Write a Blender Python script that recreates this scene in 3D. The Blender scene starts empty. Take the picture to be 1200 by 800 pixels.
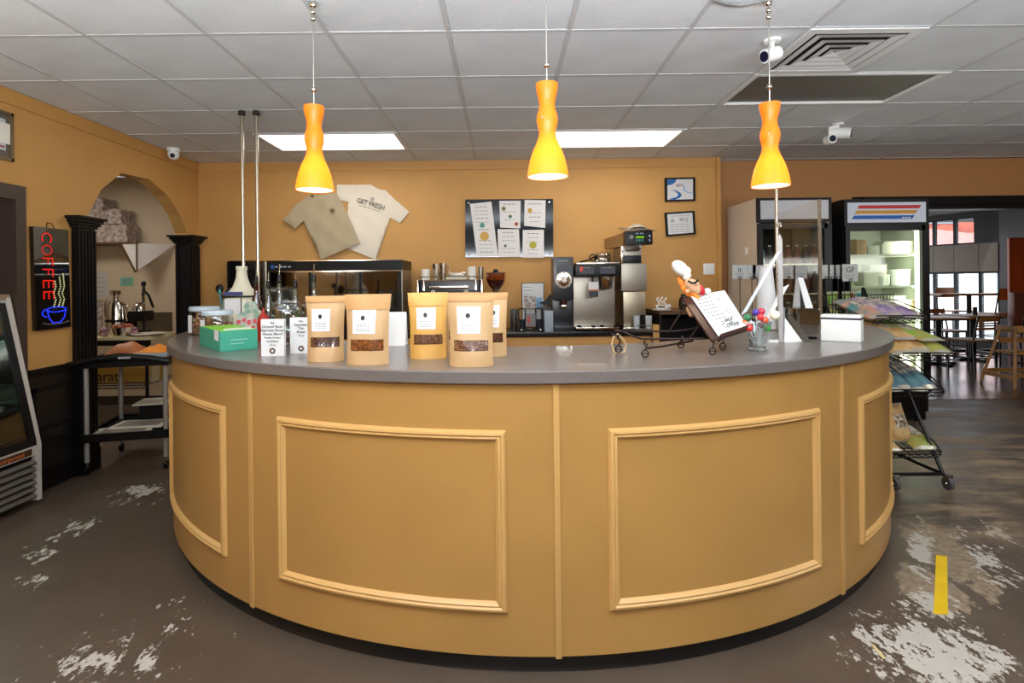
import bpy, bmesh, math, random
from mathutils import Vector, Matrix
random.seed(7)
PI = math.pi
# ------------------------------------------------------------------ camera
F, CX, CY, EYE = 644.0, 588.0, 330.0, 1.38      # focal length in pixels, principal point, eye height
ROLL = 0.0110
scn = bpy.context.scene
COL = scn.collection
cd = bpy.data.cameras.new('camera'); cam = bpy.data.objects.new('camera', cd); COL.objects.link(cam)
cd.sensor_width = 36; cd.sensor_fit = 'HORIZONTAL'; cd.lens = 36 * F / 1200
cd.shift_x = (600 - CX) / 1200; cd.shift_y = -(400 - CY) / 1200
cd.clip_start = .05; cd.clip_end = 200
cam.matrix_world = Matrix.Translation((0, 0, EYE)) @ Matrix.Rotation(PI / 2, 4, 'X') @ Matrix.Rotation(-ROLL, 4, 'Z')
scn.camera = cam
# ------------------------------------------------------------------ sky, exposure
w = bpy.data.worlds.new('sky'); scn.world = w; w.use_nodes = True
w.node_tree.nodes['Background'].inputs[0].default_value = (.86, .93, 1, 1)
w.node_tree.nodes['Background'].inputs[1].default_value = 4.0
scn.view_settings.view_transform = 'Standard'; scn.view_settings.look = 'None'
scn.view_settings.exposure = -0.1; scn.view_settings.gamma = 1.0
# ------------------------------------------------------------------ large lights
def area(name, loc, target, sx, sy, power, col=(1, 1, 1)):
    l = bpy.data.lights.new(name, 'AREA'); l.shape = 'RECTANGLE'; l.size = sx; l.size_y = sy; l.energy = power; l.color = col
    o = bpy.data.objects.new(name, l); COL.objects.link(o); o.location = loc
    o.rotation_euler = (Vector(target) - Vector(loc)).to_track_quat('-Z', 'Y').to_euler()
    return o
area('front_fill', (0.4, -2.2, 1.75), (0.3, 5, 1.2), 5.0, 1.7, 9, (.95, .98, 1))  # fill light added behind the camera; no window is modelled there
area('bounced_flash_fill', (0.3, .2, 1.85), (0.3, .52, 2.64), 3.6, .6, 225, (.88, .95, 1))  # floating upward fill added to brighten the ceiling, as bounced flash would
area('ceiling_uplight_fill', (5.2, 1.2, 1.6), (5.0, 1.5, 2.64), 2.0, .8, 70, (1, .97, .93))  # unseen upward fill added to lift the ceiling on the right
area('ceiling_uplight_fill', (-2.6, .9, 1.7), (-2.65, 1.15, 2.64), .6, .8, 26, (1, .97, .93))  # same kind of added fill, for the left side of the ceiling
area('photographer_flash', (-0.05, -0.12, 1.72), (0.2, 5, 1.55), .14, .11, 19, (1, .97, .93))
area('ceiling_lamp_and_fill', (-1.475, 4.9, 2.60), (-1.475, 4.9, 0), 1.15, .55, 7.5, (1, .97, .92))
area('ceiling_lamp_and_fill', (.965, 4.9, 2.60), (.965, 4.9, 0), 1.15, .55, 7.5, (1, .97, .92))
area('ceiling_lamp_and_fill', (-1.2, 0.6, 2.60), (-1.2, 0.6, 0), 1.2, .6, 16, (1, .98, .95))  # unseen light added over the front room, without a fixture
area('ceiling_lamp_and_fill', (2.4, 0.6, 2.60), (2.4, 0.6, 0), 1.2, .6, 16, (1, .98, .95))  # second added light over the front room, also without a fixture
area('ceiling_lamp_and_fill', (5.3, 2.4, 2.60), (5.3, 2.4, 0), 1.2, .6, 20, (1, .98, .95))  # added light out of view on the right, no fixture
area('back_room_fill', (-4.4, 4.9, 2.60), (-4.4, 4.9, 0), .6, .6, 20, (1, .96, .9))  # out-of-sight fill added to brighten the back room, no fixture
area('dining_window_daylight', (9.6, 10.3, 1.4), (5.5, 5.5, .2), 3.0, 1.6, 25, (.8, .9, 1))
# ------------------------------------------------------------------ pixel measure -> place in the room
ca, sa = math.cos(ROLL), math.sin(ROLL)
def uv(px, py):
    dx, dy = px - CX, CY - py
    return dx * ca + dy * sa, -dx * sa + dy * ca
def P(px, py, Y):
    u, v = uv(px, py); return Vector((u * Y / F, Y, EYE + v * Y / F))
def H(px, py, z):
    u, v = uv(px, py); Y = (z - EYE) * F / v; return Vector((u * Y / F, Y, z))
# ------------------------------------------------------------------ materials
def lin(c):
    return tuple(((x / 255) / 12.92 if x / 255 <= .04045 else ((x / 255 + .055) / 1.055) ** 2.4) for x in c) + (1,)
MATS = {}
def mat(name, col=(200, 200, 200), rough=.5, metal=0, bump=0, bscale=60, var=0, vscale=8, col2=None, emit=0, spec=None, trans=0, coat=0, stretch=None):
    if name in MATS: return MATS[name]
    m = bpy.data.materials.new(name); m.use_nodes = True; MATS[name] = m
    nt = m.node_tree; n = nt.nodes; l = nt.links; b = n['Principled BSDF']
    b.inputs['Base Color'].default_value = lin(col); b.inputs['Roughness'].default_value = rough; b.inputs['Metallic'].default_value = metal
    if spec is not None: b.inputs['Specular IOR Level'].default_value = spec
    if coat: b.inputs['Coat Weight'].default_value = coat
    if emit: b.inputs['Emission Color'].default_value = lin(col); b.inputs['Emission Strength'].default_value = emit
    tc = n.new('ShaderNodeTexCoord'); src = tc.outputs['Object']
    if stretch:
        mp = n.new('ShaderNodeMapping'); mp.inputs['Scale'].default_value = stretch; l.new(src, mp.inputs[0]); src = mp.outputs[0]
    if var or col2:
        no = n.new('ShaderNodeTexNoise'); no.inputs['Scale'].default_value = vscale; no.inputs['Detail'].default_value = 5; l.new(src, no.inputs[0])
        mx = n.new('ShaderNodeMix'); mx.data_type = 'RGBA'
        c2 = col2 if col2 else tuple(max(0, x * (1 - var)) for x in col)
        mx.inputs[6].default_value = lin(col); mx.inputs[7].default_value = lin(c2)
        rp = n.new('ShaderNodeMapRange'); rp.inputs[1].default_value = .38; rp.inputs[2].default_value = .62
        l.new(no.outputs['Fac'], rp.inputs[0]); l.new(rp.outputs[0], mx.inputs[0]); l.new(mx.outputs[2], b.inputs['Base Color'])
    if bump:
        nb = n.new('ShaderNodeTexNoise'); nb.inputs['Scale'].default_value = bscale; nb.inputs['Detail'].default_value = 4; l.new(src, nb.inputs[0])
        bp = n.new('ShaderNodeBump'); bp.inputs['Strength'].default_value = bump; bp.inputs['Distance'].default_value = .01
        l.new(nb.outputs['Fac'], bp.inputs['Height']); l.new(bp.outputs[0], b.inputs['Normal'])
    return m
def glass(name, tint=(235, 240, 240), alpha=.10, rough=.05, top=.45):
    if name in MATS: return MATS[name]
    m = bpy.data.materials.new(name); m.use_nodes = True; MATS[name] = m
    nt = m.node_tree; n = nt.nodes; l = nt.links; n.clear()
    out = n.new('ShaderNodeOutputMaterial'); mx = n.new('ShaderNodeMixShader'); tr = n.new('ShaderNodeBsdfTransparent'); gl = n.new('ShaderNodeBsdfGlossy')
    tr.inputs[0].default_value = lin(tint); gl.inputs['Roughness'].default_value = rough; gl.inputs[0].default_value = (.9, .9, .9, 1)
    fr = n.new('ShaderNodeLayerWeight'); fr.inputs[0].default_value = .35
    mr = n.new('ShaderNodeMapRange'); mr.inputs[3].default_value = alpha; mr.inputs[4].default_value = top
    l.new(fr.outputs['Facing'], mr.inputs[0]); l.new(mr.outputs[0], mx.inputs[0]); l.new(tr.outputs[0], mx.inputs[1]); l.new(gl.outputs[0], mx.inputs[2]); l.new(mx.outputs[0], out.inputs[0])
    return m
def emis(name, col, s):
    if name in MATS: return MATS[name]
    m = bpy.data.materials.new(name); m.use_nodes = True; MATS[name] = m
    nt = m.node_tree; n = nt.nodes; n.clear(); out = n.new('ShaderNodeOutputMaterial'); e = n.new('ShaderNodeEmission')
    e.inputs[0].default_value = lin(col); e.inputs[1].default_value = s; nt.links.new(e.outputs[0], out.inputs[0]); return m
black = mat('black_paint', (12, 11, 12), .42, spec=.28)
blackp = mat('black_plastic', (11, 11, 13), .34, spec=.28)
blackm = mat('black_metal', (14, 13, 13), .35, .3)
iron = mat('wrought_iron', (46, 28, 22), .45, .5)
steel = mat('brushed_steel', (150, 143, 132), .34, .85, .06, 40, stretch=(1, 1, .05))
chrome = mat('polished_chrome', (215, 210, 200), .12, 1)
white = mat('white_plastic', (235, 235, 232), .4)
paper = mat('white_paper', (222, 222, 222), .8)
cream = mat('cream_plastic', (226, 220, 196), .4)
ink = mat('dark_ink', (50, 50, 54), .8)
greyink = mat('grey_ink', (128, 130, 134), .8)
wallm = mat('tan_wall_paint', (203, 152, 84), .62, 0, .12, 45, .05, 1.5)
wood = mat('oak_wood', (176, 118, 60), .4, 0, .05, 60, col2=(140, 86, 40), vscale=6, stretch=(1, 1, 8))
clearg = glass('clear_glass'); paneg = glass('window_glass', (248, 250, 250), .04, .02); acryl = glass('clear_acrylic', (225, 230, 235), .18, .08)
# ------------------------------------------------------------------ mesh builder
class B:
    def __init__(s): s.bm = bmesh.new()
    def box(s, c, d, rot=None, bev=0, taper=None):
        r = bmesh.ops.create_cube(s.bm, size=1); vs = r['verts']
        for v in vs:
            t = 1
            if taper and v.co.z > 0: t = taper
            v.co = Vector((v.co.x * d[0] * t, v.co.y * d[1] * t, v.co.z * d[2]))
        if bev:
            es = list({e for v in vs for e in v.link_edges})
            g = bmesh.ops.bevel(s.bm, geom=es, offset=bev, segments=2, affect='EDGES', profile=.7)
            vs = list({v for f in g['faces'] for v in f.verts} | {v for v in vs if v.is_valid})
        M = Matrix.Translation(c)
        if rot is not None: M = M @ (rot.to_4x4() if isinstance(rot, Matrix) else Matrix.Rotation(rot, 4, 'Z'))
        bmesh.ops.transform(s.bm, matrix=M, verts=vs); return s
    def b2(s, a, b, bev=0):
        return s.box([(a[i] + b[i]) / 2 for i in range(3)], [abs(b[i] - a[i]) for i in range(3)], bev=bev)
    def cyl(s, a, b, r, r2=None, n=16, cap=True):
        a, b = Vector(a), Vector(b); r2 = r if r2 is None else r2; d = b - a; q = d.to_track_quat('Z', 'Y').to_matrix()
        A = [s.bm.verts.new(a + q @ Vector((r * math.cos(2 * PI * i / n), r * math.sin(2 * PI * i / n), 0))) for i in range(n)]
        C = [s.bm.verts.new(b + q @ Vector((r2 * math.cos(2 * PI * i / n), r2 * math.sin(2 * PI * i / n), 0))) for i in range(n)]
        for i in range(n): s.bm.faces.new((A[i], A[(i + 1) % n], C[(i + 1) % n], C[i]))
        if cap: s.bm.faces.new(A[::-1]); s.bm.faces.new(C)
        return s
    def lathe(s, prof, c=(0, 0, 0), n=24, M=None):
        c = Vector(c); rings = []
        for r, z in prof:
            rings.append([s.bm.verts.new((M @ Vector((max(r, 1e-5) * math.cos(2 * PI * i / n), max(r, 1e-5) * math.sin(2 * PI * i / n), z)) if M else Vector((max(r, 1e-5) * math.cos(2 * PI * i / n), max(r, 1e-5) * math.sin(2 * PI * i / n), z))) + c) for i in range(n)])
        for a, b in zip(rings, rings[1:]):
            for i in range(n): s.bm.faces.new((a[i], a[(i + 1) % n], b[(i + 1) % n], b[i]))
        return s
    def ball(s, c, r, n=12, sc=(1, 1, 1)):
        g = bmesh.ops.create_uvsphere(s.bm, u_segments=n, v_segments=max(6, n // 2 + 2), radius=r)
        bmesh.ops.transform(s.bm, matrix=Matrix.Translation(c) @ Matrix.Diagonal((*sc, 1)), verts=g['verts']); return s
    def tube(s, pts, r, n=8, closed=False):
        pts = [Vector(p) for p in pts]; L = len(pts); rings = []; up = None
        for i, p in enumerate(pts):
            if closed: d = pts[(i + 1) % L] - pts[i - 1]
            else: d = pts[min(i + 1, L - 1)] - pts[max(i - 1, 0)]
            d.normalize()
            if up is None:
                up = Vector((0, 0, 1)) if abs(d.z) < .9 else Vector((1, 0, 0))
            x = d.cross(up)
            if x.length < 1e-4: x = d.cross(Vector((0, 1, 0)))
            x.normalize(); y = x.cross(d).normalized(); up = y
            rings.append([s.bm.verts.new(p + (x * math.cos(2 * PI * k / n) + y * math.sin(2 * PI * k / n)) * r) for k in range(n)])
        seq = list(zip(rings, rings[1:])) + ([(rings[-1], rings[0])] if closed else [])
        for a, b in seq:
            for k in range(n): s.bm.faces.new((a[k], a[(k + 1) % n], b[(k + 1) % n], b[k]))
        if not closed: s.bm.faces.new(rings[0][::-1]); s.bm.faces.new(rings[-1])
        return s
    def prism(s, poly, t, M=None):
        """2-D outline (x, z) given thickness t along +y"""
        A = [Vector((p[0], 0, p[1])) for p in poly]; Bq = [Vector((p[0], t, p[1])) for p in poly]
        if M: A = [M @ v for v in A]; Bq = [M @ v for v in Bq]
        a = [s.bm.verts.new(v) for v in A]; b = [s.bm.verts.new(v) for v in Bq]; k = len(a)
        s.bm.faces.new(a); s.bm.faces.new(b[::-1])
        for i in range(k): s.bm.faces.new((a[(i + 1) % k], a[i], b[i], b[(i + 1) % k]))
        return s
    def grid(s, fn, nu, nv):
        g = [[s.bm.verts.new(fn(i / nu, j / nv)) for i in range(nu + 1)] for j in range(nv + 1)]
        for j in range(nv):
            for i in range(nu): s.bm.faces.new((g[j][i], g[j][i + 1], g[j + 1][i + 1], g[j + 1][i]))
        return s
    def build(s, name, m, parent=None, smooth=35, loc=None, M=None, weld=False):
        if weld: bmesh.ops.remove_doubles(s.bm, verts=s.bm.verts, dist=1e-5)
        bmesh.ops.recalc_face_normals(s.bm, faces=s.bm.faces)
        me = bpy.data.meshes.new(name); s.bm.to_mesh(me); s.bm.free()
        me.materials.append(m)
        if smooth: me.shade_smooth(); me.set_sharp_from_angle(angle=math.radians(smooth))
        o = bpy.data.objects.new(name, me); COL.objects.link(o)
        if parent: o.parent = parent
        if loc is not None: o.location = loc
        if M is not None: o.matrix_local = M
        return o
def tag(o, label, cat, group=None):
    o['label'] = label; o['category'] = cat
    if group: o['group'] = group
    return o
def thing(name, label, cat, loc=(0, 0, 0), rz=0, group=None):
    o = bpy.data.objects.new(name, None); o.empty_display_size = .05; COL.objects.link(o); o.location = loc; o.rotation_euler = (0, 0, rz)
    return tag(o, label, cat, group)
def S(o):
    o['kind'] = 'structure'; return o
def stuff(o):
    o['kind'] = 'stuff'; return o
def copy(root, loc, rz=None, label=None):
    r = root.copy(); COL.objects.link(r); r.location = loc
    if rz is not None: r.rotation_euler = (0, 0, rz)
    if label: r['label'] = label
    for c in list(root.children):
        d = c.copy(); COL.objects.link(d); d.parent = r
        for g in c.children:
            e = g.copy(); COL.objects.link(e); e.parent = d
    return r
def text(name, s, size, m, M, parent=None, ext=.0006, align='CENTER', sp=1.0, bold=0):
    """flat lettering standing in the local x-z plane, facing -y"""
    c = bpy.data.curves.new(name, 'FONT'); c.body = s; c.size = size; c.extrude = ext; c.offset = bold; c.align_x = align; c.align_y = 'CENTER'; c.space_line = sp
    t = bpy.data.objects.new(name, c); COL.objects.link(t)
    dg = bpy.context.evaluated_depsgraph_get(); me = bpy.data.meshes.new_from_object(t.evaluated_get(dg))
    bpy.data.objects.remove(t); bpy.data.curves.remove(c)
    me.name = name; me.transform(M @ Matrix.Rotation(PI / 2, 4, 'X')); me.materials.clear(); me.materials.append(m)
    o = bpy.data.objects.new(name, me); COL.objects.link(o)
    if parent: o.parent = parent
    return o
T = Matrix.Translation
def R(a, ax): return Matrix.Rotation(a, 4, ax)
# ================================================================== SETTING
CEIL = 2.643; WL = -3.14; WB = 5.71; WR = 5.88
# floor ---------------------------------------------------------------
def floor_mat():
    m = bpy.data.materials.new('worn_painted_concrete'); m.use_nodes = True; nt = m.node_tree; n = nt.nodes; l = nt.links; b = n['Principled BSDF']
    tc = n.new('ShaderNodeTexCoord')
    def noise(sc, det=6, st=None, rough=.6):
        x = n.new('ShaderNodeTexNoise'); x.inputs['Scale'].default_value = sc; x.inputs['Detail'].default_value = det; x.inputs['Roughness'].default_value = rough
        if st:
            mp = n.new('ShaderNodeMapping'); mp.inputs['Scale'].default_value = st[:3]
            if len(st) > 3: mp.inputs['Rotation'].default_value = (0, 0, st[3])
            l.new(tc.outputs['Object'], mp.inputs[0]); l.new(mp.outputs[0], x.inputs[0])
        else: l.new(tc.outputs['Object'], x.inputs[0])
        return x.outputs['Fac']
    def math_(op, a, c=0.0, clamp=False):
        x = n.new('ShaderNodeMath'); x.operation = op; x.use_clamp = clamp
        for i, q in enumerate((a, c)):
            if isinstance(q, (int, float)): x.inputs[i].default_value = q
            else: l.new(q, x.inputs[i])
        return x.outputs[0]
    def blob(cx, cy, rx, ry, rot, lo=1.0):
        mp = n.new('ShaderNodeMapping'); mp.vector_type = 'TEXTURE'; mp.inputs['Location'].default_value = (cx, cy, 0); mp.inputs['Rotation'].default_value = (0, 0, rot); mp.inputs['Scale'].default_value = (rx, ry, 1)
        l.new(tc.outputs['Object'], mp.inputs[0]); ln = n.new('ShaderNodeVectorMath'); ln.operation = 'LENGTH'; l.new(mp.outputs[0], ln.inputs[0])
        return math_('SUBTRACT', lo, ln.outputs['Value'], True)
    def mixc(fac, a, c):
        x = n.new('ShaderNodeMix'); x.data_type = 'RGBA'; l.new(fac, x.inputs[0])
        for i, q in ((6, a), (7, c)):
            if isinstance(q, tuple): x.inputs[i].default_value = lin(q)
            else: l.new(q, x.inputs[i])
        return x.outputs[2]
    def step(v, a, c):
        x = n.new('ShaderNodeMapRange'); x.inputs[1].default_value = a; x.inputs[2].default_value = c; l.new(v, x.inputs[0]); return x.outputs[0]
    base = mixc(step(noise(1.3, 4), .35, .65), (94, 80, 68), (80, 67, 57))
    # worn-through patches, where the coating has flaked to pale concrete
    fl = noise(34, 8, (1, .55, 1, .3), .72); fl2 = noise(12, 7, (1, .6, 1, -.4), .7); big = noise(1.1, 5)
    # H(x, y, 0) of the wear in the photograph
    P1 = [BL for BL in WEAR]
    def total(lst):
        acc = None
        for (cx, cy, rx, ry, rot, s) in lst:
            q = math_('MULTIPLY', blob(cx, cy, rx, ry, rot), s); acc = q if acc is None else math_('MAXIMUM', acc, q)
        return acc
    flakes = math_('ADD', math_('MULTIPLY', math_('MINIMUM', total(WEAR), .8), .5), math_('MULTIPLY', math_('SUBTRACT', math_('ADD', math_('MULTIPLY', fl, .5), math_('MULTIPLY', fl2, .5)), .5), 2.2))
    fm = step(flakes, .27, .31)
    fm = math_('MULTIPLY', fm, step(total(WEAR), .0, .06))
    solid = step(math_('ADD', total(BARE), math_('MULTIPLY', math_('SUBTRACT', math_('ADD', math_('MULTIPLY', fl2, .6), math_('MULTIPLY', noise(4, 6), .4)), .5), 2.6)), .28, .31); solid = math_('MULTIPLY', solid, step(total(BARE), 0, .05))
    c1 = mixc(solid, base, mixc(step(noise(30, 5), .4, .62), (152, 134, 112), (128, 111, 92)))
    c2 = mixc(fm, c1, (186, 180, 170))
    # dusty tan wear towards the dining room
    du = math_('MULTIPLY', step(noise(3.2, 8, (.5, 1.6, 1, .25), .75), .44, .60), step(total(DUST), .0, .35))
    c3 = mixc(math_('MULTIPLY', du, .8), c2, (172, 148, 122))
    l.new(c3, b.inputs['Base Color'])
    ro = n.new('ShaderNodeMapRange'); ro.inputs[3].default_value = .3; ro.inputs[4].default_value = .46; l.new(noise(5, 4), ro.inputs[0])
    rr = math_('ADD', ro.outputs[0], math_('MULTIPLY', math_('MAXIMUM', math_('MAXIMUM', fm, solid), du), .25)); l.new(rr, b.inputs['Roughness'])
    bp = n.new('ShaderNodeBump'); bp.inputs['Strength'].default_value = .07; bp.inputs['Distance'].default_value = .003
    l.new(math_('SUBTRACT', noise(7, 5), math_('MULTIPLY', fm, .6)), bp.inputs['Height']); l.new(bp.outputs[0], b.inputs['Normal'])
    return m
def g(x, y): return H(x, y, 0)
def bl(x, y, rx, ry, rot=0, s=1): p = g(x, y); return (p.x, p.y, rx, ry, rot, s)
def sg(x0, y0, x1, y1, wd, s=1):
    a, b = g(x0, y0), g(x1, y1); d = b - a; return ((a.x + b.x) / 2, (a.y + b.y) / 2, d.length / 2 * (1.3 if s != 1 or wd < .16 else 1), wd * 1.75 if wd != .17 else wd * 1.15, math.atan2(d.y, d.x), min(1, s * 1.15))
WEAR = [sg(1010, 790, 1170, 740, .22, .95), sg(1040, 735, 1200, 800, .25, .8), sg(1062, 690, 1130, 730, .12, 1), sg(1075, 600, 1085, 700, .05, .8), sg(1120, 610, 1200, 720, .08, .7), sg(1150, 605, 1200, 650, .12, .5),
  sg(60, 790, 130, 765, .10, .95), sg(60, 790, 110, 775, .06, 1), sg(145, 778, 195, 768, .07, .8), sg(140, 585, 195, 565, .16, .8), sg(20, 660, 75, 640, .12, .66), sg(60, 640, 110, 600, .1, .6), sg(20, 690, 60, 670, .12, .55), sg(110, 600, 190, 570, .25, .4), sg(150, 740, 250, 720, .2, .35), sg(20, 770, 240, 790, .35, .35)]
BARE = [sg(1050, 596, 1185, 722, .17, 1), sg(1068, 660, 1120, 725, .1, .9)]
DUST = [bl(1150, 530, 1.3, .9, 0, 1), bl(1110, 480, 1.1, .8, 0, 1), bl(1180, 560, .9, .6, 0, 1), bl(1110, 600, .5, .5, 0, .6)]
S(B().b2((-7, -3.2, -.1), (13, 12.6, 0)).build('floor', floor_mat(), smooth=0))
_p = mat('glossy_dining_floor', (112, 74, 54), .16, 0, .06, 6, .25, 3)
S(B().b2((3.7, 6.18, 0), (12.5, 12.55, .004)).build('floor_dining', _p, smooth=0))
# walls ---------------------------------------------------------------
AR = [(4.16, 1.90), (4.32, 2.14), (4.555, 2.314), (4.92, 2.33), (5.185, 2.225), (5.378, 2.065), (5.495, 1.90)]
def wall_strip(bm_, x0, x1, segs):
    for (ya, yb, za, zb, ta, tb) in segs:     # bottom heights za, zb; top ta, tb
        bm_.prism([(0, za), (yb - ya, zb), (yb - ya, tb), (0, ta)], x1 - x0, T((x0, ya, 0)) @ Matrix(((0, 1, 0, 0), (1, 0, 0, 0), (0, 0, 1, 0), (0, 0, 0, 1))))
segs = [(-3.2, 1.95, 0, 0, CEIL, CEIL), (1.95, 3.57, 1.94, 1.94, CEIL, CEIL), (3.57, 4.16, 0, 0, CEIL, CEIL), (5.495, WB, 0, 0, CEIL, CEIL)]
for a, b in zip(AR, AR[1:]): segs.append((a[0], b[0], a[1], b[1], CEIL, CEIL))
wb = B(); wall_strip(wb, WL - .12, WL, segs); wall_left = S(wb.build('wall_left', wallm, smooth=0))
S(B().b2((WL - .12, WB, 0), (2.27, WB + .14, CEIL)).build('wall_back', wallm, smooth=0))
# right-hand part of the back wall, with the wide opening to the dining room
OX0 = 3.86; OZ = 2.155
wr = B(); wr.b2((2.27, WR, 0), (OX0, WR + .14, CEIL)); wr.b2((OX0, WR, OZ), (9.0, WR + .14, CEIL)); wr.b2((9.0, WR, 0), (9.14, WR + .14, CEIL))
S(wr.build('wall_back_right', mat('brown_tan_wall_paint', (178, 126, 74), .62, 0, .12, 45), smooth=0))
S(B().b2((9.14, -3.2, 0), (9.28, WR + .14, CEIL)).build('wall_right', wallm, smooth=0))
S(B().b2((-3.3, -3.34, 0), (9.28, -3.2, CEIL)).build('wall_front', wallm, smooth=0))
# trim board under the ceiling
trm = mat('tan_trim_paint', (196, 145, 78), .5)
o = B(); o.b2((WL, -3.2, CEIL - .095), (WL + .014, WB, CEIL)); S(o.build('trim_1', trm, smooth=0))
o = B(); o.b2((WL + .014, WB - .014, CEIL - .095), (2.284, WB, CEIL)); S(o.build('trim_2', trm, smooth=0))
S(B().b2((2.235, WB - .028, 0), (2.275, WB, CEIL)).build('trim_3', trm, smooth=0))
# black frame of the dining-room opening
o = B(); o.b2((OX0 - .03, WR - .03, OZ), (9.0, WR, OZ + .085)); o.b2((OX0 - .1, WR - .03, 0), (OX0, WR, OZ + .085)); o.b2((OX0, WR, OZ - .05), (9, WR + .16, OZ)); o.b2((OX0 - .02, WR, 0), (OX0 + .03, WR + .16, OZ))
S(o.build('trim_4', black, smooth=0))
# wainscot on the left wall
t = S(B().b2((WL, 3.60, 0), (WL + .012, 4.16, .80)).build('wainscot', mat('black_wainscot_paint', (22, 20, 20), .3), smooth=0))
o = B(); o.b2((WL + .012, 3.60, .80), (WL + .045, 4.16, .83)); o.b2((WL + .012, 3.60, .775), (WL + .03, 4.16, .80)); o.build('chair_rail', black, t, 0)
o = B()
for z0, z1 in ((.40, .70),):
    for a, b_ in (((3.64, z0), (4.02, z0 + .025)), ((3.64, z1 - .025), (4.02, z1)), ((3.64, z0), (3.665, z1)), ((3.995, z0), (4.02, z1))): o.b2((WL + .012, a[0], a[1]), (WL + .03, b_[0], b_[1]))
o.build('panel_moulding', black, t, 0)
S(B().b2((WL + .012, 3.60, 0), (WL + .028, 4.05, .13)).build('baseboard_left', black, smooth=0))
# dark recess with the frame the display case stands in
o = B(); o.b2((WL, 3.525, 0), (WL + .03, 3.60, 2.035)); o.b2((WL, 1.9, 1.94), (WL + .03, 3.525, 2.035)); o.b2((WL - .12, 3.53, 0), (WL, 3.57, 1.94))
S(o.build('door_1', mat('dark_brown_frame', (66, 52, 44), .45), smooth=0))
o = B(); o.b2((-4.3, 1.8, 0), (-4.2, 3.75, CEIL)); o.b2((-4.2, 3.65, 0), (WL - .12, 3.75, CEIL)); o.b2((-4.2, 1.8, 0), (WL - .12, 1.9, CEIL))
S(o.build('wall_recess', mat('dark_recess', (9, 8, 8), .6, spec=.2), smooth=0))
# back room seen through the arch
alc = mat('beige_wall_paint', (196, 174, 144), .65, 0, .08, 40)
o = B(); o.b2((-6.2, 6.4, 0), (WL - .12, 6.5, CEIL)); o.b2((-6.3, 3.75, 0), (-6.2, 6.5, CEIL)); o.b2((WL - .12, WB + .14, 0), (WL, 6.5, CEIL)); o.b2((-6.2, 3.75, 0), (-4.2, 3.85, CEIL))
S(o.build('wall_back_room', alc, smooth=0))
S(B().b2((-6.2, 6.385, 0), (WL - .12, 6.4, .10)).build('baseboard_back_room', mat('dark_baseboard', (48, 36, 26), .5), smooth=0))
# fluted columns ------------------------------------------------------
def column(name, y0, y1, x0, x1, ztop):
    c = S(B().b2((x0 + .012, y0 + .012, 0), (x1 - .012, y1 - .012, ztop - .05)).build(name, black, smooth=0))
    o = B(); k = max(4, int((y1 - y0) / .028)); dy = (y1 - y0) / k
    for i in range(k): o.box((x1 - .011, y0 + dy * (i + .5), (ztop - .1) / 2 + .05), (.02, dy * .5, ztop - .2), bev=.003)
    for x in (x0 + .02, x1 - .025): o.box((x, y0 + .008, (ztop - .1) / 2 + .05), (.02, .016, ztop - .2), bev=.003)
    o.build('fluting', black, c, 30)
    o = B()
    for e, za, zb in ((.006, .0, .16), (.0, .16, .19)): o.b2((x0 - e, y0 - e, za), (x1 + e, y1 + e, zb))
    o.build('plinth', black, c, 0)
    o = B()
    for e, za, zb in ((.004, ztop - .085, ztop - .065), (.016, ztop - .065, ztop - .045), (.03, ztop - .045, ztop - .022), (.048, ztop - .022, ztop)): o.b2((x0 - e, y0 - e, za), (x1 + e, y1 + e, zb), bev=.003)
    o.build('capital', black, c, 0)
column('column_left', 4.0, 4.19, WL - .11, WL + .06, 1.895)
column('column_right', 5.44, 5.6, WL - .10, WL + .075, 1.875)
# ceiling -------------------------------------------------------------
cm = mat('ceiling_tile_paint', (222, 226, 230), .75, 0, .25, 90, .04, 2)
gridm = mat('ceiling_grid_paint', (196, 198, 200), .45)
ceil = S(B().b2((-7, -3.3, CEIL + .03), (13, 12.6, CEIL + .12)).build('ceiling', cm, smooth=0))
TX0, TY0, TW = -.255, 2.775, .61
proto = None
skip = {(k, 3) for k in (-3, -2, 1, 2)} | {(3, 0), (3, 1), (4, 1)}
xs = [max(WL, TX0 + TW * i) for i in range(-5, 16)]
def tile(x0, x1, y0, y1):
    global proto
    w_, d_ = x1 - x0, y1 - y0
    if abs(w_ - TW) < .01 and abs(d_ - TW) < .01:
        if proto is None:
            proto = B().box((0, 0, .0), (TW - .022, TW - .022, .02), bev=.004).build('ceiling_tile', cm, ceil, 0)
            proto.location = ((x0 + x1) / 2, (y0 + y1) / 2, CEIL + .013); return
        o = proto.copy(); COL.objects.link(o); o.location = ((x0 + x1) / 2, (y0 + y1) / 2, CEIL + .013 + random.uniform(-.0015, .001)); return
    if w_ < .04 or d_ < .04: return
    o = B().box((0, 0, 0), (w_ - .022, d_ - .022, .02), bev=.004).build('ceiling_tile', cm, ceil, 0); o.location = ((x0 + x1) / 2, (y0 + y1) / 2, CEIL + .013)
for i in range(-5, 15):
    for j in range(-3, 6):
        x0 = max(WL, TX0 + TW * i); x1 = TX0 + TW * (i + 1); y0 = TY0 + TW * j; y1 = min(TY0 + TW * (j + 1), WB if x1 <= 2.27 else WR)
        if x1 <= x0 or y1 <= y0 or (i, j) in skip or x1 > 9.14: continue
        tile(x0, x1, y0, y1)
o = B()
for i in range(-4, 15):
    x = TX0 + TW * i; cuts = {-2: [(4.605, 5.215)], 2: [(4.605, 5.215)], 4: [(3.385, 3.995)]}.get(i, [])
    y = -3.2
    for c0, c1 in cuts: o.b2((x - .011, y, CEIL), (x + .011, c0 - .002, CEIL + .02)); y = c1 + .002
    o.b2((x - .011, y, CEIL), (x + .011, WR, CEIL + .02))
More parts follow.
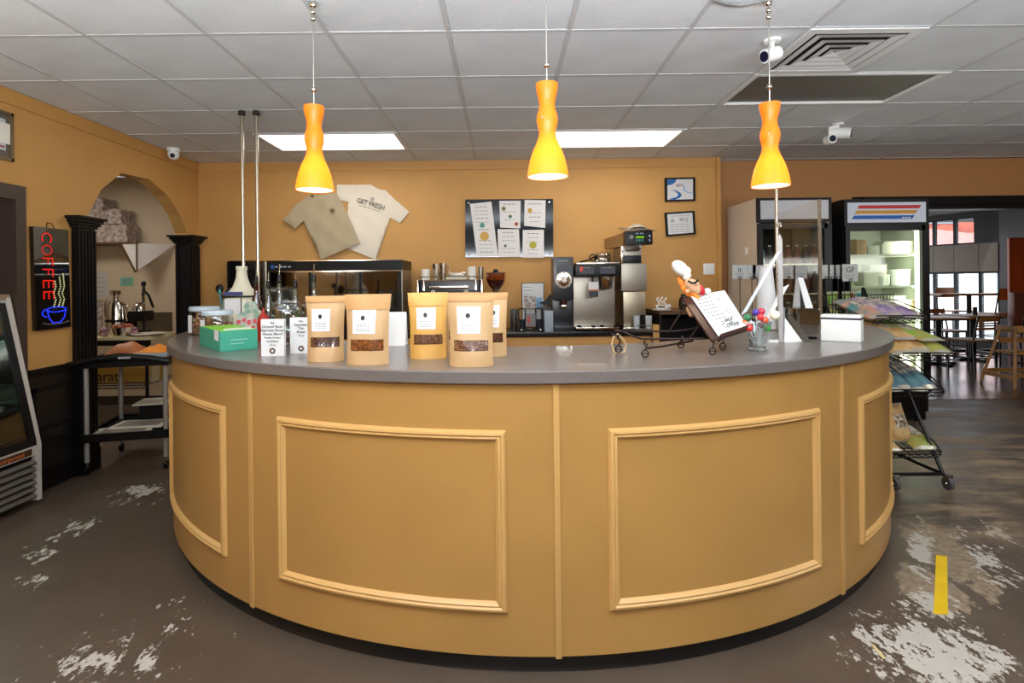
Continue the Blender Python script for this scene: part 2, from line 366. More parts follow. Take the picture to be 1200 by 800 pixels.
for j in range(-9, 6): o.b2((WL, TY0 + TW * j - .011, CEIL - .0004), (9.14, TY0 + TW * j + .011, CEIL + .0195))
for a in ((WL + .014, -3.2, WL + .036, WB),): o.b2((a[0], a[1], CEIL + .001), (a[2], a[3], CEIL + .02))
stuff(o.build('ceiling_grid', gridm, ceil, 0))
o = B().b2((WL, -3.2, CEIL + .005), (9.14, TY0 - 3 * TW, CEIL + .025)); o.build('rear_ceiling_board', cm, ceil, 0)
# lights in the ceiling ------------------------------------------------
def troffer(x0, x1, y0, y1, m, label, lit):
    t = thing('ceiling_light', label, 'light', ((x0 + x1) / 2, (y0 + y1) / 2, CEIL)); w_, d_ = (x1 - x0) / 2 - .005, (y1 - y0) / 2 - .005
    o = B()
    for a, b_ in (((-w_, -d_), (w_, -d_ + .03)), ((-w_, d_ - .03), (w_, d_)), ((-w_, -d_ + .03), (-w_ + .03, d_ - .03)), ((w_ - .03, -d_ + .03), (w_, d_ - .03))): o.b2((a[0], a[1], -.006), (b_[0], b_[1], .028))
    o.build('frame', mat('white_enamel', (225, 225, 225), .4), t, 0)
    B().b2((-w_ + .03, -d_ + .03, .004 if lit else .012), (w_ - .03, d_ - .03, .012 if lit else .02)).build('diffuser', m, t, 0)
lit = emis('lit_diffuser', (255, 250, 240), 3.2)
troffer(-2.085, -.865, 4.605, 5.215, lit, 'lit white rectangular ceiling light on the left, behind the left orange pendant', True)
troffer(.355, 1.575, 4.605, 5.215, lit, 'lit white rectangular ceiling light right of the middle orange pendant', True)
troffer(1.575, 2.795, 3.385, 3.995, mat('smoked_diffuser', (104, 98, 90), .5), 'unlit grey-brown rectangular ceiling light panel beside the vent', False)
# square vent ----------------------------------------------------------
t = thing('ceiling_vent', 'white square ceiling vent with concentric fins', 'vent', (1.88, 3.08, CEIL))
wv = mat('white_enamel'); B().b2((-.3, -.3, .02), (.3, .3, .028)).build('backing', mat('dark_duct', (40, 38, 36), .7), t, 0)
o = B()
for a, b_ in (((-.3, -.3), (.3, -.25)), ((-.3, .25), (.3, .3)), ((-.3, -.25), (-.25, .25)), ((.25, -.25), (.3, .25))): o.b2((a[0], a[1], -.006), (b_[0], b_[1], .004))
o.build('frame', wv, t, 0)
for k, s_ in enumerate((.232, .168, .108, .052)):
    o = B()
    for sx, sy in ((0, 1), (0, -1), (1, 0), (-1, 0)):
        q = s_ - .043
        if sx == 0: pts = [(-s_, sy * s_, -.006), (s_, sy * s_, -.006), (q, sy * q, .002), (-q, sy * q, .002)]
        else: pts = [(sx * s_, -s_, -.006), (sx * s_, s_, -.006), (sx * q, q, .002), (sx * q, -q, .002)]
        vs = [o.bm.verts.new(p) for p in pts]; o.bm.faces.new(vs); vs2 = [o.bm.verts.new((p[0], p[1], p[2] + .003)) for p in pts]; o.bm.faces.new(vs2)
    o.build('fin', wv, t, 0)
# ================================================================== THE ROUND COUNTER
CC = Vector((.15, 4.22)); RT, RB = 2.33, 2.305; ZT = 1.07; ZB = .072
def cp(th, r, z): return Vector((CC.x + r * math.sin(th), CC.y - r * math.cos(th), z))
def th_at(px, r, py=600):
    k = uv(px, py)[0] / F; A = 1 + k * k; Bq = -2 * (CC.x * k + CC.y); Cq = CC.x ** 2 + CC.y ** 2 - r * r
    D = max(0, Bq * Bq - 4 * A * Cq); t = (-Bq - math.sqrt(D)) / (2 * A); return math.atan2(k * t - CC.x, CC.y - t)
def arc(bm_, t0, t1, prof, n, caps=True):
    """sweep a closed (r, z) outline along the counter's arc"""
    rings = [[bm_.bm.verts.new(cp(t0 + (t1 - t0) * i / n, r, z)) for r, z in prof] for i in range(n + 1)]; k = len(prof)
    for a, b in zip(rings, rings[1:]):
        for i in range(k): bm_.bm.faces.new((a[i], a[(i + 1) % k], b[(i + 1) % k], b[i]))
    if caps: bm_.bm.faces.new(rings[0][::-1]); bm_.bm.faces.new(rings[-1])
TA0, TA1 = -math.radians(87), math.radians(84)
cmat = mat('tan_counter_paint', (182, 138, 76), .33, 0, .05, 14, .04, 2.5)
cmat2 = mat('light_tan_moulding_paint', (206, 162, 98), .35, 0, .03, 30)
topm = mat('grey_laminate', (122, 114, 110), .28, 0, .02, 200, .14, 300, coat=.2)
cb = thing('counter_base', 'curved tan panelled counter front standing on the dark floor', 'counter', (0, 0, 0))
seams = [TA0, th_at(295, RB), th_at(653, RB), th_at(987, RB), TA1]
for a, b in zip(seams, seams[1:]):
    o = B(); arc(o, a + .0015, b - .0015, [(RB - .02, ZB), (RB, ZB), (RB, ZT - .045), (RB - .02, ZT - .045)], 40); o.build('panel', cmat, cb, 40)
for s_ in seams[1:4]:
    o = B(); arc(o, s_ - .0045, s_ + .0045, [(RB - .004, ZB - .006), (RB + .004, ZB - .006), (RB + .006, ZB), (RB + .006, ZT - .045), (RB - .004, ZT - .045)], 2); o.build('seam_strip', cmat2, cb, 30)
def frame(t0, t1, z0, z1):
    prof = [(0, 0), (.003, .009), (.008, .015), (.016, .017), (.022, .012), (.028, .014), (.034, .009), (.04, .0)]
    o = B(); n = 28; loops = []
    for s_, r in prof:
        d = s_ / RB; L = []
        for i in range(n): L.append(cp(t0 + d + (t1 - t0 - 2 * d) * i / n, RB + r, z0 + s_))
        for i in range(4): L.append(cp(t1 - d, RB + r, z0 + s_ + (z1 - z0 - 2 * s_) * i / 4))
        for i in range(n): L.append(cp(t1 - d - (t1 - t0 - 2 * d) * i / n, RB + r, z1 - s_))
        for i in range(4): L.append(cp(t0 + d, RB + r, z1 - s_ - (z1 - z0 - 2 * s_) * i / 4))
        loops.append([o.bm.verts.new(p) for p in L])
    for a, b in zip(loops, loops[1:]):
        k = len(a)
        for i in range(k): o.bm.faces.new((a[i], a[(i + 1) % k], b[(i + 1) % k], b[i]))
    return o.build('panel_moulding', cmat2, cb, 32)
q = th_at(295, RB); wid = th_at(594, RB) - th_at(327, RB)
frame(th_at(327, RB), th_at(594, RB), .225, .862)
frame(th_at(713, RB), th_at(960, RB), .225, .862)
frame(th_at(266, RB) - wid, th_at(266, RB), .225, .862)
frame(th_at(1007, RB), th_at(1007, RB) + wid * .98, .225, .862)
o = B(); arc(o, TA0, TA1, [(RB - .07, 0), (RB - .028, 0), (RB - .034, .012), (RB - .036, ZB + .01), (RB - .07, ZB + .01)], 90); o.build('toe_kick', mat('black_cove_rubber', (20, 20, 22), .3), cb, 40)
# inner wall and ends of the carcass
RI = 1.62
o = B(); arc(o, TA0, TA1, [(RI, 0), (RI + .02, 0), (RI + .02, ZT - .045), (RI, ZT - .045)], 60); o.build('inner_panel', cmat, cb, 40)
for th in (TA0, TA1):
    o = B(); arc(o, th - .004, th + .004, [(RI, 0), (RB - .04, 0), (RB - .04, ZT - .05), (RI, ZT - .05)], 1); o.build('end_panel', cmat, cb, 0)
o = B(); R0 = 1.59; e = .004
arc(o, TA0 - .012, TA1 + .012, [(R0, ZT - .045), (RT - e, ZT - .045), (RT, ZT - .045 + e), (RT, ZT - e), (RT - e, ZT), (R0, ZT)], 120)
tag(o.build('countertop', topm, smooth=40), 'grey laminate curved worktop with small items on it', 'countertop')
# ================================================================== PENDANTS
def shade_mat():
    m = bpy.data.materials.new('orange_glass'); m.use_nodes = True; nt = m.node_tree; n = nt.nodes; l = nt.links; b = n['Principled BSDF']
    b.inputs['Base Color'].default_value = lin((240, 140, 34)); b.inputs['Roughness'].default_value = .3
    b.inputs['Emission Color'].default_value = lin((250, 138, 30)); b.inputs['Emission Strength'].default_value = .42
    tr = n.new('ShaderNodeBsdfTranslucent'); tr.inputs[0].default_value = lin((255, 214, 120)); mx = n.new('ShaderNodeMixShader'); mx.inputs[0].default_value = .5
    out = n['Material Output']; l.new(b.outputs[0], mx.inputs[1]); l.new(tr.outputs[0], mx.inputs[2]); l.new(mx.outputs[0], out.inputs[0]); return m
om = shade_mat(); k_ = .00342
prof = [(13, 110), (13.2, 108), (12, 100), (10.0, 92), (9.0, 86), (9.6, 80), (11.9, 73), (12.5, 68), (11.8, 62), (10.2, 56), (9.7, 51), (10.6, 46), (13.4, 39), (17, 31), (20.2, 22), (22.6, 12), (24, 3), (24.2, 0)]
def pendant(X, Y, zb, label, lean=0):
    t = thing('pendant_lamp', label, 'lamp', (X, Y, zb), 0, 'orange glass pendants over the counter')
    o = B(); pr = [(r * k_, z * k_) for r, z in prof]; pin = [((r - .9) * k_, z * k_) for r, z in prof[::-1]]
    o.lathe(pr + pin, n=40); o.build('shade', om, t, 50)
    o = B(); o.lathe([(0, 110 * k_ + .001), (.02, 110 * k_ + .001), (.022, 110 * k_ - .006), (.01, 110 * k_ - .012), (0, 110 * k_ - .012)], n=20); o.build('cap', chrome, t, 40)
    o = B().lathe([(0, .003), (.0785, .003), (.0785, .008), (0, .008)], n=36); o.build('bulb_diffuser', emis('bulb_glow', (255, 238, 205), 4.5), t, 0)
    top = CEIL - zb
    o = B(); o.cyl((0, 0, .37), (0, 0, top), .0032, n=8); o.build('rod', chrome, t, 40)
    for z in (.452, .80, .77) if Y < 2.6 else (): B().ball((0, 0, z), .0125, 14).build('joint', chrome, t, 60)
    B().lathe([(0, top - .02), (.012, top - .018), (.018, top - .004), (.018, top)], n=24).build('ceiling_canopy', chrome, t, 40)
    for a in (-.6, 2.4):
        B().ball((math.sin(a) * .041, -math.cos(a) * .041, 68 * k_), .0045, 10).build('screw', chrome, t, 60)
    for z, e in ((.085, 2.7),):
        l_ = bpy.data.lights.new('pendant_bulb', 'POINT'); l_.energy = e; l_.color = (1, .8, .5); l_.shadow_soft_size = .02
        lo = bpy.data.objects.new('pendant_bulb', l_); COL.objects.link(lo); lo.parent = t; lo.location = (0, 0, z)
    l_ = bpy.data.lights.new('pendant_bulb', 'SPOT'); l_.energy = 3; l_.color = (1, .85, .62); l_.spot_size = 2.2; l_.spot_blend = .6; l_.shadow_soft_size = .05
    lo = bpy.data.objects.new('pendant_bulb', l_); COL.objects.link(lo); lo.parent = t; lo.location = (0, 0, -.005)
p = P(369, 223, 2.47); pendant(p.x, p.y, 1.80, 'orange glass pendant lamp on a chrome rod, left one of three')
p = P(642, 208, 2.22); pendant(p.x, p.y, 1.80, 'orange glass pendant lamp on a chrome rod, middle one of three')
p = P(903, 218, 2.50); pendant(p.x, p.y, 1.80, 'orange glass pendant lamp nearest the vent, right one of three')
# ================================================================== helpers for placed things
def bw(o, name, m, parent, smooth=35):
    """build from world coordinates under a parent that stands at parent.location (unrotated)"""
    bmesh.ops.translate(o.bm, vec=-parent.location, verts=o.bm.verts); return o.build(name, m, parent, smooth)
def slab(o, pts, n, th):
    """thick polygon from 3-D points; n = direction of thickness"""
    n = Vector(n).normalized() * th; a = [o.bm.verts.new(p) for p in pts]; b = [o.bm.verts.new(Vector(p) + n) for p in pts]; k = len(a)
    o.bm.faces.new(a); o.bm.faces.new(b[::-1])
    for i in range(k): o.bm.faces.new((a[(i + 1) % k], a[i], b[i], b[(i + 1) % k]))
    return o
def wq(pxs, Y): return [P(x, y, Y) for x, y in pxs]
def strokes(o, x0, x1, z, h, y=0, words=3, th=.0004, M=None):
    """a line of small print as word-shaped marks"""
    L = x1 - x0; c = x0; rnd = random.Random(int(1e5 * (x0 + z * 3 + h)))
    for i in range(words):
        wl = L / words * rnd.uniform(.62, .88); 
        o.bm.verts.ensure_lookup_table(); n0 = len(o.bm.verts); o.b2((c, y - th, z), (c + wl, y, z + h))
        if M:
            o.bm.verts.ensure_lookup_table(); bmesh.ops.transform(o.bm, matrix=M, verts=o.bm.verts[n0:])
        c += L / words
# ================================================================== COFFEE BAGS
kraft = mat('kraft_paper', (198, 160, 112), .55, 0, .35, 22, .06, 5)
kraftg = mat('golden_kraft_paper', (216, 162, 80), .5, 0, .35, 22, .06, 5)
kraftd = mat('kraft_paper_fold', (190, 142, 88), .6, 0, .3, 22)
beanm = mat('dark_coffee_beans', (66, 30, 18), .3, 0, .3, 60, col2=(110, 52, 24), vscale=60)
beanm2 = mat('amber_granola', (112, 58, 22), .35, 0, .3, 60, col2=(184, 112, 48), vscale=70)
beanm3 = mat('brown_granola', (92, 50, 30), .4, 0, .3, 60, col2=(158, 110, 76), vscale=90)
filmg = glass('bag_window_film', (255, 250, 245), .10, .15)
def coffee_bag(px0, px1, pyt, pyb, label, km, bm_, rz=0, fold=.10, lab=(-.7, .3), lv=(.46, .8), wv_=(.22, .37), seed=1, kind='coffee_bag'):
    cx = (px0 + px1) / 2; b = H(cx, pyb, ZT); W_ = (px1 - px0) / F * b.y; Hh = (P(cx, pyt, b.y).z - ZT); D = .036
    b.y += D * .8; rnd = random.Random(seed)
    t = thing(kind, label, 'coffee bag', (b.x, b.y, ZT + .0005), rz, 'kraft coffee bags on the counter')
    ph = rnd.uniform(0, 6)
    def hw(v): return W_ / 2 * (.90 + .07 * v - .05 * math.sin(v * PI) + (.03 if v > 1 - fold else 0))
    def dp(v): return D * max(0, 1 - v) ** .75 * (1 - .15 * math.sin(v * 7 + ph)) + .0022
    def front(u, v, off=0):
        ww = hw(v); e = (1 - abs(u) ** 3) ; y = -dp(v) * e - off + .0035 * math.sin(3.1 * u + 5 * v + ph) * math.sin(v * PI) * e + .012 * v
        return Vector((u * ww, y, v * Hh * (1 - .0)))
    def back(u, v): return Vector((u * hw(v), dp(v) * (1 - abs(u) ** 3) * .75 + .012 * v, v * Hh))
    u0, u1 = lab[0] - .08, .86
    o = B()
    # front face with the window left open
    us = sorted(set([-1 + 2 * i / 20 for i in range(21)] + [-.78, .80])); vs_ = sorted(set([i / 22 for i in range(23)] + [wv_[0], wv_[1]]))
    G = [[o.bm.verts.new(front(u, v)) for u in us] for v in vs_]
    for j in range(len(vs_) - 1):
        for i in range(len(us) - 1):
            if us[i] >= -.781 and us[i + 1] <= .801 and vs_[j] >= wv_[0] - 1e-6 and vs_[j + 1] <= wv_[1] + 1e-6: continue
            o.bm.faces.new((G[j][i], G[j][i + 1], G[j + 1][i + 1], G[j + 1][i]))
    Bk = [[o.bm.verts.new(back(u, v)) for u in us] for v in vs_]
    for j in range(len(vs_) - 1):
        for i in range(len(us) - 1): o.bm.faces.new((Bk[j][i], Bk[j][i + 1], Bk[j + 1][i + 1], Bk[j + 1][i]))
    for i in range(len(us) - 1):
        o.bm.faces.new((G[0][i], G[0][i + 1], Bk[0][i + 1], Bk[0][i])); o.bm.faces.new((G[-1][i], G[-1][i + 1], Bk[-1][i + 1], Bk[-1][i]))
    o.build('pouch', km, t, 60, weld=True)
    o = B(); o.grid(lambda a, c: front(-.97 + 1.94 * a, 1 - fold + fold * c, .0035 + .001 * math.sin(c * 3)), 16, 3); f = B()
    o.build('top_fold', kraftd if km is kraft else km, t, 60)
    o = B(); o.grid(lambda a, c: front(lab[0] + (lab[1] - lab[0]) * a, lv[0] + (lv[1] - lv[0]) * c, .0014), 10, 10); o.build('paper_label', paper, t, 60)
    o = B()
    def pt(a0, a1, c0, c1):
        o.grid(lambda a, c: front(lab[0] + (lab[1] - lab[0]) * (a0 + (a1 - a0) * a), lv[0] + (lv[1] - lv[0]) * (c0 + (c1 - c0) * c), .002), 2, 1)
    for c0 in (.36, .29, .2, .12):
        for a0 in (.18, .34, .5, .66): pt(a0, a0 + .13, c0, c0 + .025)
    for i in range(11):
        a = PI * (.08 + .84 * i / 10); pt(.46 - .36 * math.cos(a) - .022, .46 - .36 * math.cos(a) + .022, .55 + .38 * math.sin(a), .57 + .38 * math.sin(a))
    o.build('label_lettering', greyink, t, 0)
    o = B(); cv = (lv[0] + (lv[1] - lv[0]) * .66); cu = lab[0] + (lab[1] - lab[0]) * .46
    c_ = front(cu, cv, .0022); vs2 = [o.bm.verts.new(front(cu + .105 * math.cos(2 * PI * i / 16), cv + .036 * math.sin(2 * PI * i / 16), .0024)) for i in range(16)]; o.bm.faces.new(vs2); o.build('label_logo', ink, t, 0)
    o = B()
    for i in range(150):
        u = rnd.uniform(-.76, .78); v = rnd.uniform(wv_[0] + .008, wv_[1] - .008); p = front(u, v, -.004 - rnd.uniform(0, .003))
        g_ = bmesh.ops.create_icosphere(o.bm, subdivisions=1, radius=.0045)
        bmesh.ops.transform(o.bm, matrix=T(p) @ R(rnd.uniform(0, 3), 'X') @ R(rnd.uniform(0, 3), 'Z') @ Matrix.Diagonal((1.25, .7, .8, 1)), verts=g_['verts'])
    stuff(o.build('coffee_beans', bm_, t, 60))
    o = B(); o.grid(lambda a, c: front(-.78 + 1.58 * a, wv_[0] + (wv_[1] - wv_[0]) * c, -.0085), 8, 3); o.build('bean_bed', bm_, t, 60)
    o = B(); o.grid(lambda a, c: front(-.78 + 1.58 * a, wv_[0] + (wv_[1] - wv_[0]) * c, .0004), 8, 3); o.build('clear_window', filmg, t, 60)
    return t
coffee_bag(355, 403, 347, 424, 'kraft coffee bag with dark beans, leftmost, next to the white card', kraft, beanm, .06, seed=2)
coffee_bag(401, 457, 345, 428, 'tall kraft coffee bag with amber contents, second from the left', kraft, beanm2, 0, fold=.22, lab=(-.68, .42), lv=(.44, .78), wv_=(.2, .36), seed=3)
coffee_bag(477, 525, 343, 421, 'golden kraft coffee bag, third from the left', kraftg, beanm3, .1, fold=.2, lab=(-.62, .42), lv=(.45, .77), seed=4)
coffee_bag(523, 581, 346, 430, 'kraft coffee bag standing farthest forward at the counter edge', kraft, beanm3, -.05, lab=(-.62, .44), lv=(.46, .84), wv_=(.22, .37), seed=5, fold=.09)
coffee_bag(519, 563, 343, 414, 'kraft coffee bag tucked between the golden bag and the foremost bag', kraft, beanm, .04, seed=6)
coffee_bag(556, 596, 343, 418, 'kraft coffee bag at the right end, half behind the foremost bag', kraft, beanm, -.12, lab=(-.1, .55), seed=8)
# ================================================================== things left of the bags
# white blank card
b = H(465, 405, ZT); t = thing('table_card', 'small blank white tent card behind the golden bag', 'card', (b.x, b.y, ZT))
o = B(); wd, hg = .044, .165; slab(o, [(-wd, 0, 0), (wd, 0, 0), (wd, .03, hg), (-wd, .03, hg)], (0, 1, 0), .002); o.build('front_leaf', paper, t, 0)
o = B(); slab(o, [(-wd, .062, 0), (wd, .062, 0), (wd, .032, hg), (-wd, .032, hg)], (0, 1, 0), .002); o.build('back_leaf', paper, t, 0)
# glass cookie jars
def cookie_jar(px, py, r, h, label, fill=None, fh=.3):
    b = H(px, py, ZT); t = thing('glass_jar', label, 'jar', (b.x, b.y + r, ZT), 0, 'glass jars on the counter')
    pr = [(0, .002), (r * .9, .002), (r, .01), (r, h * .74), (r * .93, h * .82), (r * .74, h * .86), (r * .74, h * .9)]
    B().lathe(pr + [(q - .003, z + (.003 if i < 3 else 0)) for i, (q, z) in reversed(list(enumerate(pr))) if q > 0] + [(0, .005)], n=32).build('body', clearg, t, 60)
    B().lathe([(0, h * .905), (r * .84, h * .905), (r * .86, h * .925), (r * .7, h * .955), (r * .25, h * .965), (r * .16, h * .975), (r * .22, h), (0, h * 1.01)], n=28).build('lid', clearg if not fill else clearg, t, 60)
    if fill:
        o = B(); rnd = random.Random(3)
        for i in range(60):
            a = rnd.uniform(0, 6.3); q = r * .82 * math.sqrt(rnd.random()); o.ball((q * math.cos(a), q * math.sin(a), rnd.uniform(.02, h * fh)), .012, 6, (1, .7, .8))
        stuff(o.build('contents', fill, t, 60))
    return t
cookie_jar(329, 407, .072, .235, 'large empty-topped glass jar behind the left printed card', mat('brown_cookies', (120, 66, 38), .6), .25)
cookie_jar(362, 400, .058, .235, 'glass jar behind the right printed card, beside the leftmost bag', mat('brown_cookies'), .3)
def print_card(px0, px1, pyt, pyb, label, lines):
    cx = (px0 + px1) / 2; b = H(cx, pyb, ZT); W_ = (px1 - px0) / F * b.y; Hh = P(cx, pyt, b.y).z - ZT
    t = thing('printed_card', label, 'card', (b.x, b.y, ZT)); B().b2((-W_ / 2, 0, 0), (W_ / 2, .022, Hh), bev=.001).build('card', paper, t, 0)
    k = Hh
    text('small_lettering', 'The', .013, ink, T((0, -.001, k * .9)), t)
    for i, s_ in enumerate(lines): text('lettering', s_, .0165 if i < 3 else .011, ink, T((0, -.001, k * (.80 - .1 * i))), t)
    B().lathe([(.006, 0), (.013, 0), (.013, .001), (.006, .001)], n=16, M=T((0, -.001, k * .14)) @ R(PI / 2, 'X')).build('round_seal', mat('brown_seal', (96, 70, 44), .6), t, 0)
    return t
print_card(306, 333, 374, 417, 'white printed card with brown seal, left of two by the glass jars', ['Ground Bean', 'Espresso Roast', 'House Blend', 'Freshly Ground', 'Small Batch', '12 oz'])
print_card(340, 366, 372, 414, 'white printed card with brown seal, right of two, half behind the leftmost bag', ['Espresso', 'The', 'Roast', '12 oz'])
# syrup bottles with pourers
def bottle(px, pyb, pyt, label, gm, rad=.034):
    b = H(px, pyb, ZT); h = P(px, pyt, b.y).z - ZT; hb = h * .52
    t = thing('syrup_bottle', label, 'bottle', (b.x, b.y + rad, ZT), 0, 'syrup bottles behind the jars')
    B().lathe([(0, .001), (rad, .001), (rad, hb * .8), (rad * .9, hb * .9), (rad * .42, hb * 1.15), (rad * .36, h * .76), (rad * .45, h * .77), (0, h * .78)], n=20).build('glass_body', gm, t, 60)
    B().cyl((0, 0, h * .765), (0, 0, h * .86), rad * .4, rad * .32, n=14).build('stopper', blackp, t)
    B().cyl((0, 0, h * .86), (.004, -.004, h), .004, .0025, n=8).build('pour_spout', chrome, t)
sy = glass('bottle_glass', (214, 218, 208), .14, .1, .5)
bottle(325, 397, 309, 'tall clear syrup bottle with steel pourer above the left printed card', sy)
bottle(344, 396, 318, 'clear syrup bottle with black stopper above the gap of the cards', sy)
bottle(366, 397, 309, 'tall clear syrup bottle with steel pourer behind the leftmost coffee bag', sy)
bottle(312, 396, 318, 'slim syrup bottle with black stopper nearest the second pole', sy)
bottle(298, 392, 312, 'syrup bottle with red syrup beside the cream jug', glass('red_syrup', (150, 30, 20), .15))
o = H(309, 399, ZT); t = thing('red_sauce_bottle', 'red plastic sauce bottle behind the tea card stand', 'bottle', (o.x, o.y, ZT))
B().lathe([(0, 0), (.034, .001), (.034, .1), (.026, .13), (.012, .15), (0, .15)], n=20).build('body', mat('red_plastic', (170, 34, 18), .35), t, 50)
B().cyl((0, 0, .148), (0, 0, .18), .012, .004).build('nozzle', mat('red_plastic'), t)
# cream jug with wire label holder
b = H(284, 388, ZT); t = thing('cream_jug', 'cream plastic jug with a wide cone body and label in a black wire holder', 'jug', (b.x, b.y, ZT)); s_ = b.y / F
B().lathe([(0, 0), (19 * s_, .001), (20 * s_, .02), (20 * s_, 36 * s_), (18 * s_, 42 * s_), (10 * s_, 52 * s_), (6.5 * s_, 62 * s_), (5.5 * s_, 71 * s_), (6.2 * s_, 72 * s_), (6.2 * s_, 76 * s_), (0, 76 * s_)], n=32).build('body', cream, t, 50)
o = B(); o.lathe([(20.3 * s_, 40 * s_), (20.9 * s_, 40 * s_), (20.9 * s_, 42 * s_), (20.3 * s_, 42 * s_)], n=32); o.cyl((-12 * s_, -17 * s_, 20 * s_), (-12 * s_, -17 * s_, 41 * s_), .003); o.cyl((8 * s_, -19.4 * s_, 20 * s_), (8 * s_, -19.4 * s_, 41 * s_), .003); o.build('wire_holder', blackm, t)
B().box((-1 * s_, -20.6 * s_, 30 * s_), (18 * s_, .002, 16 * s_)).build('label_card', paper, t, 0)
B().box((-1 * s_, -19.8 * s_, 44.5 * s_), (22 * s_, .006, 4 * s_), bev=.001).build('blue_label', mat('navy_label', (60, 66, 120), .5), t, 0)
# jars with pale lids, labels
def lid_jar(px, py, r, h, label, fill):
    b = H(px, py, ZT); t = thing('lidded_jar', label, 'jar', (b.x, b.y + r, ZT), 0, 'round jars with pale lids at the counter end')
    B().lathe([(0, .001), (r * .9, .001), (r, .012), (r, h * .72), (r * .9, h * .82), (r * .88, h * .86)], n=28).build('glass_body', glass('jar_glass', (235, 232, 225), .10), t, 60)
    B().lathe([(0, .006), (r * .93, .006), (r * .94, h * .6), (0, h * .64)], n=24).build('contents', fill, t, 50)
    B().lathe([(0, h * .84), (r * .98, h * .84), (r, h * .86), (r, h * .97), (r * .95, h), (0, h)], n=28).build('lid', mat('pale_blue_lid', (190, 205, 215), .4), t, 50)
    B().box((-r * .55, -r * .9, h * .4), (.036, .002, h * .62), rot=-.5).build('paper_label', paper, t, 0)
lid_jar(246, 401, .079, .17, 'glass jar with pale blue lid nearest the green box', mat('tan_granola', (142, 104, 74), .6, 0, .6, 60, col2=(96, 62, 40), vscale=50))
lid_jar(231, 393, .088, .175, 'glass jar with pale blue lid farther back at the counter end', mat('dark_granola', (96, 56, 34), .6, 0, .6, 60, col2=(170, 130, 96), vscale=50))
# steel cup with spoons
b = H(262, 386, ZT); t = thing('utensil_cup', 'steel cup holding a teal spoon and dark utensils', 'cup', (b.x, b.y, ZT))
B().lathe([(0, .001), (.042, .001), (.044, .14), (.041, .14), (.039, .006), (0, .006)], n=24).build('cup', chrome, t, 50)
o = B(); o.tube([(.005, 0, .01), (-.01, 0, .16), (-.02, -.004, .25)], .0055); o.ball((-.022, -.004, .262), .014, 10, (.7, .5, 1.3)); o.build('teal_spoon', mat('teal_plastic', (60, 150, 160), .4), t)
o = B(); o.tube([(-.01, .01, .01), (-.02, .02, .2), (-.03, .02, .26)], .006); o.ball((-.035, .02, .285), .03, 12, (1, .45, 1)); o.tube([(.01, .01, .01), (.04, .02, .2)], .005); o.ball((.045, .02, .24), .045, 12, (1, .5, 1.1)); o.build('black_ladle', blackp, t)
# green teabag box
q = [H(234, 404, ZT), H(258, 412.5, ZT), H(302, 408.5, ZT)]; q.append(q[0] + q[2] - q[1]); c = (q[0] + q[2]) / 2
t = thing('tea_box', 'teal open box of tea cards at the counter edge', 'box', (c.x, c.y, ZT)); hh = .095; teal = mat('teal_card', (62, 158, 132), .5); 
up = Vector((0, 0, hh)); o = B()
for a, b_ in zip(q, q[1:] + q[:1]):
    n_ = (b_ - a).cross(Vector((0, 0, 1))); slab(o, [a, b_, b_ + up, a + up], -n_, .003)
slab(o, q, (0, 0, 1), .003); bw(o, 'box_walls', teal, t, 0)
o = B(); ls = mat('lime_card', (130, 205, 40), .5)
cc_ = [c + (p - c) * .93 for p in q]; slab(o, [p + Vector((0, 0, hh - .012)) for p in cc_], (0, 0, 1), .014); bw(o, 'lime_packets', ls, t, 0)
o = B(); e1 = (q[2] - q[1]).normalized(); e2 = (q[0] - q[1]).normalized(); z_ = Vector((0, 0, 1)); a = q[1] + e2 * .018 + z_ * (hh + .003)
o_ = a + e2 * .02; slab(o, [a + e1 * .02, a + e1 * .15, a + e1 * .15 + e2 * .06, a + e1 * .04 + e2 * .06], (0, 0, 1), .003)
f_ = q[1] + e2 * .02 - (e2.cross(z_)) * 0; sd = e2.cross(z_).normalized(); sd = sd if sd.y < 0 else -sd
slab(o, [q[1] + e2 * .02 + z_ * .048 + sd * .002, q[1] + e2 * .09 + z_ * .052 + sd * .002, q[1] + e2 * .09 + z_ * (hh + .002) + sd * .002, q[1] + e2 * .02 + z_ * (hh + .002) + sd * .002], sd, .002); bw(o, 'white_cards', paper, t, 0)
o = B(); m1 = q[1] + e1 * .045 + z_ * .05; fd = e1.cross(z_); fd = fd if fd.y < 0 else -fd
for k, L in ((0, .075), (.018, .06)): slab(o, [m1 + fd * .001 + z_ * -k, m1 + e1 * L + fd * .001 + z_ * -k, m1 + e1 * L + fd * .001 + z_ * (.004 - k), m1 + fd * .001 + z_ * (.004 - k)], fd, .0006)
bw(o, 'pale_print', mat('pale_print', (150, 200, 185), .6), t, 0)
# leaning packet with pink tags, blue packet
b = H(290, 398, ZT); t = thing('tea_packet', 'clear packet with pink and green tags leaning behind the teal box', 'packet', (b.x, b.y, ZT))
s_ = b.y / F
o = B(); slab(o, [(-15 * s_, 0, 0), (13 * s_, 0, 0), (15 * s_, .03, 32 * s_), (10 * s_, .034, 34 * s_), (4 * s_, .05, 44 * s_), (-6 * s_, .05, 47 * s_), (-10 * s_, .034, 31 * s_), (-15 * s_, .03, 30 * s_)], (0, 1, 0), .012); o.build('packet', mat('mottled_packet', (206, 196, 190), .35, col2=(110, 150, 130), vscale=22), t, 0)
o = B()
for i, (x, z) in enumerate([(-12, 20), (-6, 22), (0, 20), (7, 21), (-9, 12), (-1, 12), (6, 13)]): o.box((x * s_, -.004 + z * s_ * .25, z * s_), (4.2 * s_, .003, 6 * s_), bev=.0008)
o.build('pink_tags', mat('pink_tags', (214, 84, 96), .5), t, 0)
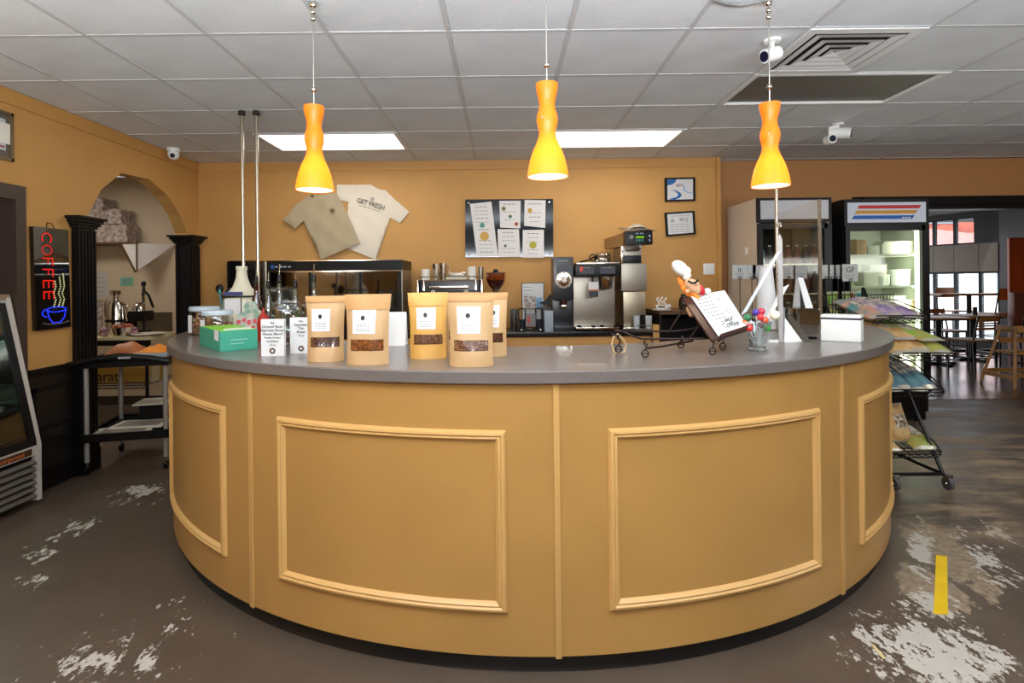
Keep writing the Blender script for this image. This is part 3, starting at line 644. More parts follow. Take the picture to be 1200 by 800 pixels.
b = H(270, 391, ZT); t = tag(B().box((0, 0, .025), (.075, .05, .05), bev=.006).build('blue_packet', mat('blue_packet', (40, 92, 180), .4), loc=(b.x, b.y, ZT)), 'small blue packet behind the tea box', 'packet')
# ================================================================== POLES
def pole(px, name_l, zb=None):
    u = (px - CX) / F; X = u * 4.0 + .0; t = thing('steel_pole', name_l, 'pole', (X, 4.0, ZT), 0, 'steel poles from the counter to the ceiling')
    B().cyl((0, 0, .008), (0, 0, CEIL - ZT - .012), .0125, n=16).build('tube', mat('satin_steel', (190, 178, 160), .25, .9), t)
    B().lathe([(0, 0), (.032, 0), (.032, .006), (.018, .01), (0, .01)], n=20).build('foot_flange', chrome, t, 40)
    z1 = CEIL - ZT; B().lathe([(0, z1), (.022, z1), (.026, z1 - .015), (.026, z1 - .03), (.014, z1 - .036), (0, z1 - .036)], n=20).build('ceiling_flange', mat('dark_bronze', (60, 52, 48), .4, .5), t, 40)
    return t
pole(285.5, 'steel pole at the left end of the counter, above the cream jug'); pole(302.5, 'steel pole at the left end, second from the arch')
pole(911, 'steel pole at the right end of the counter in front of the first cooler')
# ================================================================== ON THE BACK WALL
YW = 5.70
# shirts
c = P(378, 265, YW); t = thing('tan_t_shirt', 'tan t-shirt with a small round print pinned tilted on the wall', 't-shirt', (c.x, YW, c.z))
def q6(pts, ox=325, oy=205, s=6.956): return [(ox + x / s, oy + y / s) for x, y in pts]
def cloth(pxs, y0, name, m, t, th=.014):
    o = B(); vs = [P(x, y, y0) for x, y in pxs]; f = o.bm.faces.new([o.bm.verts.new(v) for v in vs]); bmesh.ops.triangulate(o.bm, faces=o.bm.faces)
    for _ in range(4): bmesh.ops.subdivide_edges(o.bm, edges=[e for e in o.bm.edges if e.calc_length() > .06], cuts=1); bmesh.ops.triangulate(o.bm, faces=o.bm.faces)
    for v in o.bm.verts:
        if not v.is_boundary: v.co.y -= .006 + .006 * math.sin(v.co.x * 31 + v.co.z * 9) * math.sin(v.co.z * 17 - v.co.x * 8)
    r = bmesh.ops.extrude_face_region(o.bm, geom=list(o.bm.faces)); bmesh.ops.translate(o.bm, vec=(0, .004, 0), verts=[v for v in r['geom'] if isinstance(v, bmesh.types.BMVert)])
    return bw(o, name, m, t, 60)
tan_c = mat('tan_cotton', (176, 160, 130), .9, 0, .25, 25); wh_c = mat('white_cotton', (226, 214, 196), .9, 0, .25, 25)
cloth(q6([(240, 178), (150, 245), (45, 365), (148, 437), (213, 372), (250, 450), (300, 560), (358, 690), (470, 640), (672, 552), (600, 380), (528, 225), (500, 215), (480, 150), (430, 138), (390, 160), (330, 165), (280, 160)]), YW - .036, 'shirt_body', tan_c, t)
o = B(); c2 = P(325 + 447 / 6.956, 205 + 290 / 6.956, YW - .052)
o.lathe([(.024, 0), (.028, 0), (.028, .001), (.024, .001)], n=24, c=c2, M=R(PI / 2, 'X')); o.lathe([(0, 0), (.017, 0), (.017, .001)], n=20, c=c2, M=R(PI / 2, 'X')); bw(o, 'round_print', mat('brown_ink', (104, 84, 58), .8), t, 0)
o = B(); a_ = wq(q6([(262, 172), (285, 158), (300, 170), (290, 186)]), YW - .046); slab(o, a_, (0, 1, 0), .003); bw(o, 'neck_label', mat('brown_ink'), t, 0)
c = P(435, 260, YW); t = thing('white_t_shirt', 'white t-shirt with a printed slogan pinned behind the tan one', 't-shirt', (c.x, YW, c.z))
cloth(q6([(485, 78), (485, 202), (578, 218), (572, 330), (590, 420), (650, 540), (580, 600), (690, 645), (800, 688), (860, 520), (920, 345), (1000, 392), (1076, 300), (960, 200), (880, 124), (840, 120), (780, 90), (765, 78), (640, 80)]), YW - .006, 'shirt_body', wh_c, t)
c2 = P(325 + 762 / 6.956, 205 + 238 / 6.956, YW - .022) - t.location
text('slogan', 'GET FRESH', .072, ink, T(c2) @ R(math.radians(17), 'Y') @ Matrix.Diagonal((.86, 1, 1, 1)), t)
c2 = P(325 + 755 / 6.956, 205 + 272 / 6.956, YW - .022) - t.location
o = B(); strokes(o, -.12, .12, -.003, .006, words=5); bmesh.ops.transform(o.bm, matrix=T(c2) @ R(math.radians(17), 'Y'), verts=o.bm.verts); o.build('small_print', greyink, t, 0)
c2 = P(325 + 775 / 6.956, 205 + 196 / 6.956, YW - .02) - t.location
B().lathe([(0, 0), (.022, 0), (.022, .001)], c=c2, n=20, M=R(PI / 2, 'X')).build('round_print', mat('pale_ink', (176, 168, 156), .8), t, 0)
# notice board
def q8(pts): return [(540 + x / 9.757, 228 + y / 9.757) for x, y in pts]
c = P(596, 268, YW); t = thing('notice_board', 'black glossy notice board with five printed sheets and round studs', 'notice board', (c.x, YW, c.z))
o = B(); slab(o, wq(q8([(50, 55), (1055, 48), (1058, 708), (52, 715)]), YW - .02), (0, 1, 0), .018); bw(o, 'board', mat('black_acrylic', (16, 18, 24), .08), t, 0)
sheets = [([(105, 105), (350, 80), (425, 700), (185, 705)], [((245, 350), 30, (90, 150, 140)), ((270, 475), 52, (206, 164, 84))], (200, 210)),
 ([(440, 70), (685, 70), (680, 385), (450, 375)], [((490, 160), 24, (110, 110, 40)), ((635, 335), 22, (170, 70, 50)), ((565, 250), 20, (60, 110, 80))], 0),
 ([(730, 60), (970, 65), (965, 380), (725, 355)], [((790, 180), 26, (190, 150, 40))], 0),
 ([(420, 395), (665, 395), (680, 705), (430, 710)], [((510, 585), 16, (70, 90, 80))], 0),
 ([(710, 405), (950, 400), (950, 720), (705, 720)], [((825, 575), 42, (176, 170, 50))], 0)]
for k, (poly, dots, _) in enumerate(sheets):
    o = B(); slab(o, wq(q8(poly), YW - .0235 - k * .0006), (0, 1, 0), .0015); sh = bw(o, 'sheet', mat('notice_paper', (226, 222, 220), .5), t, 0)
    x0 = (poly[0][0] + poly[3][0]) / 2 + 35; x1 = (poly[1][0] + poly[2][0]) / 2 - 35; y0 = max(poly[0][1], poly[1][1]) + 20; y1 = min(poly[2][1], poly[3][1]) - 20
    o = B(); n_ = max(5, int((y1 - y0) / 42)); sk = (poly[3][0] - poly[0][0]) / (poly[3][1] - poly[0][1])
    for i in range(n_):
        yy = y0 + (y1 - y0) * (i + .5) / n_; dx = (yy - (poly[0][1] + poly[3][1]) / 2) * sk; rr_ = random.uniform(.0, .3) * (x1 - x0) / 2
        if any(abs(yy - d[0][1]) < d[1] * .8 for d in dots): continue
        a = P(*q8([(x0 + dx + rr_, yy)])[0], YW - .0245 - k * .0006); b_ = P(*q8([(x1 + dx - rr_, yy)])[0], YW - .0245 - k * .0006)
        L = b_ - a
        for j in range(3):
            s0 = a + L * (j / 3); s1 = a + L * (j / 3 + .27); hgt = Vector((0, 0, .0045 if i % 3 else .007)); slab(o, [s0, s1, s1 + hgt, s0 + hgt], (0, 1, 0), .0005)
    bmesh.ops.translate(o.bm, vec=-t.location, verts=o.bm.verts); o.build('print', greyink, sh, 0)
    for (dx_, dy_), rd, colr in dots:
        pc = P(*q8([(dx_, dy_)])[0], YW - .0247 - k * .0006) - t.location; B().lathe([(0, 0), (rd * .0009, 0), (rd * .0009, .0006)], c=pc, n=20, M=R(PI / 2, 'X')).build('round_emblem', mat('emblem_%d_%d_%d' % colr, colr, .6), sh, 0)
for x, y in ((90, 95), (1012, 88), (95, 680), (1018, 672)):
    pc = P(*q8([(x, y)])[0], YW - .02) - t.location; B().lathe([(0, .012), (.009, .010), (.011, .004), (.011, 0)], c=pc, n=16, M=R(PI / 2, 'X')).build('stud', chrome, t, 40)
# framed certificates
def frame_px(outer, label, name, wd=.022):
    c = sum((P(x, y, YW) for x, y in outer), Vector()) / 4; t = thing(name, label, 'picture frame', (c.x, YW, c.z)); pts = wq(outer, YW - .02); inn = [c + Vector((0, 0, 0)) + (Vector((p.x - c.x, 0, p.z - c.z))) for p in pts]
    cc2 = Vector((c.x, YW - .02, c.z)); ins = [cc2 + (p - cc2) * (1 - 2 * wd / .3) for p in pts]; o = B()
    for i in range(4): slab(o, [pts[i], pts[(i + 1) % 4], ins[(i + 1) % 4], ins[i]], (0, 1, 0), .018)
    bw(o, 'frame', black, t, 0); o = B(); slab(o, [p + Vector((0, .006, 0)) for p in ins], (0, 1, 0), .004); bw(o, 'sheet', mat('certificate_paper', (214, 214, 216), .5), t, 0); return t, cc2
def q1(pts): return [(770 + x / 8.89, 195 + y / 8.89) for x, y in pts]
t, c0 = frame_px(q1([(82, 118), (398, 112), (400, 358), (84, 366)]), 'black-framed certificate with blue swooshes, upper of two on the wall', 'certificate_frame')
blue = mat('print_blue', (30, 98, 172), .6)
o = B(); slab(o, wq(q1([(108, 138), (200, 134), (190, 165), (150, 190), (108, 196)]), YW - .0155), (0, 1, 0), .001)
slab(o, wq(q1([(130, 342), (185, 345), (235, 328), (258, 300), (240, 272), (205, 252), (140, 240), (195, 262), (222, 290), (205, 318), (130, 335)]), YW - .0155), (0, 1, 0), .001); bw(o, 'blue_swoosh', blue, t, 0)
o = B(); slab(o, wq(q1([(272, 200), (290, 190), (288, 240), (320, 262), (365, 270), (365, 280), (310, 272), (272, 246)]), YW - .0155), (0, 1, 0), .001); bw(o, 'pale_swoosh', mat('pale_blue_print', (140, 180, 214), .6), t, 0)
o = B(); slab(o, wq(q1([(190, 185), (280, 178), (262, 205), (205, 218)]), YW - .0155), (0, 1, 0), .001); bw(o, 'grey_patch', mat('grey_print', (178, 164, 170), .6), t, 0)
t, c0 = frame_px(q1([(80, 482), (390, 460), (405, 705), (97, 730)]), 'black-framed score sheet hung slightly crooked, lower of two on the wall', 'score_sheet_frame')
pa = P(*q1([(160, 566)])[0], YW - .016) - t.location; text('grade_letter', 'A', .055, ink, T(pa), t)
pa = P(*q1([(278, 556)])[0], YW - .016) - t.location; text('score', '99.5', .056, greyink, T(pa), t)
o = B()
for i, yy in enumerate((515, 605, 630, 655, 680)):
    a = P(*q1([(140, yy + 6)])[0], YW - .0155); b_ = P(*q1([(345, yy - 6)])[0], YW - .0155); L = b_ - a
    for j in range(4): s0 = a + L * (j / 4); s1 = a + L * (j / 4 + .2); slab(o, [s0, s1, s1 + Vector((0, 0, .004)), s0 + Vector((0, 0, .004))], (0, 1, 0), .0005)
bw(o, 'print', greyink, t, 0)
# switch and socket
p = P(831, 315, YW); t = thing('light_switch', 'white double light switch plate on the back wall', 'switch', (p.x, WB, p.z)); B().box((0, -.004, 0), (.115, .008, .115), bev=.003).build('plate', white, t)
for x in (-.025, .025): B().box((x, -.010, 0), (.03, .008, .065), bev=.002).build('rocker', white, t)
p = P(832, 334, YW); t = thing('wall_socket', 'tan painted socket plate below the light switch', 'socket', (p.x, WB, p.z)); B().box((0, -.004, 0), (.075, .008, .115), bev=.003).build('plate', wallm, t)
for z in (-.022, .022): B().box((0, -.009, z), (.032, .004, .028), bev=.002).build('outlet', wallm, t)
# paper towel dispenser
p = P(291.5, 333, 5.6); t = thing('towel_dispenser', 'black rounded paper towel dispenser on the wall behind the poles', 'dispenser', (p.x, WB, p.z - .22))
B().box((0, -.12, .21), (.34, .22, .5), bev=.035).build('cover', mat('black_gloss_plastic', (14, 14, 17), .15), t); B().box((.03, -.06, .2), (.35, .11, .5), bev=.02).build('back_case', cream, t); B().box((0, -.14, -.045), (.24, .16, .012)).build('paper_slot', paper, t, 0)
# ================================================================== BACK COUNTER AND MACHINES
ZC = .91; YF = 5.08
t = thing('back_cabinet', 'tan back cabinet under the black worktop along the wall', 'cabinet', (-.6, 5.4, 0)); xR = P(765, 388, YF).x; xL = -2.75
o = B(); o.b2((xL, YF + .03, 0), (xR - .01, WB - .04, ZC - .045)); bw(o, 'body', wallm, t, 0)
tag(B().b2((0, 0, 0), (.057, .08, ZC + .055)).build('end_post', wallm, loc=(xR + .003, YF, 0), smooth=0), 'tan painted post at the right end of the back worktop', 'post')
for k in range(5):
    a = xL + .05 + k * .8; o = B(); o.b2((a, YF + .012, .12), (a + .74, YF + .03, ZC - .1), bev=.004); bw(o, 'door', wallm, t, 0)
tag(B().b2((xL, YF, ZC - .045), (xR, WB - .04, ZC), bev=.004).build('back_worktop', mat('black_laminate', (20, 20, 22), .25)), 'black worktop along the back wall carrying the coffee machines', 'worktop')
def dims(x0, x1, yt, yb, Y):
    a = P(x0, yt, Y); b = P(x1, yb, Y); return a.x, b.x, b.z, a.z
def pxbox(o, x0, x1, yt, yb, Y0, Y1, bev=0):
    X0, X1, Z0, Z1 = dims(x0, x1, yt, yb, Y0); o.b2((X0, Y0, Z0), (X1, Y1, Z1), bev=bev); return o
# display case ---------------------------------------------------------
Y0 = 5.13; x0, x1 = P(313, 350, Y0).x, P(472, 350, Y0).x; ztop = P(400, 305.5, Y0).z; cx = (x0 + x1) / 2; w2 = (x1 - x0) / 2; hh = ztop - ZC
t = thing('display_case', 'long black-topped glass display case on the back worktop', 'display case', (cx, Y0, ZC))
o = B(); o.b2((w2 - .012, 0, .0), (w2, .5, hh)); o.b2((-w2, 0, 0), (-w2 + .012, .5, hh)); o.b2((-w2 + .012, .49, 0), (w2 - .012, .5, hh)); bsh = o.build('steel_shell', steel, t, 0)
B().b2((-w2, -.006, hh - .09), (w2 + .002, .5, hh + .003), bev=.003).build('header', black, t, 0); B().b2((-w2 + .012, 0, 0), (w2 - .012, .49, .09)).build('base', black, t, 0)
B().b2((-w2, -.012, hh - .102), (w2, -.002, hh - .092)).build('chrome_strip', chrome, t, 0)
B().b2((-w2, -.007, hh - .0), (w2, .003, hh + .008)).build('top_edge', chrome, t, 0)
for x in (-w2 + .015, -.02 - w2 * .33, w2 * .38, w2 - .03): B().b2((x - .013, -.008, .09), (x + .013, .012, hh - .1)).build('mullion', black, t, 0)
for a, b_ in ((-w2 + .03, -.033 - w2 * .33), (-.007 - w2 * .33, w2 * .38 - .013), (w2 * .38 + .013, w2 - .043)): B().b2((a, 0, .09), (b_, .005, hh - .1)).build('glass_pane', glass('case_glass', (190, 180, 160), .22), t, 0)
for z in (.26, .42): B().b2((-w2 + .014, .05, z), (w2 - .014, .46, z + .01)).build('shelf', mat('olive_shelf', (112, 98, 70), .5), t, 0)
B().b2((-w2 + .014, .47, .09), (w2 - .014, .485, hh - .1)).build('back_panel', mat('olive_brown_panel', (104, 84, 52), .5), t, 0)
B().b2((-w2 + .04, -.0075, hh - .065), (-w2 + .07, -.006, hh - .035)).build('blue_mark', mat('blue_mark', (30, 90, 190), .5), t, 0)
o = B(); strokes(o, -w2 + .08, -w2 + .24, hh - .057, .014, -.0062, 4); o.build('maker_lettering', mat('pale_lettering', (160, 170, 190), .5), t, 0)
# things inside / in front: small glasses on its shelf
for px, w_, h_, mm, lb in ((401, .055, .07, mat('pale_grey_plastic', (190, 196, 198), .4), 'small pale grey tub in front of the display case'), (412.5, .09, .05, chrome, 'small steel bowl in front of the display case')):
    p = P(px, 345, 4.2); 
p = P(386, 320, 5.35)
for px, lb in ((388, 'upside-down glass tumbler in the display case, left one'), (396, 'upside-down glass tumbler in the display case, right one')):
    p = P(px, 330, 5.3); q = tag(B().lathe([(0, .11), (.026, .11), (.032, 0), (.029, 0), (.024, .106), (0, .106)], n=18).build('glass_tumbler', clearg, loc=(p.x, 5.3, ZC + .431)), lb, 'glass', 'tumblers in the display case')
# espresso machine ------------------------------------------------------
Y0 = 5.22; a = P(488, 328, Y0); b = P(566, 346, Y0); zt = a.z; W_ = b.x - a.x; cx = (a.x + b.x) / 2
t = thing('espresso_machine', 'black and chrome espresso machine behind the coffee bags', 'coffee machine', (cx, Y0, ZC)); h = zt - ZC
B().box((0, .24, .035 + (h - .035) / 2 + .0), (W_ * .86, .44, h - .05), bev=.012).build('body', mat('gunmetal', (52, 50, 50), .3, .5), t)
for sx in (-1, 1):
    for k in range(3): B().b2((sx * (W_ / 2 - .012 - k * .028) - .006, -.01, .02), (sx * (W_ / 2 - .012 - k * .028) + .006, .46, h + .0), bev=.004).build('side_fin', chrome if k != 1 else blackp, t)
B().b2((-W_ * .3, -.02, h - .085), (W_ * .28, .03, h - .06), bev=.004).build('chrome_bar', chrome, t); B().b2((-W_ * .43, -.012, h - .19), (W_ * .43, .02, h - .1), bev=.005).build('control_panel', blackp, t)
for sx in (-.25, .25):
    o = B(); o.cyl((sx * W_, -.02, h - .2), (sx * W_, -.02, h - .14), .038, n=20); o.build('group_head', chrome, t); B().cyl((sx * W_, -.05, h - .2), (sx * W_, -.18, h - .215), .014, .017, n=12).build('portafilter_handle', blackp, t)
    B().cyl((sx * W_, .0, h - .115), (sx * W_, -.022, h - .115), .022, n=16).build('gauge', chrome, t)
B().b2((-W_ * .43, -.12, .03), (W_ * .43, .03, .08), bev=.005).build('drip_tray', steel, t)
for sx in (-1, 1): B().cyl((sx * W_ * .36, .1, 0), (sx * W_ * .36, .1, .035), .02).build('foot', blackp, t)
o = B(); o.tube([(-W_ * .46, .02, h + .004), (-W_ * .46, .02, h + .03), (W_ * .46, .02, h + .03), (W_ * .46, .02, h + .004)], .004); o.tube([(-W_ * .46, .45, h + .004), (-W_ * .46, .45, h + .03), (W_ * .46, .45, h + .03), (W_ * .46, .45, h + .004)], .004); stuff(o.build('cup_rail', chrome, t))
zt2 = ZC + h + .001
def oncup(px, w_, h_, m, label, name, cat, handle=False, gr=None, yy=5.4, z=None, taper=.85):
    p = P(px, 320, yy); t = thing(name, label, cat, (p.x, yy, zt2 if z is None else z)); r = w_ / 2
    if gr: t['group'] = gr
    B().lathe([(0, 0), (r * taper, 0), (r, h_), (r * .92, h_), (r * taper * .9, .006), (0, .006)], n=22).build('body', m, t, 50)
    if handle: B().tube([(r * .9, 0, h_ * .82), (r * 1.6, 0, h_ * .75), (r * 1.6, 0, h_ * .35), (r * .85, 0, h_ * .2)], .005).build('handle', m, t)
    return t
oncup(499, .085, .105, mat('white_china', (228, 224, 214), .25), 'white china cup at the left on top of the espresso machine', 'white_cup', 'cup', gr='cups on the espresso machine', taper=1)
oncup(553, .085, .125, mat('white_china'), 'white china cup at the right on top of the espresso machine', 'white_cup', 'cup', gr='cups on the espresso machine', taper=1)
oncup(511.5, .075, .155, chrome, 'steel milk pitcher beside the left cup, left of two', 'milk_pitcher', 'pitcher', gr='steel pitchers on the espresso machine')
oncup(519.5, .075, .165, chrome, 'taller steel milk pitcher, right of two on the espresso machine', 'milk_pitcher', 'pitcher', True, gr='steel pitchers on the espresso machine', yy=5.48)
oncup(563.5, .055, .12, steel, 'dark steel shaker cup at the right end of the espresso machine', 'shaker_cup', 'cup')
p = P(535, 325, 5.34); t = thing('cup_tray', 'low cream and steel tray of small cups on the espresso machine', 'tray', (p.x, 5.4, zt2)); B().box((0, 0, .015), (.2, .2, .03), bev=.006).build('tray', cream, t); B().box((.0, .02, .05), (.14, .14, .035), bev=.006).build('dark_lid', steel, t)
B().ball((.07, -.03, .06), .026, 14).build('steel_tamper', chrome, t)
# hopper grinder
p = P(581, 340, 5.25); t = thing('hopper_grinder', 'small grinder with amber bean hopper right of the espresso machine', 'grinder', (p.x, 5.3, ZC)); zz = p.z - ZC; s_ = 5.3 / F
B().b2((-.07, -.07, 0), (.07, .1, zz - .02), bev=.01).build('body', black, t); B().lathe([(.03, zz - .02), (.035, zz + .01), (.05, zz + .02), (0, zz + .02)], n=20).build('collar', chrome, t, 40)
B().lathe([(0, zz + .025), (.04, zz + .025), (.07, zz + .06), (.086, zz + .1), (0, zz + .105)], n=28).build('beans', mat('dark_coffee_beans'), t, 50)
B().lathe([(.045, zz + .02), (.075, zz + .055), (.092, zz + .1), (.094, zz + .16), (.09, zz + .16)], n=28).build('hopper', glass('amber_hopper', (214, 160, 100), .15), t, 50)
B().lathe([(0, zz + .16), (.096, zz + .16), (.096, zz + .168), (.03, zz + .172), (0, zz + .172)], n=28).build('hopper_lid', mat('brown_smoked_plastic', (62, 38, 26), .25), t, 40); B().ball((0, 0, zz + .18), .026, 14).build('lid_knob', blackp, t)
# organisers left of the black grinder -----------------------------------
def on_back(x0, x1, yt, Y, d, name, label, cat, m, part='body', bev=.004):
    X0, X1, Z0, Z1 = dims(x0, x1, yt, 388, Y); t = thing(name, label, cat, ((X0 + X1) / 2, Y + d / 2, ZC)); B().b2((-(X1 - X0) / 2, -d / 2, 0.0), ((X1 - X0) / 2, d / 2, Z1 - ZC), bev=bev).build(part, m, t); return t, (X1 - X0) / 2, Z1 - ZC
t, w_, h_ = on_back(598, 607, 362, 5.2, .09, 'black_canister', 'small black canister left of the condiment rack', 'canister', blackp); B().b2((-.004, -.05, .02), (.004, -.045, h_ - .02)).build('steel_stripe', chrome, t, 0)
X0, X1, Z0, Z1 = dims(612, 637, 332, 365, 5.45); t = thing('notice_stand', 'clear stand with a white information sheet behind the condiment rack', 'sign', ((X0 + X1) / 2, 5.45, ZC)); B().b2((-(X1 - X0) / 2, 0, .06), ((X1 - X0) / 2, .003, Z1 - ZC)).build('sheet', paper, t, 0)
o = B(); w_ = (X1 - X0) / 2; o.b2((-w_ - .008, -.002, 0), (-w_, .006, Z1 - ZC + .008)); o.b2((w_, -.002, 0), (w_ + .008, .006, Z1 - ZC + .008)); o.b2((-w_, -.002, Z1 - ZC), (w_, .006, Z1 - ZC + .008)); o.build('frame', mat('dark_bronze'), t, 0)
B().b2((.01, -.002, .2), (w_ * .85, 0, .31)).build('blue_panel', mat('pale_blue_print'), t, 0); B().b2((-w_ - .008, -.05, 0), (w_ + .008, .05, .008)).build('foot', acryl, t, 0)
o = B(); 
for i in range(6): strokes(o, -w_ * .85, -.005, .41 - i * .035, .006, -.001, 3)
o.build('print', greyink, t, 0)
X0, X1, Z0, Z1 = dims(608, 636, 362, 388, 5.14); t = thing('condiment_rack', 'black wire condiment rack with small signs left of the black grinder', 'rack', ((X0 + X1) / 2, 5.2, ZC)); w_ = (X1 - X0) / 2; h_ = Z1 - ZC
o = B()
for z in (.01, h_ * .5, h_): o.tube([(-w_, -.06, z), (w_, -.06, z), (w_, .06, z), (-w_, .06, z)], .0035, closed=True)
for x in (-w_, -w_ * .45, w_ * .45, w_):
    for y in (-.06, .06): o.cyl((x, y, .01), (x, y, h_), .0035, n=6)
o.build('wire_frame', blackm, t)
B().b2((-w_ * .4, -.066, .05), (w_ * .4, -.062, .17)).build('centre_card', mat('grey_card', (120, 114, 118), .5), t, 0); B().b2((-w_ * .3, -.068, .08), (-.005, -.0665, .14)).build('red_print', mat('red_print', (170, 60, 66), .5), t, 0)
B().b2((-w_ * .55, -.03, h_ * .98), (w_ * .45, -.026, h_ + .12)).build('back_card', mat('mottled_card', (190, 182, 176), .5, col2=(120, 104, 96), vscale=40), t, 0)
for x in (-w_ * .72, w_ * .72): B().lathe([(0, .012), (.022, .012), (.024, .11), (0, .115)], c=(x, -.02, 0), n=16).build('packet_cup', mat('dark_tumbler', (40, 48, 56), .2), t, 40)
for x in (-w_ * .8, w_ * .8): B().ball((x, -.075, .014), .013, 12).build('chrome_foot', chrome, t)
t, w_, h_ = on_back(638, 648.5, 364, 5.13, .12, 'card_box', 'pale card box in front of the black napkin caddy', 'box', mat('grey_blue_card', (150, 160, 172), .45)); 
X0, X1, Z0, Z1 = dims(632, 646, 344, 362, 5.33); t = thing('napkin_caddy', 'black caddy with jagged dark napkins beside the grinder', 'caddy', ((X0 + X1) / 2, 5.35, ZC)); w_ = (X1 - X0) / 2; B().b2((-w_ * .7, -.05, 0), (w_, .06, Z0 - ZC + .02), bev=.004).build('box', blackp, t)
o = B(); slab(o, [(-w_ * 1.1, -.03, Z0 - ZC + .06), (w_, -.03, Z0 - ZC + .02), (w_, -.03, Z1 - ZC), (w_ * .6, -.03, Z1 - ZC - .02), (0, -.03, Z1 - ZC - .07), (-w_ * .6, -.03, Z1 - ZC - .08)], (0, 1, 0), .05); o.build('napkins', black, t, 0)
# black grinder ----------------------------------------------------------
Y0 = 5.15; X0, X1, Z0, Z1 = dims(648.5, 673, 301, 387, Y0); t = thing('bulk_grinder', 'tall black coffee grinder with a large chrome dial', 'grinder', ((X0 + X1) / 2, Y0, ZC)); w_ = (X1 - X0) / 2; h_ = Z1 - ZC
navy = mat('blue_black_enamel', (26, 28, 36), .28); o = B(); o.b2((-w_, .0, h_ * .42), (w_, .3, h_), bev=.01); o.b2((-w_, .12, .04), (w_, .3, h_ * .43), bev=.004); o.b2((-w_, -.0, 0), (w_, .3, .05), bev=.006); o.build('body', navy, t)
zc = P(661, 328, Y0).z - ZC; B().lathe([(0, .03), (.026, .03), (.03, .02), (.058, .016), (.06, .0), (.076, .0), (.076, -.006), (0, -.006)], c=(0, -.003, zc), n=32, M=R(PI / 2, 'X')).build('dial', chrome, t, 40)
o = B()
for i in range(16): a = 2 * PI * i / 16; o.box((.068 * math.cos(a), -.006, zc + .068 * math.sin(a)), (.006, .004, .006))
o.build('dial_marks', blackp, t, 0)
B().lathe([(.02, 0), (.034, .04), (.034, .09), (.0, .09)], c=(0, .04, h_ * .43 - .09), n=20).build('chute', mat('brown_smoked_plastic'), t, 40); B().box((0, .02, h_ * .33), (.045, .03, .03), bev=.004).build('chute_clip', chrome, t)
B().b2((-.045, -.002, h_ - .045), (.045, .001, h_ - .03)).build('maker_plate', greyink, t, 0); B().b2((-w_ * .7, -.002, h_ - .15), (w_ * .7, .001, h_ - .07)).build('front_plate', mat('slate_plate', (44, 46, 54), .4), t, 0)
# brewer -----------------------------------------------------------------
Y0 = 5.16; X0, X1, Z0, Z1 = dims(674, 725, 308, 385, Y0); t = thing('coffee_brewer', 'wide stainless coffee brewer with black control panel and red switch', 'coffee machine', ((X0 + X1) / 2, Y0, ZC)); w_ = (X1 - X0) / 2; h_ = Z1 - ZC
B().b2((-w_, .16, .03), (w_, .4, h_ - .12), bev=.004).build('back_panel', steel, t); B().b2((-w_, -.02, h_ - .125), (w_ + .004, .4, h_ - .015), bev=.006).build('control_housing', blackp, t)
B().b2((-w_ + .01, -.04, h_ - .015), (w_ + .006, .42, h_), bev=.003).build('top_plate', chrome, t)
for x in (-.1, .1):
    B().b2((x - .07, -.024, h_ - .105), (x + .07, -.019, h_ - .035)).build('control_label', mat('slate_plate'), t, 0); o = B(); strokes(o, x - .05, x + .05, h_ - .05, .006, -.025, 2); o.build('control_print', greyink, t, 0)
B().box((-w_ + .055, -.028, h_ - .06), (.026, .016, .045), bev=.004).build('red_switch', mat('red_switch', (220, 50, 30), .35), t)
B().lathe([(0, 0), (.05, .0), (.066, .04), (.07, .12), (0, .12)], c=(.09, .05, h_ - .25), n=28).build('brew_basket', chrome, t, 40); B().cyl((-.03, .05, h_ - .24), (-.03, .05, h_ - .12), .012).build('faucet', blackp, t)
B().b2((-.08, -.01, h_ - .32), (.015, -.006, h_ - .18)).build('hang_tag', paper, t, 0); B().b2((-.078, -.012, h_ - .32), (.013, -.0105, h_ - .262)).build('tag_band', navy, t, 0); B().b2((-.08, -.012, h_ - .262), (.015, -.0105, h_ - .25)).build('tag_stripe', mat('orange_print', (210, 110, 50), .5), t, 0)
o = B(); o.b2((-w_, -.03, .018), (w_, .4, .035), bev=.004); o.build('base_plate', chrome, t)
for x in (-w_ + .03, -.04, .04, w_ - .03): B().cyl((x, 0, 0), (x, 0, .02), .018).build('foot', blackp, t); B().cyl((x, -.02, .035), (x, -.02, .055), .02).build('warmer_knob', blackp, t)
# pan on top
p = P(706, 300, 5.3); t = thing('steel_pan', 'small polished steel pan with a dark handle on top of the brewer', 'pan', (p.x, 5.33, ZC + h_ + .001)); B().lathe([(0, 0), (.07, 0), (.083, .02), (.085, .085), (.06, .105), (.02, .112), (0, .112)], n=28).build('pan', chrome, t, 50)
o = B(); o.tube([(-.08, 0, .06), (-.13, -.02, .03), (-.22, -.05, .012)], .008); o.build('handle', blackp, t); B().tube([(-.085 - .035 * math.cos(a), 0, .055 + .03 * math.sin(a)) for a in [i * PI / 4 for i in range(8)]], .007, closed=True).build('ring_grip', blackp, t)
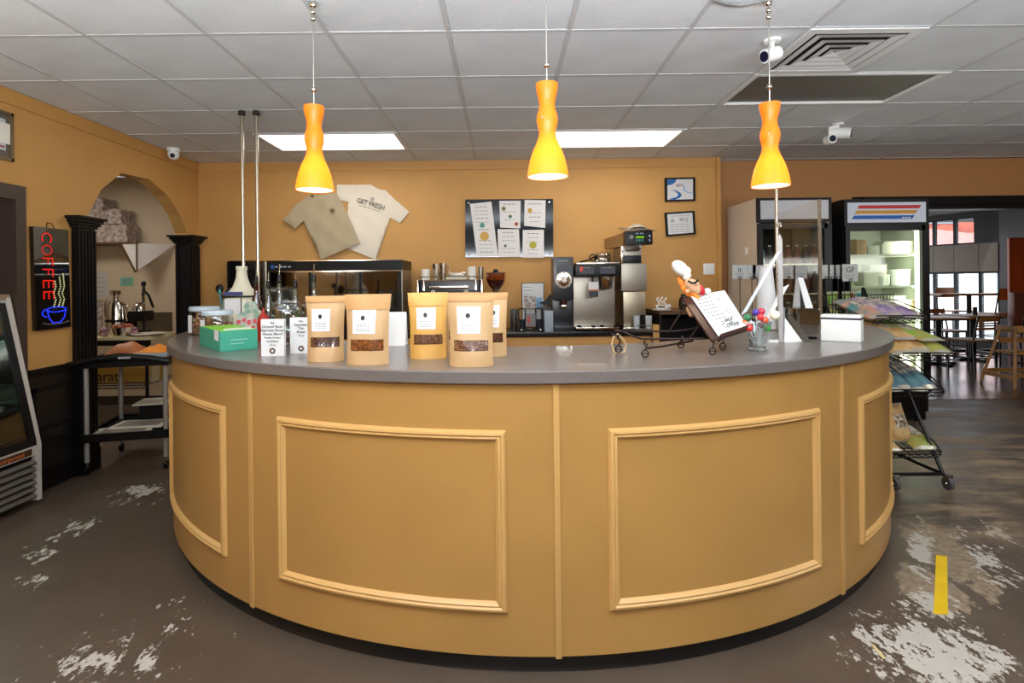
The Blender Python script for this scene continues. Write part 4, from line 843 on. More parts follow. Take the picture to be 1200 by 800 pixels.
# tall brewer --------------------------------------------------------------
Y0 = 5.21; X0, X1, Z0, Z1 = dims(728, 756, 288, 384, Y0); t = thing('grind_and_brew_machine', 'tall stainless brewing machine with a black display head', 'coffee machine', ((X0 + X1) / 2, Y0, ZC)); w_ = (X1 - X0) / 2; h_ = Z1 - ZC
zz = lambda y: P(740, y, Y0).z - ZC
B().b2((-w_, .0, zz(341)), (w_ + .02, .42, zz(309)), bev=.005).build('upper_body', steel, t); B().b2((-w_ + .02, .02, .03), (w_ + .01, .42, zz(342)), bev=.004).build('lower_body', mat('light_steel', (172, 160, 138), .3, .85), t)
B().b2((-w_ + .01, .02, zz(309)), (w_ - .02, .4, zz(289)), bev=.004).build('neck', steel, t); B().b2((-w_ + .02, .0, zz(308)), (w_ - .03, .03, zz(299)), bev=.002).build('neck_slot', blackp, t); B().b2((-w_, -.0, zz(309)), (-w_ + .018, .03, zz(288)), bev=.002).build('chrome_post', chrome, t)
B().b2((-w_ + .04, -.03, zz(294)), (w_ - .05, .02, zz(288)), bev=.008).build('hopper_gate', mat('brown_smoked_plastic'), t); B().b2((w_ - .08, -.02, zz(292)), (w_ - .03, .02, zz(287)), bev=.008).build('gate_knob', chrome, t)
hx0, hx1 = P(733, 280, Y0 - .05).x - t.location.x, P(765, 280, Y0 - .05).x - t.location.x
B().b2((hx0, -.05, zz(287)), (hx1, .05, zz(271)), bev=.006).build('display_head', blackp, t); o = B(); slab(o, [(hx0, .05, zz(288)), (hx0, .05, zz(272)), (hx0 - .11, .42, zz(276)), (hx0 - .11, .42, zz(288))], (1, 0, 0), .2); o.build('head_housing', mat('tan_steel', (160, 128, 84), .4, .4), t, 0)
cxh = (hx0 + hx1) / 2; B().b2((cxh - .03, -.053, zz(279.5)), (cxh + .045, -.05, zz(277.3))).build('green_display', emis('green_display', (120, 200, 30), 1.0), t, 0)
B().cyl((hx0 + .055, -.05, zz(278)), (hx0 + .055, -.06, zz(278)), .02, n=20).build('selector', mat('grey_plastic', (120, 110, 112), .4), t)
o = B(); strokes(o, cxh - .03, cxh + .05, zz(274.5), .008, -.0505, 2); o.box((hx1 - .03, -.052, zz(277)), (.012, .004, .02)); o.box((hx1 - .03, -.052, zz(282)), (.012, .004, .02)); o.build('panel_print', mat('pale_lettering'), t, 0)
o = B()
for x in (-.02, .005, .03): o.box((cxh + x, -.052, zz(282)), (.01, .004, .02))
o.build('panel_keys', mat('teal_keys', (70, 140, 150), .4), t, 0)
o = B(); o.b2((-w_, -.06, .012), (w_ + .06, .02, .028), bev=.004); o.build('drip_tray', chrome, t); B().cyl((-w_ + .03, 0, 0), (-w_ + .03, 0, .03), .016).build('foot', blackp, t); B().cyl((w_ - .02, 0, 0), (w_ - .02, 0, .03), .016).build('foot', blackp, t)
t2 = thing('metal_scoop_lid', 'brushed metal lid lying on top of the tall brewing machine', 'lid', (t.location.x + cxh, Y0, ZC + zz(271) + .001))
o = B(); hw = .175; slab(o, [(-hw, .05, .034), (-hw + .03, -.05, .006), (hw - .1, -.05, .012), (hw, 0, .0), (hw, .08, .01), (-hw + .08, .12, .04)], (0, 0, 1), .006); o.build('plate', steel, t2, 0)
o = B(); o.grid(lambda a, c: Vector((-.12 + .21 * a, -.04 + .12 * c, .008 + .085 * math.sin(PI * a) ** .7 * math.sin(PI * (.15 + .7 * c)) * (.5 + .5 * a))), 12, 8); o.build('scoop', mat('pale_steel', (214, 206, 190), .3, .6), t2, 60)
# tray of cups right of the machines
p = P(752, 382, 5.1); t = thing('wire_tray', 'chrome wire tray with glasses right of the tall machine', 'tray', (P(757, 380, 5.12).x - .0, 5.10, ZC)); o = B()
for z in (.012, .05): o.tube([(-.1, -.0, z), (.09, -.0, z), (.1, .085, z), (-.1, .085, z)], .004, closed=True)
for k in range(6): o.cyl((-.06 + k * .03, 0, .012), (-.06 + k * .034, .085, .012), .0025, n=6)
o.build('wire_frame', chrome, t)
for i, (px, m) in enumerate(((746, mat('pale_grey_plastic')), (760, mat('pale_grey_plastic', (190, 196, 198), .4)))):
    p = P(px, 370, 5.14); tag(B().lathe([(0, 0), (.026, 0), (.032, .12), (.029, .12), (.023, .005), (0, .005)], n=18).build('plastic_cup', mat('pale_grey_plastic', (190, 196, 198), .4), loc=(p.x, 5.14, ZC + .018)), ('pale plastic cup in the wire tray, left of the black one', 'pale plastic cup in the wire tray, right of the black one')[i], 'cup', 'cups in the wire tray')
p = P(753, 370, 5.14); tag(B().lathe([(0, 0), (.02, 0), (.024, .13), (0, .135)], n=18).build('black_cup', blackp, loc=(p.x, 5.145, ZC + .018)), 'black lidded cup standing in the wire tray', 'cup')
# dark shelf unit right of the cabinet -----------------------------------
xa, xb = P(773, 380, 5.1).x, P(851, 380, 5.1).x; t = thing('black_shelf_unit', 'low black shelf unit with a wooden top below the light switch', 'shelf', ((xa + xb) / 2, 5.1, 0)); w_ = (xb - xa) / 2; ht = P(800, 364, 5.1).z
B().b2((-w_, 0, ht - .035), (w_, .5, ht), bev=.003).build('top_board', mat('dark_wood', (92, 66, 40), .4), t, 0)
for x in (-w_ + .012, w_ - .012): B().b2((x - .012, .01, 0), (x + .012, .49, ht - .035)).build('side_panel', black, t, 0)
B().b2((-w_, .47, .05), (w_, .49, ht - .035)).build('back_panel', black, t, 0)
for z in (.1, .42, .72): B().b2((-w_ + .024, .02, z), (w_ - .024, .47, z + .02)).build('shelf', black, t, 0)
# cup-shaped sign
p = P(775.5, 362, 5.14); t = thing('cup_shaped_sign', 'white cut-out sign shaped like a steaming coffee cup on a saucer', 'sign', (p.x, 5.14, ht)); s_ = 5.14 / F; sw = mat('white_enamel')
o = B(); pts = [(-7, 7), (7, 7), (6, 4), (4, 2.2), (-4, 2.2), (-6, 4)]; slab(o, [(x * s_, 0, z * s_) for x, z in pts], (0, 1, 0), .012); o.build('cup_outline', sw, t, 0)
o = B(); slab(o, [(-5 * s_, -.001, 5.8 * s_), (5 * s_, -.001, 5.8 * s_), (3.4 * s_, -.001, 3.2 * s_), (-3.4 * s_, -.001, 3.2 * s_)], (0, 1, 0), .001); o.build('coffee_face', mat('olive_brown_panel'), t, 0)
B().lathe([(0, 0), (10.5 * s_, 1.0 * s_), (11 * s_, 2 * s_), (9 * s_, 2 * s_), (0, .8 * s_)], n=24).build('saucer', sw, t, 50)
B().tube([(7 * s_, .006, 6.5 * s_), (10 * s_, .006, 7 * s_), (10.5 * s_, .006, 5 * s_), (6 * s_, .006, 3.6 * s_)], .007).build('handle', sw, t)
for k, x in enumerate((-4, 0, 4)): B().tube([((x + 1.6 * math.sin(j * 1.1 + k)) * s_, .006, (7.6 + j * 1.3 + (.7 if k == 1 else 0)) * s_) for j in range(7)], .0062).build('steam_curl', sw, t)
p = P(802, 360, 5.25); t = thing('dark_jug', 'dark brown jug on the wooden shelf top', 'jug', (p.x, 5.25, ht)); B().lathe([(0, 0), (.045, .0), (.055, .05), (.05, .1), (.03, .13), (.034, .15), (0, .155)], n=20).build('body', mat('dark_amber', (50, 38, 24), .2), t, 50); B().tube([(.03, 0, .13), (.08, 0, .12), (.075, 0, .05), (.05, 0, .04)], .007).build('handle', mat('dark_amber'), t)
# ================================================================== RIGHT END OF THE COUNTER
# menu easel on scroll wheels
b = H(790, 414, ZT); Lx, Ly = b.x, b.y; t = thing('wire_menu_easel', 'brown wire easel cart with scroll wheels, holding the menu on the counter', 'easel', (Lx, Ly, ZT)); Lo = t.location.copy()
def ep(x, y, dy=0.0): return P(x, y, Ly + dy) - Lo
o = B(); o.tube([ep(725, 394), ep(717, 391), ep(720, 387), ep(730, 388), ep(740, 393), ep(752, 397), ep(800, 397), ep(838, 396)], .0045, n=8); o.build('top_rail', iron, t)
o = B(); o.tube([ep(742, 388, .12), ep(790, 388, .12), ep(808, 386, .12), ep(818, 383, .12)], .004); o.build('rear_rail', iron, t)
o = B(); o.tube([ep(757, 408), ep(775, 406, .05), ep(812, 399, .1)], .0045); o.build('cross_rail', iron, t)
o = B(); o.tube([ep(784, 389, .12), ep(793, 374, .1), ep(803, 359, .09)], .004); o.build('back_strut', iron, t); o = B(); o.tube([ep(816, 360, .1), ep(818, 383, .1), ep(808, 397, .06)], .004); o.build('back_strut', iron, t)
for x, y, dy in ((725, 413.5, 0), (756, 419, -.06), (798, 408, .1), (835, 416, -.02), (847, 410, .07)):
    c = H(x, y, ZT) - Lo; r = .0165 if x != 798 else .017; o = B()
    sp = [Vector((c.x + (r - .0045 - .0026 * a) * math.cos(a * 1.0 - PI / 2), c.y, r + (r - .0045 - .0026 * a) * math.sin(a - PI / 2))) for a in [k * .45 for k in range(12)]]
    ring = [Vector((c.x + (r - .003) * math.cos(2 * PI * k / 18), c.y, r + (r - .003) * math.sin(2 * PI * k / 18))) for k in range(18)]
    o.tube(ring, .003, closed=True); o.tube([Vector((c.x - (r - .003), c.y, r)), Vector((c.x + (r - .003), c.y, r))], .0022); o.build('scroll_wheel', iron, t)
    tx = {725: (725, 392), 756: (756, 399), 798: (800, 397), 835: (836, 397), 847: (842, 396)}[x]
    e_ = P(*tx, Ly + (0 if x not in (798, 847) else .1)) - Lo; o = B(); o.tube([Vector((c.x, c.y, 2 * r - .003)), Vector((c.x + .008, c.y, r * 2 + .02)), e_ + Vector((-.004, 0, -.015)), e_], .004); o.build('leg', iron, t)
# board and ledge of the easel
TLp, TRp, BRp, BLp = (P(810, 347, 2.44), P(849, 340, 2.52), P(877, 384, 2.36), P(843, 395, 2.27))
nrm = (TRp - TLp).cross(BLp - TLp).normalized(); nrm = nrm if nrm.y > 0 else -nrm
o = B(); e1 = (BLp - TLp).normalized(); slab(o, [TLp - (TRp - TLp) * .22 + nrm * .006, TRp + nrm * .006, BRp + e1 * .006 + nrm * .006, BLp - (TRp - TLp) * .2 + e1 * .004 + nrm * .006], nrm, .008); bw(o, 'board', mat('dark_red_wood', (70, 40, 34), .35), t, 0)
o = B(); slab(o, [BLp - (BRp - BLp) * .05, BRp + (BRp - BLp) * .05, BRp + (BRp - BLp) * .05 - nrm * .03 + Vector((0, 0, -.004)), BLp - (BRp - BLp) * .05 - nrm * .03 + Vector((0, 0, -.004))], (0, 0, -1), .012); bw(o, 'ledge', mat('dark_red_wood'), t, 0)
# menu
cM = (TLp + BRp) / 2; t = thing('menu_card', 'white printed menu card leaning on the wire easel', 'menu', (cM.x, cM.y, cM.z)); o = B(); slab(o, [TLp, TRp, BRp, BLp], nrm, .003); bw(o, 'sheet', paper, t, 0)
ex = ((TRp - TLp) + (BRp - BLp)) / 2; ez = ((TLp - BLp) + (TRp - BRp)) / 2; wM, hM = ex.length, ez.length; ex.normalize(); ez.normalize()
MM = Matrix((( ex.x, nrm.x, ez.x, 0), (ex.y, nrm.y, ez.y, 0), (ex.z, nrm.z, ez.z, 0), (0, 0, 0, 1)))
o = B()
for i in range(9): strokes(o, -wM * .42, wM * (.12 if i > 4 else .05), hM * (.36 - i * .085), .0045, -.0008, 4)
for i in range(3): strokes(o, wM * .2, wM * .42, hM * (-.02 - i * .07), .0035, -.0008, 2)
bmesh.ops.transform(o.bm, matrix=MM, verts=o.bm.verts); o.build('print', greyink, t, 0)
o = B(); c_ = Vector((wM * .2, -.001, hM * .28)); 
o.tube([c_ + Vector((.016 * math.cos(a), 0, .022 * math.sin(a))) for a in [2 * PI * i / 20 for i in range(20)]], .0007, n=4, closed=True); o.ball(c_, .005, 8, (1, .2, 1)); bmesh.ops.transform(o.bm, matrix=MM, verts=o.bm.verts); o.build('round_logo', ink, t, 0)
text('large_script', 'our\nCoffee', .038, ink, MM @ T((wM * .1, -.001, -hM * .27)) @ Matrix(((1, 0, .35, 0), (0, 1, 0, 0), (0, 0, 1, 0), (0, 0, 0, 1))), t, sp=.8, bold=.0003)
# chef figurine lying against the board
def rot_from(a, b_): return (b_ - a).to_track_quat('Z', 'Y').to_matrix().to_4x4()
p0 = P(812, 366, 2.42); p1 = P(800, 322, 2.50); t = thing('chef_figurine', 'chef figurine with white hat, dark moustache and red scarf leaning over the menu', 'figurine', (p0.x, p0.y, p0.z - .02)); L0 = t.location
def EB(name, px, py, Y, sc, r, m, tilt=0, n=18):
    c = P(px, py, Y) - L0; o = B(); g_ = bmesh.ops.create_uvsphere(o.bm, u_segments=n, v_segments=12, radius=r); bmesh.ops.transform(o.bm, matrix=T(c) @ R(tilt, 'Y') @ Matrix.Diagonal((*sc, 1)), verts=g_['verts']); return o.build(name, m, t, 60)
skin = mat('figurine_skin', (226, 178, 138), .4); 
EB('face', 812, 335, 2.44, (1.15, .8, .72), .037, skin, .75)
EB('nose', 817, 332, 2.405, (1, 1, 1), .008, skin); 
o = B(); o.tube([P(806, 329, 2.405) - L0, P(811, 331.5, 2.398) - L0, P(815, 331, 2.398) - L0, P(818, 328, 2.405) - L0], .0045); o.build('moustache', black, t)
for q in ((809, 325.5), (812.5, 326)): EB('eye', q[0], q[1], 2.407, (1, 1, 1), .0028, black, n=8)
EB('ear', 806, 341, 2.425, (1, .6, 1), .009, skin)
EB('hat_band', 805, 324, 2.45, (.9, .9, .6), .022, white, -.6); EB('hat_crown', 797, 314, 2.46, (1.25, .9, .85), .034, white, .75); EB('hat_puff', 804, 317, 2.46, (1, .8, .9), .022, white, .5)
o = B()
for k in range(5): o.tube([P(795 + k * 3.4, 326 + k * 2.2, 2.48 - k * .008) - L0, P(800 + k * 3.2, 337 + k * 1.6, 2.46 - k * .006) - L0, P(807 + k * 3.0, 346 + k * .8, 2.46 - k * .006) - L0], .008)
o.build('orange_striped_towel', mat('orange_cloth', (236, 118, 24), .6, col2=(250, 160, 60), vscale=60), t)
EB('red_scarf', 822, 340, 2.44, (.55, .9, 1.15), .022, mat('red_cloth', (200, 26, 44), .5), -.3); EB('collar', 829, 341, 2.455, (.8, .8, .7), .02, white)
o = B(); o.tube([P(820, 345, 2.47) - L0, P(812, 354, 2.485) - L0, P(809, 362, 2.485) - L0, P(813, 369, 2.47) - L0], .02, n=12); o.build('body', skin, t)
# twine loop on the left wheel
c = H(725, 413, ZT); t = tag(B().tube([P(719, 395, c.y) - c, P(717, 403, c.y) - c, P(719, 412, c.y - .006) - c, P(725, 414, c.y - .012) - c, P(732, 412, c.y - .006) - c, P(734, 404, c.y) - c, P(729, 396, c.y) - c, P(724, 391, c.y - .006) - c], .004, closed=True).build('twine_loop', mat('jute_twine', (206, 172, 128), .9, 0, .5, 120), loc=c), 'loop of tan twine hanging on the easel\'s left wheel', 'twine')
# glass of lollipops
b = H(888, 411, ZT); t = thing('footed_glass', 'clear flared glass holding coloured lollipops', 'glass', (b.x, b.y, ZT)); s_ = b.y / F
B().lathe([(0, .001), (.040, .001), (.042, .008), (.036, .014), (.034, .03), (.045, .08), (.064, .128), (.061, .128), (.042, .082), (.030, .03), (0, .018)], n=8).build('bowl', glass('thick_glass', (236, 240, 240), .12, .08, .5), t, 30)
for k in range(6): a = k * PI / 3 + .3; B().ball((.036 * math.cos(a), .036 * math.sin(a), .011), .011, 10).build('foot', clearg, t)
lol = [(872, 379, (240, 110, 50), 'orange'), (876, 372, (40, 120, 70), 'dark green'), (886, 366, (70, 50, 150), 'purple'), (892, 365, (200, 50, 70), 'pink-red'), (891, 371.5, (235, 50, 60), 'bright red'), (896, 375, (236, 96, 60), 'coral'), (893, 380, (110, 34, 48), 'maroon'), (899, 384, (50, 160, 60), 'bright green'), (878, 384, (226, 52, 48), 'scarlet'), (908, 369, (246, 240, 214), 'large white')]
for x, y, cl, nm in lol:
    rr_ = .0165 if nm not in ('bright red', 'large white') else (.014 if nm == 'bright red' else .021); q = P(x, y, b.y + random.uniform(-.03, .03)); base = Vector((b.x + (q.x - b.x) * .25, b.y + (q.y - b.y) * .2, ZT + .022))
    lt = thing('lollipop', nm + ' lollipop standing in the flared glass', 'lollipop', base, 0, 'lollipops in the glass'); v = q - base
    B().ball(v, rr_, 16).build('candy', mat('candy_' + nm.replace(' ', '_').replace('-', '_'), cl, .15, coat=.5), lt, 60); B().cyl((0, 0, 0), v * .93, .002, n=6).build('stick', white, lt)
# acrylic sneeze shield parts on the right of the counter
b = H(915, 401, ZT); t = thing('acrylic_shield', 'clear acrylic counter shield with upright post, slanted strip and triangular foot', 'shield', (b.x, b.y, ZT)); L0 = t.location
zt = P(915, 275, b.y).z - ZT; o = B(); o.b2((-.011, -.006, 0), (.011, .006, zt - .02), bev=.003); o.cyl((0, 0, zt - .02), (0, 0, zt), .011, .003); o.build('post', mat('frosted_acrylic', (176, 172, 172), .12, trans=0), t, 30)
ac = mat('pale_acrylic_edge', (196, 204, 216), .15); o = B(); a, c_ = P(914, 293, b.y) - L0, P(872, 367, b.y - .22) - L0; d_ = (c_ - a).normalized(); s2 = Vector((.012, 0, .008)); slab(o, [a - s2, a + s2, c_ + s2, c_ - s2], (0, 1, 0), .006); o.build('slanted_strip', ac, t, 0)
o = B(); slab(o, [P(919, 401, b.y + .0) - L0, P(941, 401, b.y + .02) - L0, P(920, 372, b.y + .02) - L0], (0, 1, 0), .005); slab(o, [P(900, 401, b.y - .0) - L0, P(913, 401, b.y) - L0, P(913, 398, b.y) - L0, P(902, 398, b.y) - L0], (0, 1, 0), .006); o.build('triangular_foot', white, t, 0)
o = B(); slab(o, [P(898, 372, b.y + .06) - L0, P(903, 372, b.y + .06) - L0, P(925, 333, b.y + .2) - L0, P(915, 338, b.y + .2) - L0], (0, 1, 0), .004); o.build('white_strip', white, t, 0)
# grey rail from the triangular foot (scale arm)
o = B(); a, c_ = P(922, 370, 2.9), P(948, 401, 2.66); slab(o, [a, a + Vector((.03, 0, 0)), c_ + Vector((.012, 0, 0)), c_ - Vector((.022, 0, 0))], (0, 0, -1), .006); t2 = tag(o.build('steel_ramp_plate', steel, smooth=0), 'narrow steel plate sloping down to the counter right of the acrylic foot', 'plate')
# hanging glass pane
A_ = Vector((911 - CX, 0, 0)).x / F * 4.0; A_ = Vector((A_, 4.0, 0)); Bv = P(960, 300, 3.35); t = thing('glass_guard', 'tall clear glass guard pane clamped to the right steel pole', 'glass pane', (A_.x, 4.0, ZT)); L0 = t.location
o = B(); slab(o, [Vector((A_.x - .0, 3.985, ZT + .12)) - L0, Vector((Bv.x, Bv.y, ZT + .12)) - L0, Vector((Bv.x, Bv.y, 1.86)) - L0, Vector((A_.x, 3.985, 1.86)) - L0], (1, 0, 0), .006); o.build('pane', glass('guard_glass', (248, 249, 249), .02, .02, .12), t, 0)
for z in (.2, .7): B().box((0.0, -.02, z), (.03, .03, .03), bev=.004).build('clamp', chrome, t)
o = B(); o.b2((Bv.x - L0.x - .004, Bv.y - L0.y - .006, 0), (Bv.x - L0.x + .012, Bv.y - L0.y + .004, .79)); o.build('edge_channel', mat('satin_steel'), t, 0)
# folded white paper A-frame, white cone roll
p = P(944, 362, 3.1); t = thing('folded_paper_sign', 'folded white paper standing like a letter A behind the glass', 'sign', (p.x, p.y, ZT)); L0 = t.location
o = B(); slab(o, [P(935, 325, 3.1) - L0, P(941, 325, 3.1) - L0, P(953, 361, 3.05) - L0, P(944, 361, 3.05) - L0], (0, 1, 0), .003); o.build('front_leaf', paper, t, 0)
o = B(); slab(o, [P(933, 327, 3.12) - L0, P(937, 326, 3.12) - L0, P(938, 361, 3.25) - L0, P(929, 361, 3.2) - L0], (0, 1, 0), .003); o.build('rear_leaf', paper, t, 0)
z1 = P(944, 361, 3.05).z - ZT; X1, X2 = P(928, 361, 3.1).x - L0.x, P(955, 361, 3.1).x - L0.x; B().b2((X1, -.05, 0.0), (X2, .16, z1), bev=.01).build('clear_box_base', glass('box_glass', (200, 195, 185), .3), t, 30)
b = H(898, 385, ZT); t = thing('white_paper_roll', 'tall white tapered paper roll behind the slanted acrylic strip', 'paper roll', (P(898, 350, 3.35).x, 3.35, ZT)); hR = P(898, 312, 3.35).z - ZT
B().lathe([(0, 0), (.058, 0), (.058, .02), (.05, hR * .6), (.036, hR), (.03, hR), (0, hR - .01)], n=24).build('roll', paper, t, 50); B().lathe([(0, 0), (.064, 0), (.064, .008), (0, .008)], n=24).build('base', chrome, t, 40)
# white lidded box
q = [H(962, 399, ZT), H(1009, 401.5, ZT)]; e1 = (q[1] - q[0]); Wb = e1.length; an = math.atan2(e1.y, e1.x); c = (q[0] + q[1]) / 2
t = thing('white_box', 'white rectangular box with dark line under its lid at the right of the counter', 'box', c + Vector((-math.sin(an) * .05, math.cos(an) * .05, 0)), an); hb = P(985, 369, c.y).z - ZT - .0
B().box((0, 0, (hb - .022) / 2), (Wb, .1, hb - .024), bev=.005).build('body', mat('white_plastic'), t); B().box((0, 0, hb - .019), (Wb * .985, .097, .008)).build('dark_seam', mat('dark_violet', (46, 34, 62), .4), t, 0); B().box((0, 0, hb - .007), (Wb * 1.01, .103, .015), bev=.004).build('lid', mat('white_plastic'), t)
b = H(950, 397, ZT); t = tag(B().box((0, 0, .006), (.05, .07, .012), bev=.004).build('black_pen_tray', blackp, loc=(b.x, b.y + .02, ZT)), 'small black object lying left of the white box', 'tray')
# ================================================================== SNACK DISPLAY BEHIND, WITH CARD HOLDERS
xa, xb, ya, yb, zt = 2.0, 3.24, 4.55, 4.95, 1.02
t = thing('snack_display', 'black wire display unit with snack packets in front of the coolers', 'display rack', ((xa + xb) / 2, 4.75, 0)); w_ = (xb - xa) / 2
o = B()
for x in (-w_, w_):
    for y in (-.2, .2): o.cyl((x, y, 0), (x, y, zt), .01, n=8)
stuff(o.build('upright', blackm, t))
for z in (.2, .6, zt): B().b2((-w_, -.2, z - .012), (w_, .2, z), bev=.002).build('shelf', black, t, 0)
o = B(); 
for k in range(22): x = w_ * .1 + k * (w_ * .9) / 21; o.cyl((x, -.2, zt), (x, -.2, zt + .22), .003, n=6)
for z in (.06, .14, .22): o.tube([(w_ * .1, -.2, zt + z), (w_, -.2, zt + z)], .004)
stuff(o.build('basket_wires', blackm, t))
o = B()
for k in range(20): x = -w_ + k * (2 * w_) / 19; o.cyl((x, -.205, .6), (x, -.205, zt), .003, n=6)
stuff(o.build('front_wires', blackm, t))
def pouch(name, label, cat, loc, W_, Hh, m, tilt, rz, group, seed=0, dpt=.035):
    rnd = random.Random(seed); t = thing(name, label, cat, loc, rz, group); ph = rnd.uniform(0, 6); Mx = R(tilt, 'X')
    def f(u, v, s): 
        uu = 2 * u - 1; vv = 2 * v - 1; e = (1 - abs(uu) ** 2.6) * (1 - abs(vv) ** 3.2)
        return Mx @ Vector((uu * W_ / 2 * (1 - .06 * (1 - abs(vv))), s * dpt * e ** .7 + .004 * math.sin(9 * u + 7 * v + ph) * e, v * Hh))
    o = B(); o.grid(lambda u, v: f(u, v, -1), 10, 12); o.grid(lambda u, v: f(u, v, 1), 10, 12); o.build('bag', m, t, 60, weld=True)
    for z0, z1 in ((.0, .05), (.95, 1)):
        if z0 == 0.0: q_ = B(); q_.grid(lambda u, v: f(.22 + .56 * u, .34 + .36 * v, -1) + Mx @ Vector((0, -.002, 0)), 6, 6); q_.build('printed_panel', mat('print_' + m.name, tuple(int(255 * c ** .4545 * .55) for c in m.node_tree.nodes['Principled BSDF'].inputs['Base Color'].default_value[:3]), .5, col2=(226, 216, 200), vscale=38), t, 60)
        o = B(); o.grid(lambda u, v: f(u, z0 + (z1 - z0) * v, -1) + Mx @ Vector((0, -.0015, 0)), 6, 1); o.build('crimped_end', mat('foil_seal', (196, 190, 176), .3, .4), t, 30)
    return t
cg = mat('green_chip_bag', (96, 160, 30), .35, .1, .3, 30, col2=(226, 208, 140), vscale=9); cr = mat('red_chip_bag', (170, 56, 40), .35, .1, .3, 30, col2=(230, 190, 120), vscale=9); ct = mat('teal_chip_bag', (30, 150, 160), .35, .1, .3, 30, col2=(90, 190, 80), vscale=8)
for i, (px, m, nm) in enumerate(((978, cg, 'green snack bag at the left of the wire basket row'), (987, cr, 'red snack bag, second in the wire basket row'), (996, cg, 'green snack bag between two red ones in the wire basket'), (1004, cr, 'dark red snack bag in the middle of the wire basket'), (1013, ct, 'teal snack bag near the right end of the wire basket'), (1022, ct, 'teal and green snack bag at the right end of the wire basket'))):
    p = P(px, 360, 4.66); pouch('snack_bag', nm, 'snack bag', (p.x, 4.67 + (i % 2) * .07, zt), .085, .245, m, -.12, random.uniform(-.2, .2), 'snack bags in the wire basket', i, .018)
def card_holder(px, w_, label, txt=None, hgt=16, Y=4.6, yt=311):
    p = P(px, yt + hgt, Y); t = thing('card_holder', label, 'card holder', (p.x, Y, zt), 0, 'price card holders on the snack display'); h_ = p.z - zt
    B().cyl((0, 0, .006), (0, 0, h_ + .006), .0035, n=8).build('stem', blackm, t); B().lathe([(0, 0), (.028, 0), (.026, .006), (0, .008)], n=18).build('base', blackm, t, 40)
    B().tube([(.013 * math.cos(a), -.006, h_ + .01 + .013 * math.sin(a)) for a in [2 * PI * i / 14 for i in range(14)]], .003, closed=True).build('ring_clip', blackm, t)
    wd = w_ * Y / F / 2; hc = hgt * Y / F; B().b2((-wd, 0, h_ + .004), (wd, .003, h_ + .004 + hc)).build('card', mat('price_card', (186, 190, 188), .6), t, 0)
    if txt: text('card_lettering', txt, .06, ink, T((0, -.001, h_ + hc * .68)), t)
    o = B(); strokes(o, -wd * .7, wd * .7, h_ + hc * .36, .006, -.0008, 3); strokes(o, -wd * .6, wd * .6, h_ + hc * .2, .005, -.0008, 2); o.build('print', greyink, t, 0)
ch = [(867, 17, 'white card on the leftmost stem of the snack display', 'it'), (881, 10, 'white card on the second stem from the left, before the beige cooler side', None), (888, 12, 'white card on the third stem from the left, before the first cooler\'s edge', None), (924, 16, 'grey card behind the glass, left of the folded white paper', None), (938, 16, 'grey card behind the glass, over the folded white paper', None), (968, 9, 'white card right of the glass pane, first of four narrow ones', None), (975, 9, 'white card right of the glass pane, second of four narrow ones', None), (982, 9, 'white card right of the glass pane, third of four narrow ones', None), (989, 9, 'white card right of the glass pane, fourth of four narrow ones', None)]
for px, w_, lb, tx in ch: card_holder(px, w_, lb, tx)
card_holder(996.5, 18, 'white card lettered GF on the rightmost stem of the snack display', 'GF', 20, 4.55, 310)
# ================================================================== COOLERS
def cooler(px0, px1, Y0, ztop, zsign, zdoor, sidem, label, side_px=None, sign=None, inner=None):
    X0 = P(px0, 300, Y0).x; X1 = P(px1, 300, Y0).x; w_ = (X1 - X0) / 2; cx = (X0 + X1) / 2; D = 5.83 - Y0
    t = thing('glass_door_cooler', label, 'refrigerator', (cx, Y0, 0), 0)
    o = B(); o.b2((-w_, .03, .1), (-w_ + .03, D, ztop)); o.build('left_side', sidem, t, 0); o = B(); o.b2((w_ - .03, .03, .1), (w_, D, ztop)); o.build('right_side', sidem, t, 0)
    B().b2((-w_ + .03, D - .03, .1), (w_ - .03, D, ztop)).build('back', inner or black, t, 0); B().b2((-w_ + .03, .03, ztop - .03), (w_ - .03, D - .03, ztop)).build('top', black, t, 0); B().b2((-w_ + .03, .03, .1), (w_ - .03, D - .03, .32)).build('base', black, t, 0)
    B().b2((-w_, 0, zsign[0] - .03), (w_, .03, ztop)).build('sign_frame', black, t, 0)
    sg = B().b2((-w_ + .03, -.004, zsign[0]), (w_ - .03, .0, zsign[1])).build('sign_panel', sign or mat('grey_sign_panel', (196, 198, 204), .35), t, 0)
    z0, z1 = .3, zdoor; o = B(); fw = .045
    o.b2((-w_ + .005, -.012, z0), (-w_ + fw, .026, z1)); o.b2((w_ - fw - .03, -.012, z0), (w_ - .005, .026, z1)); o.b2((-w_ + fw, -.012, z0), (w_ - fw, .026, z0 + .05)); o.b2((-w_ + fw, -.012, z1 - .05), (w_ - fw, .026, z1)); d_ = o.build('door_frame', blackp, t, 0)
    B().b2((-w_ + fw, .005, z0 + .05), (w_ - fw - .03, .010, z1 - .05)).build('door_glass', glass('cooler_glass', (240, 244, 240), .015, .06, .10), d_, 0)
    B().b2((-w_ + .01, -.045, 1.0), (-w_ + .028, -.02, 1.35), bev=.004).build('door_handle', blackp, d_)
    B().b2((-w_ + .02, .04, 0.02), (w_ - .02, D - .05, .1)).build('grille', black, t, 0)
    for x in (-w_ + .08, w_ - .08):
        for y in (.08, D - .08): B().cyl((x - .012, y, .032), (x + .012, y, .032), .032, n=14).build('caster', blackp, t)
    return t, w_, D, X0
beige = mat('beige_enamel', (206, 190, 168), .5)
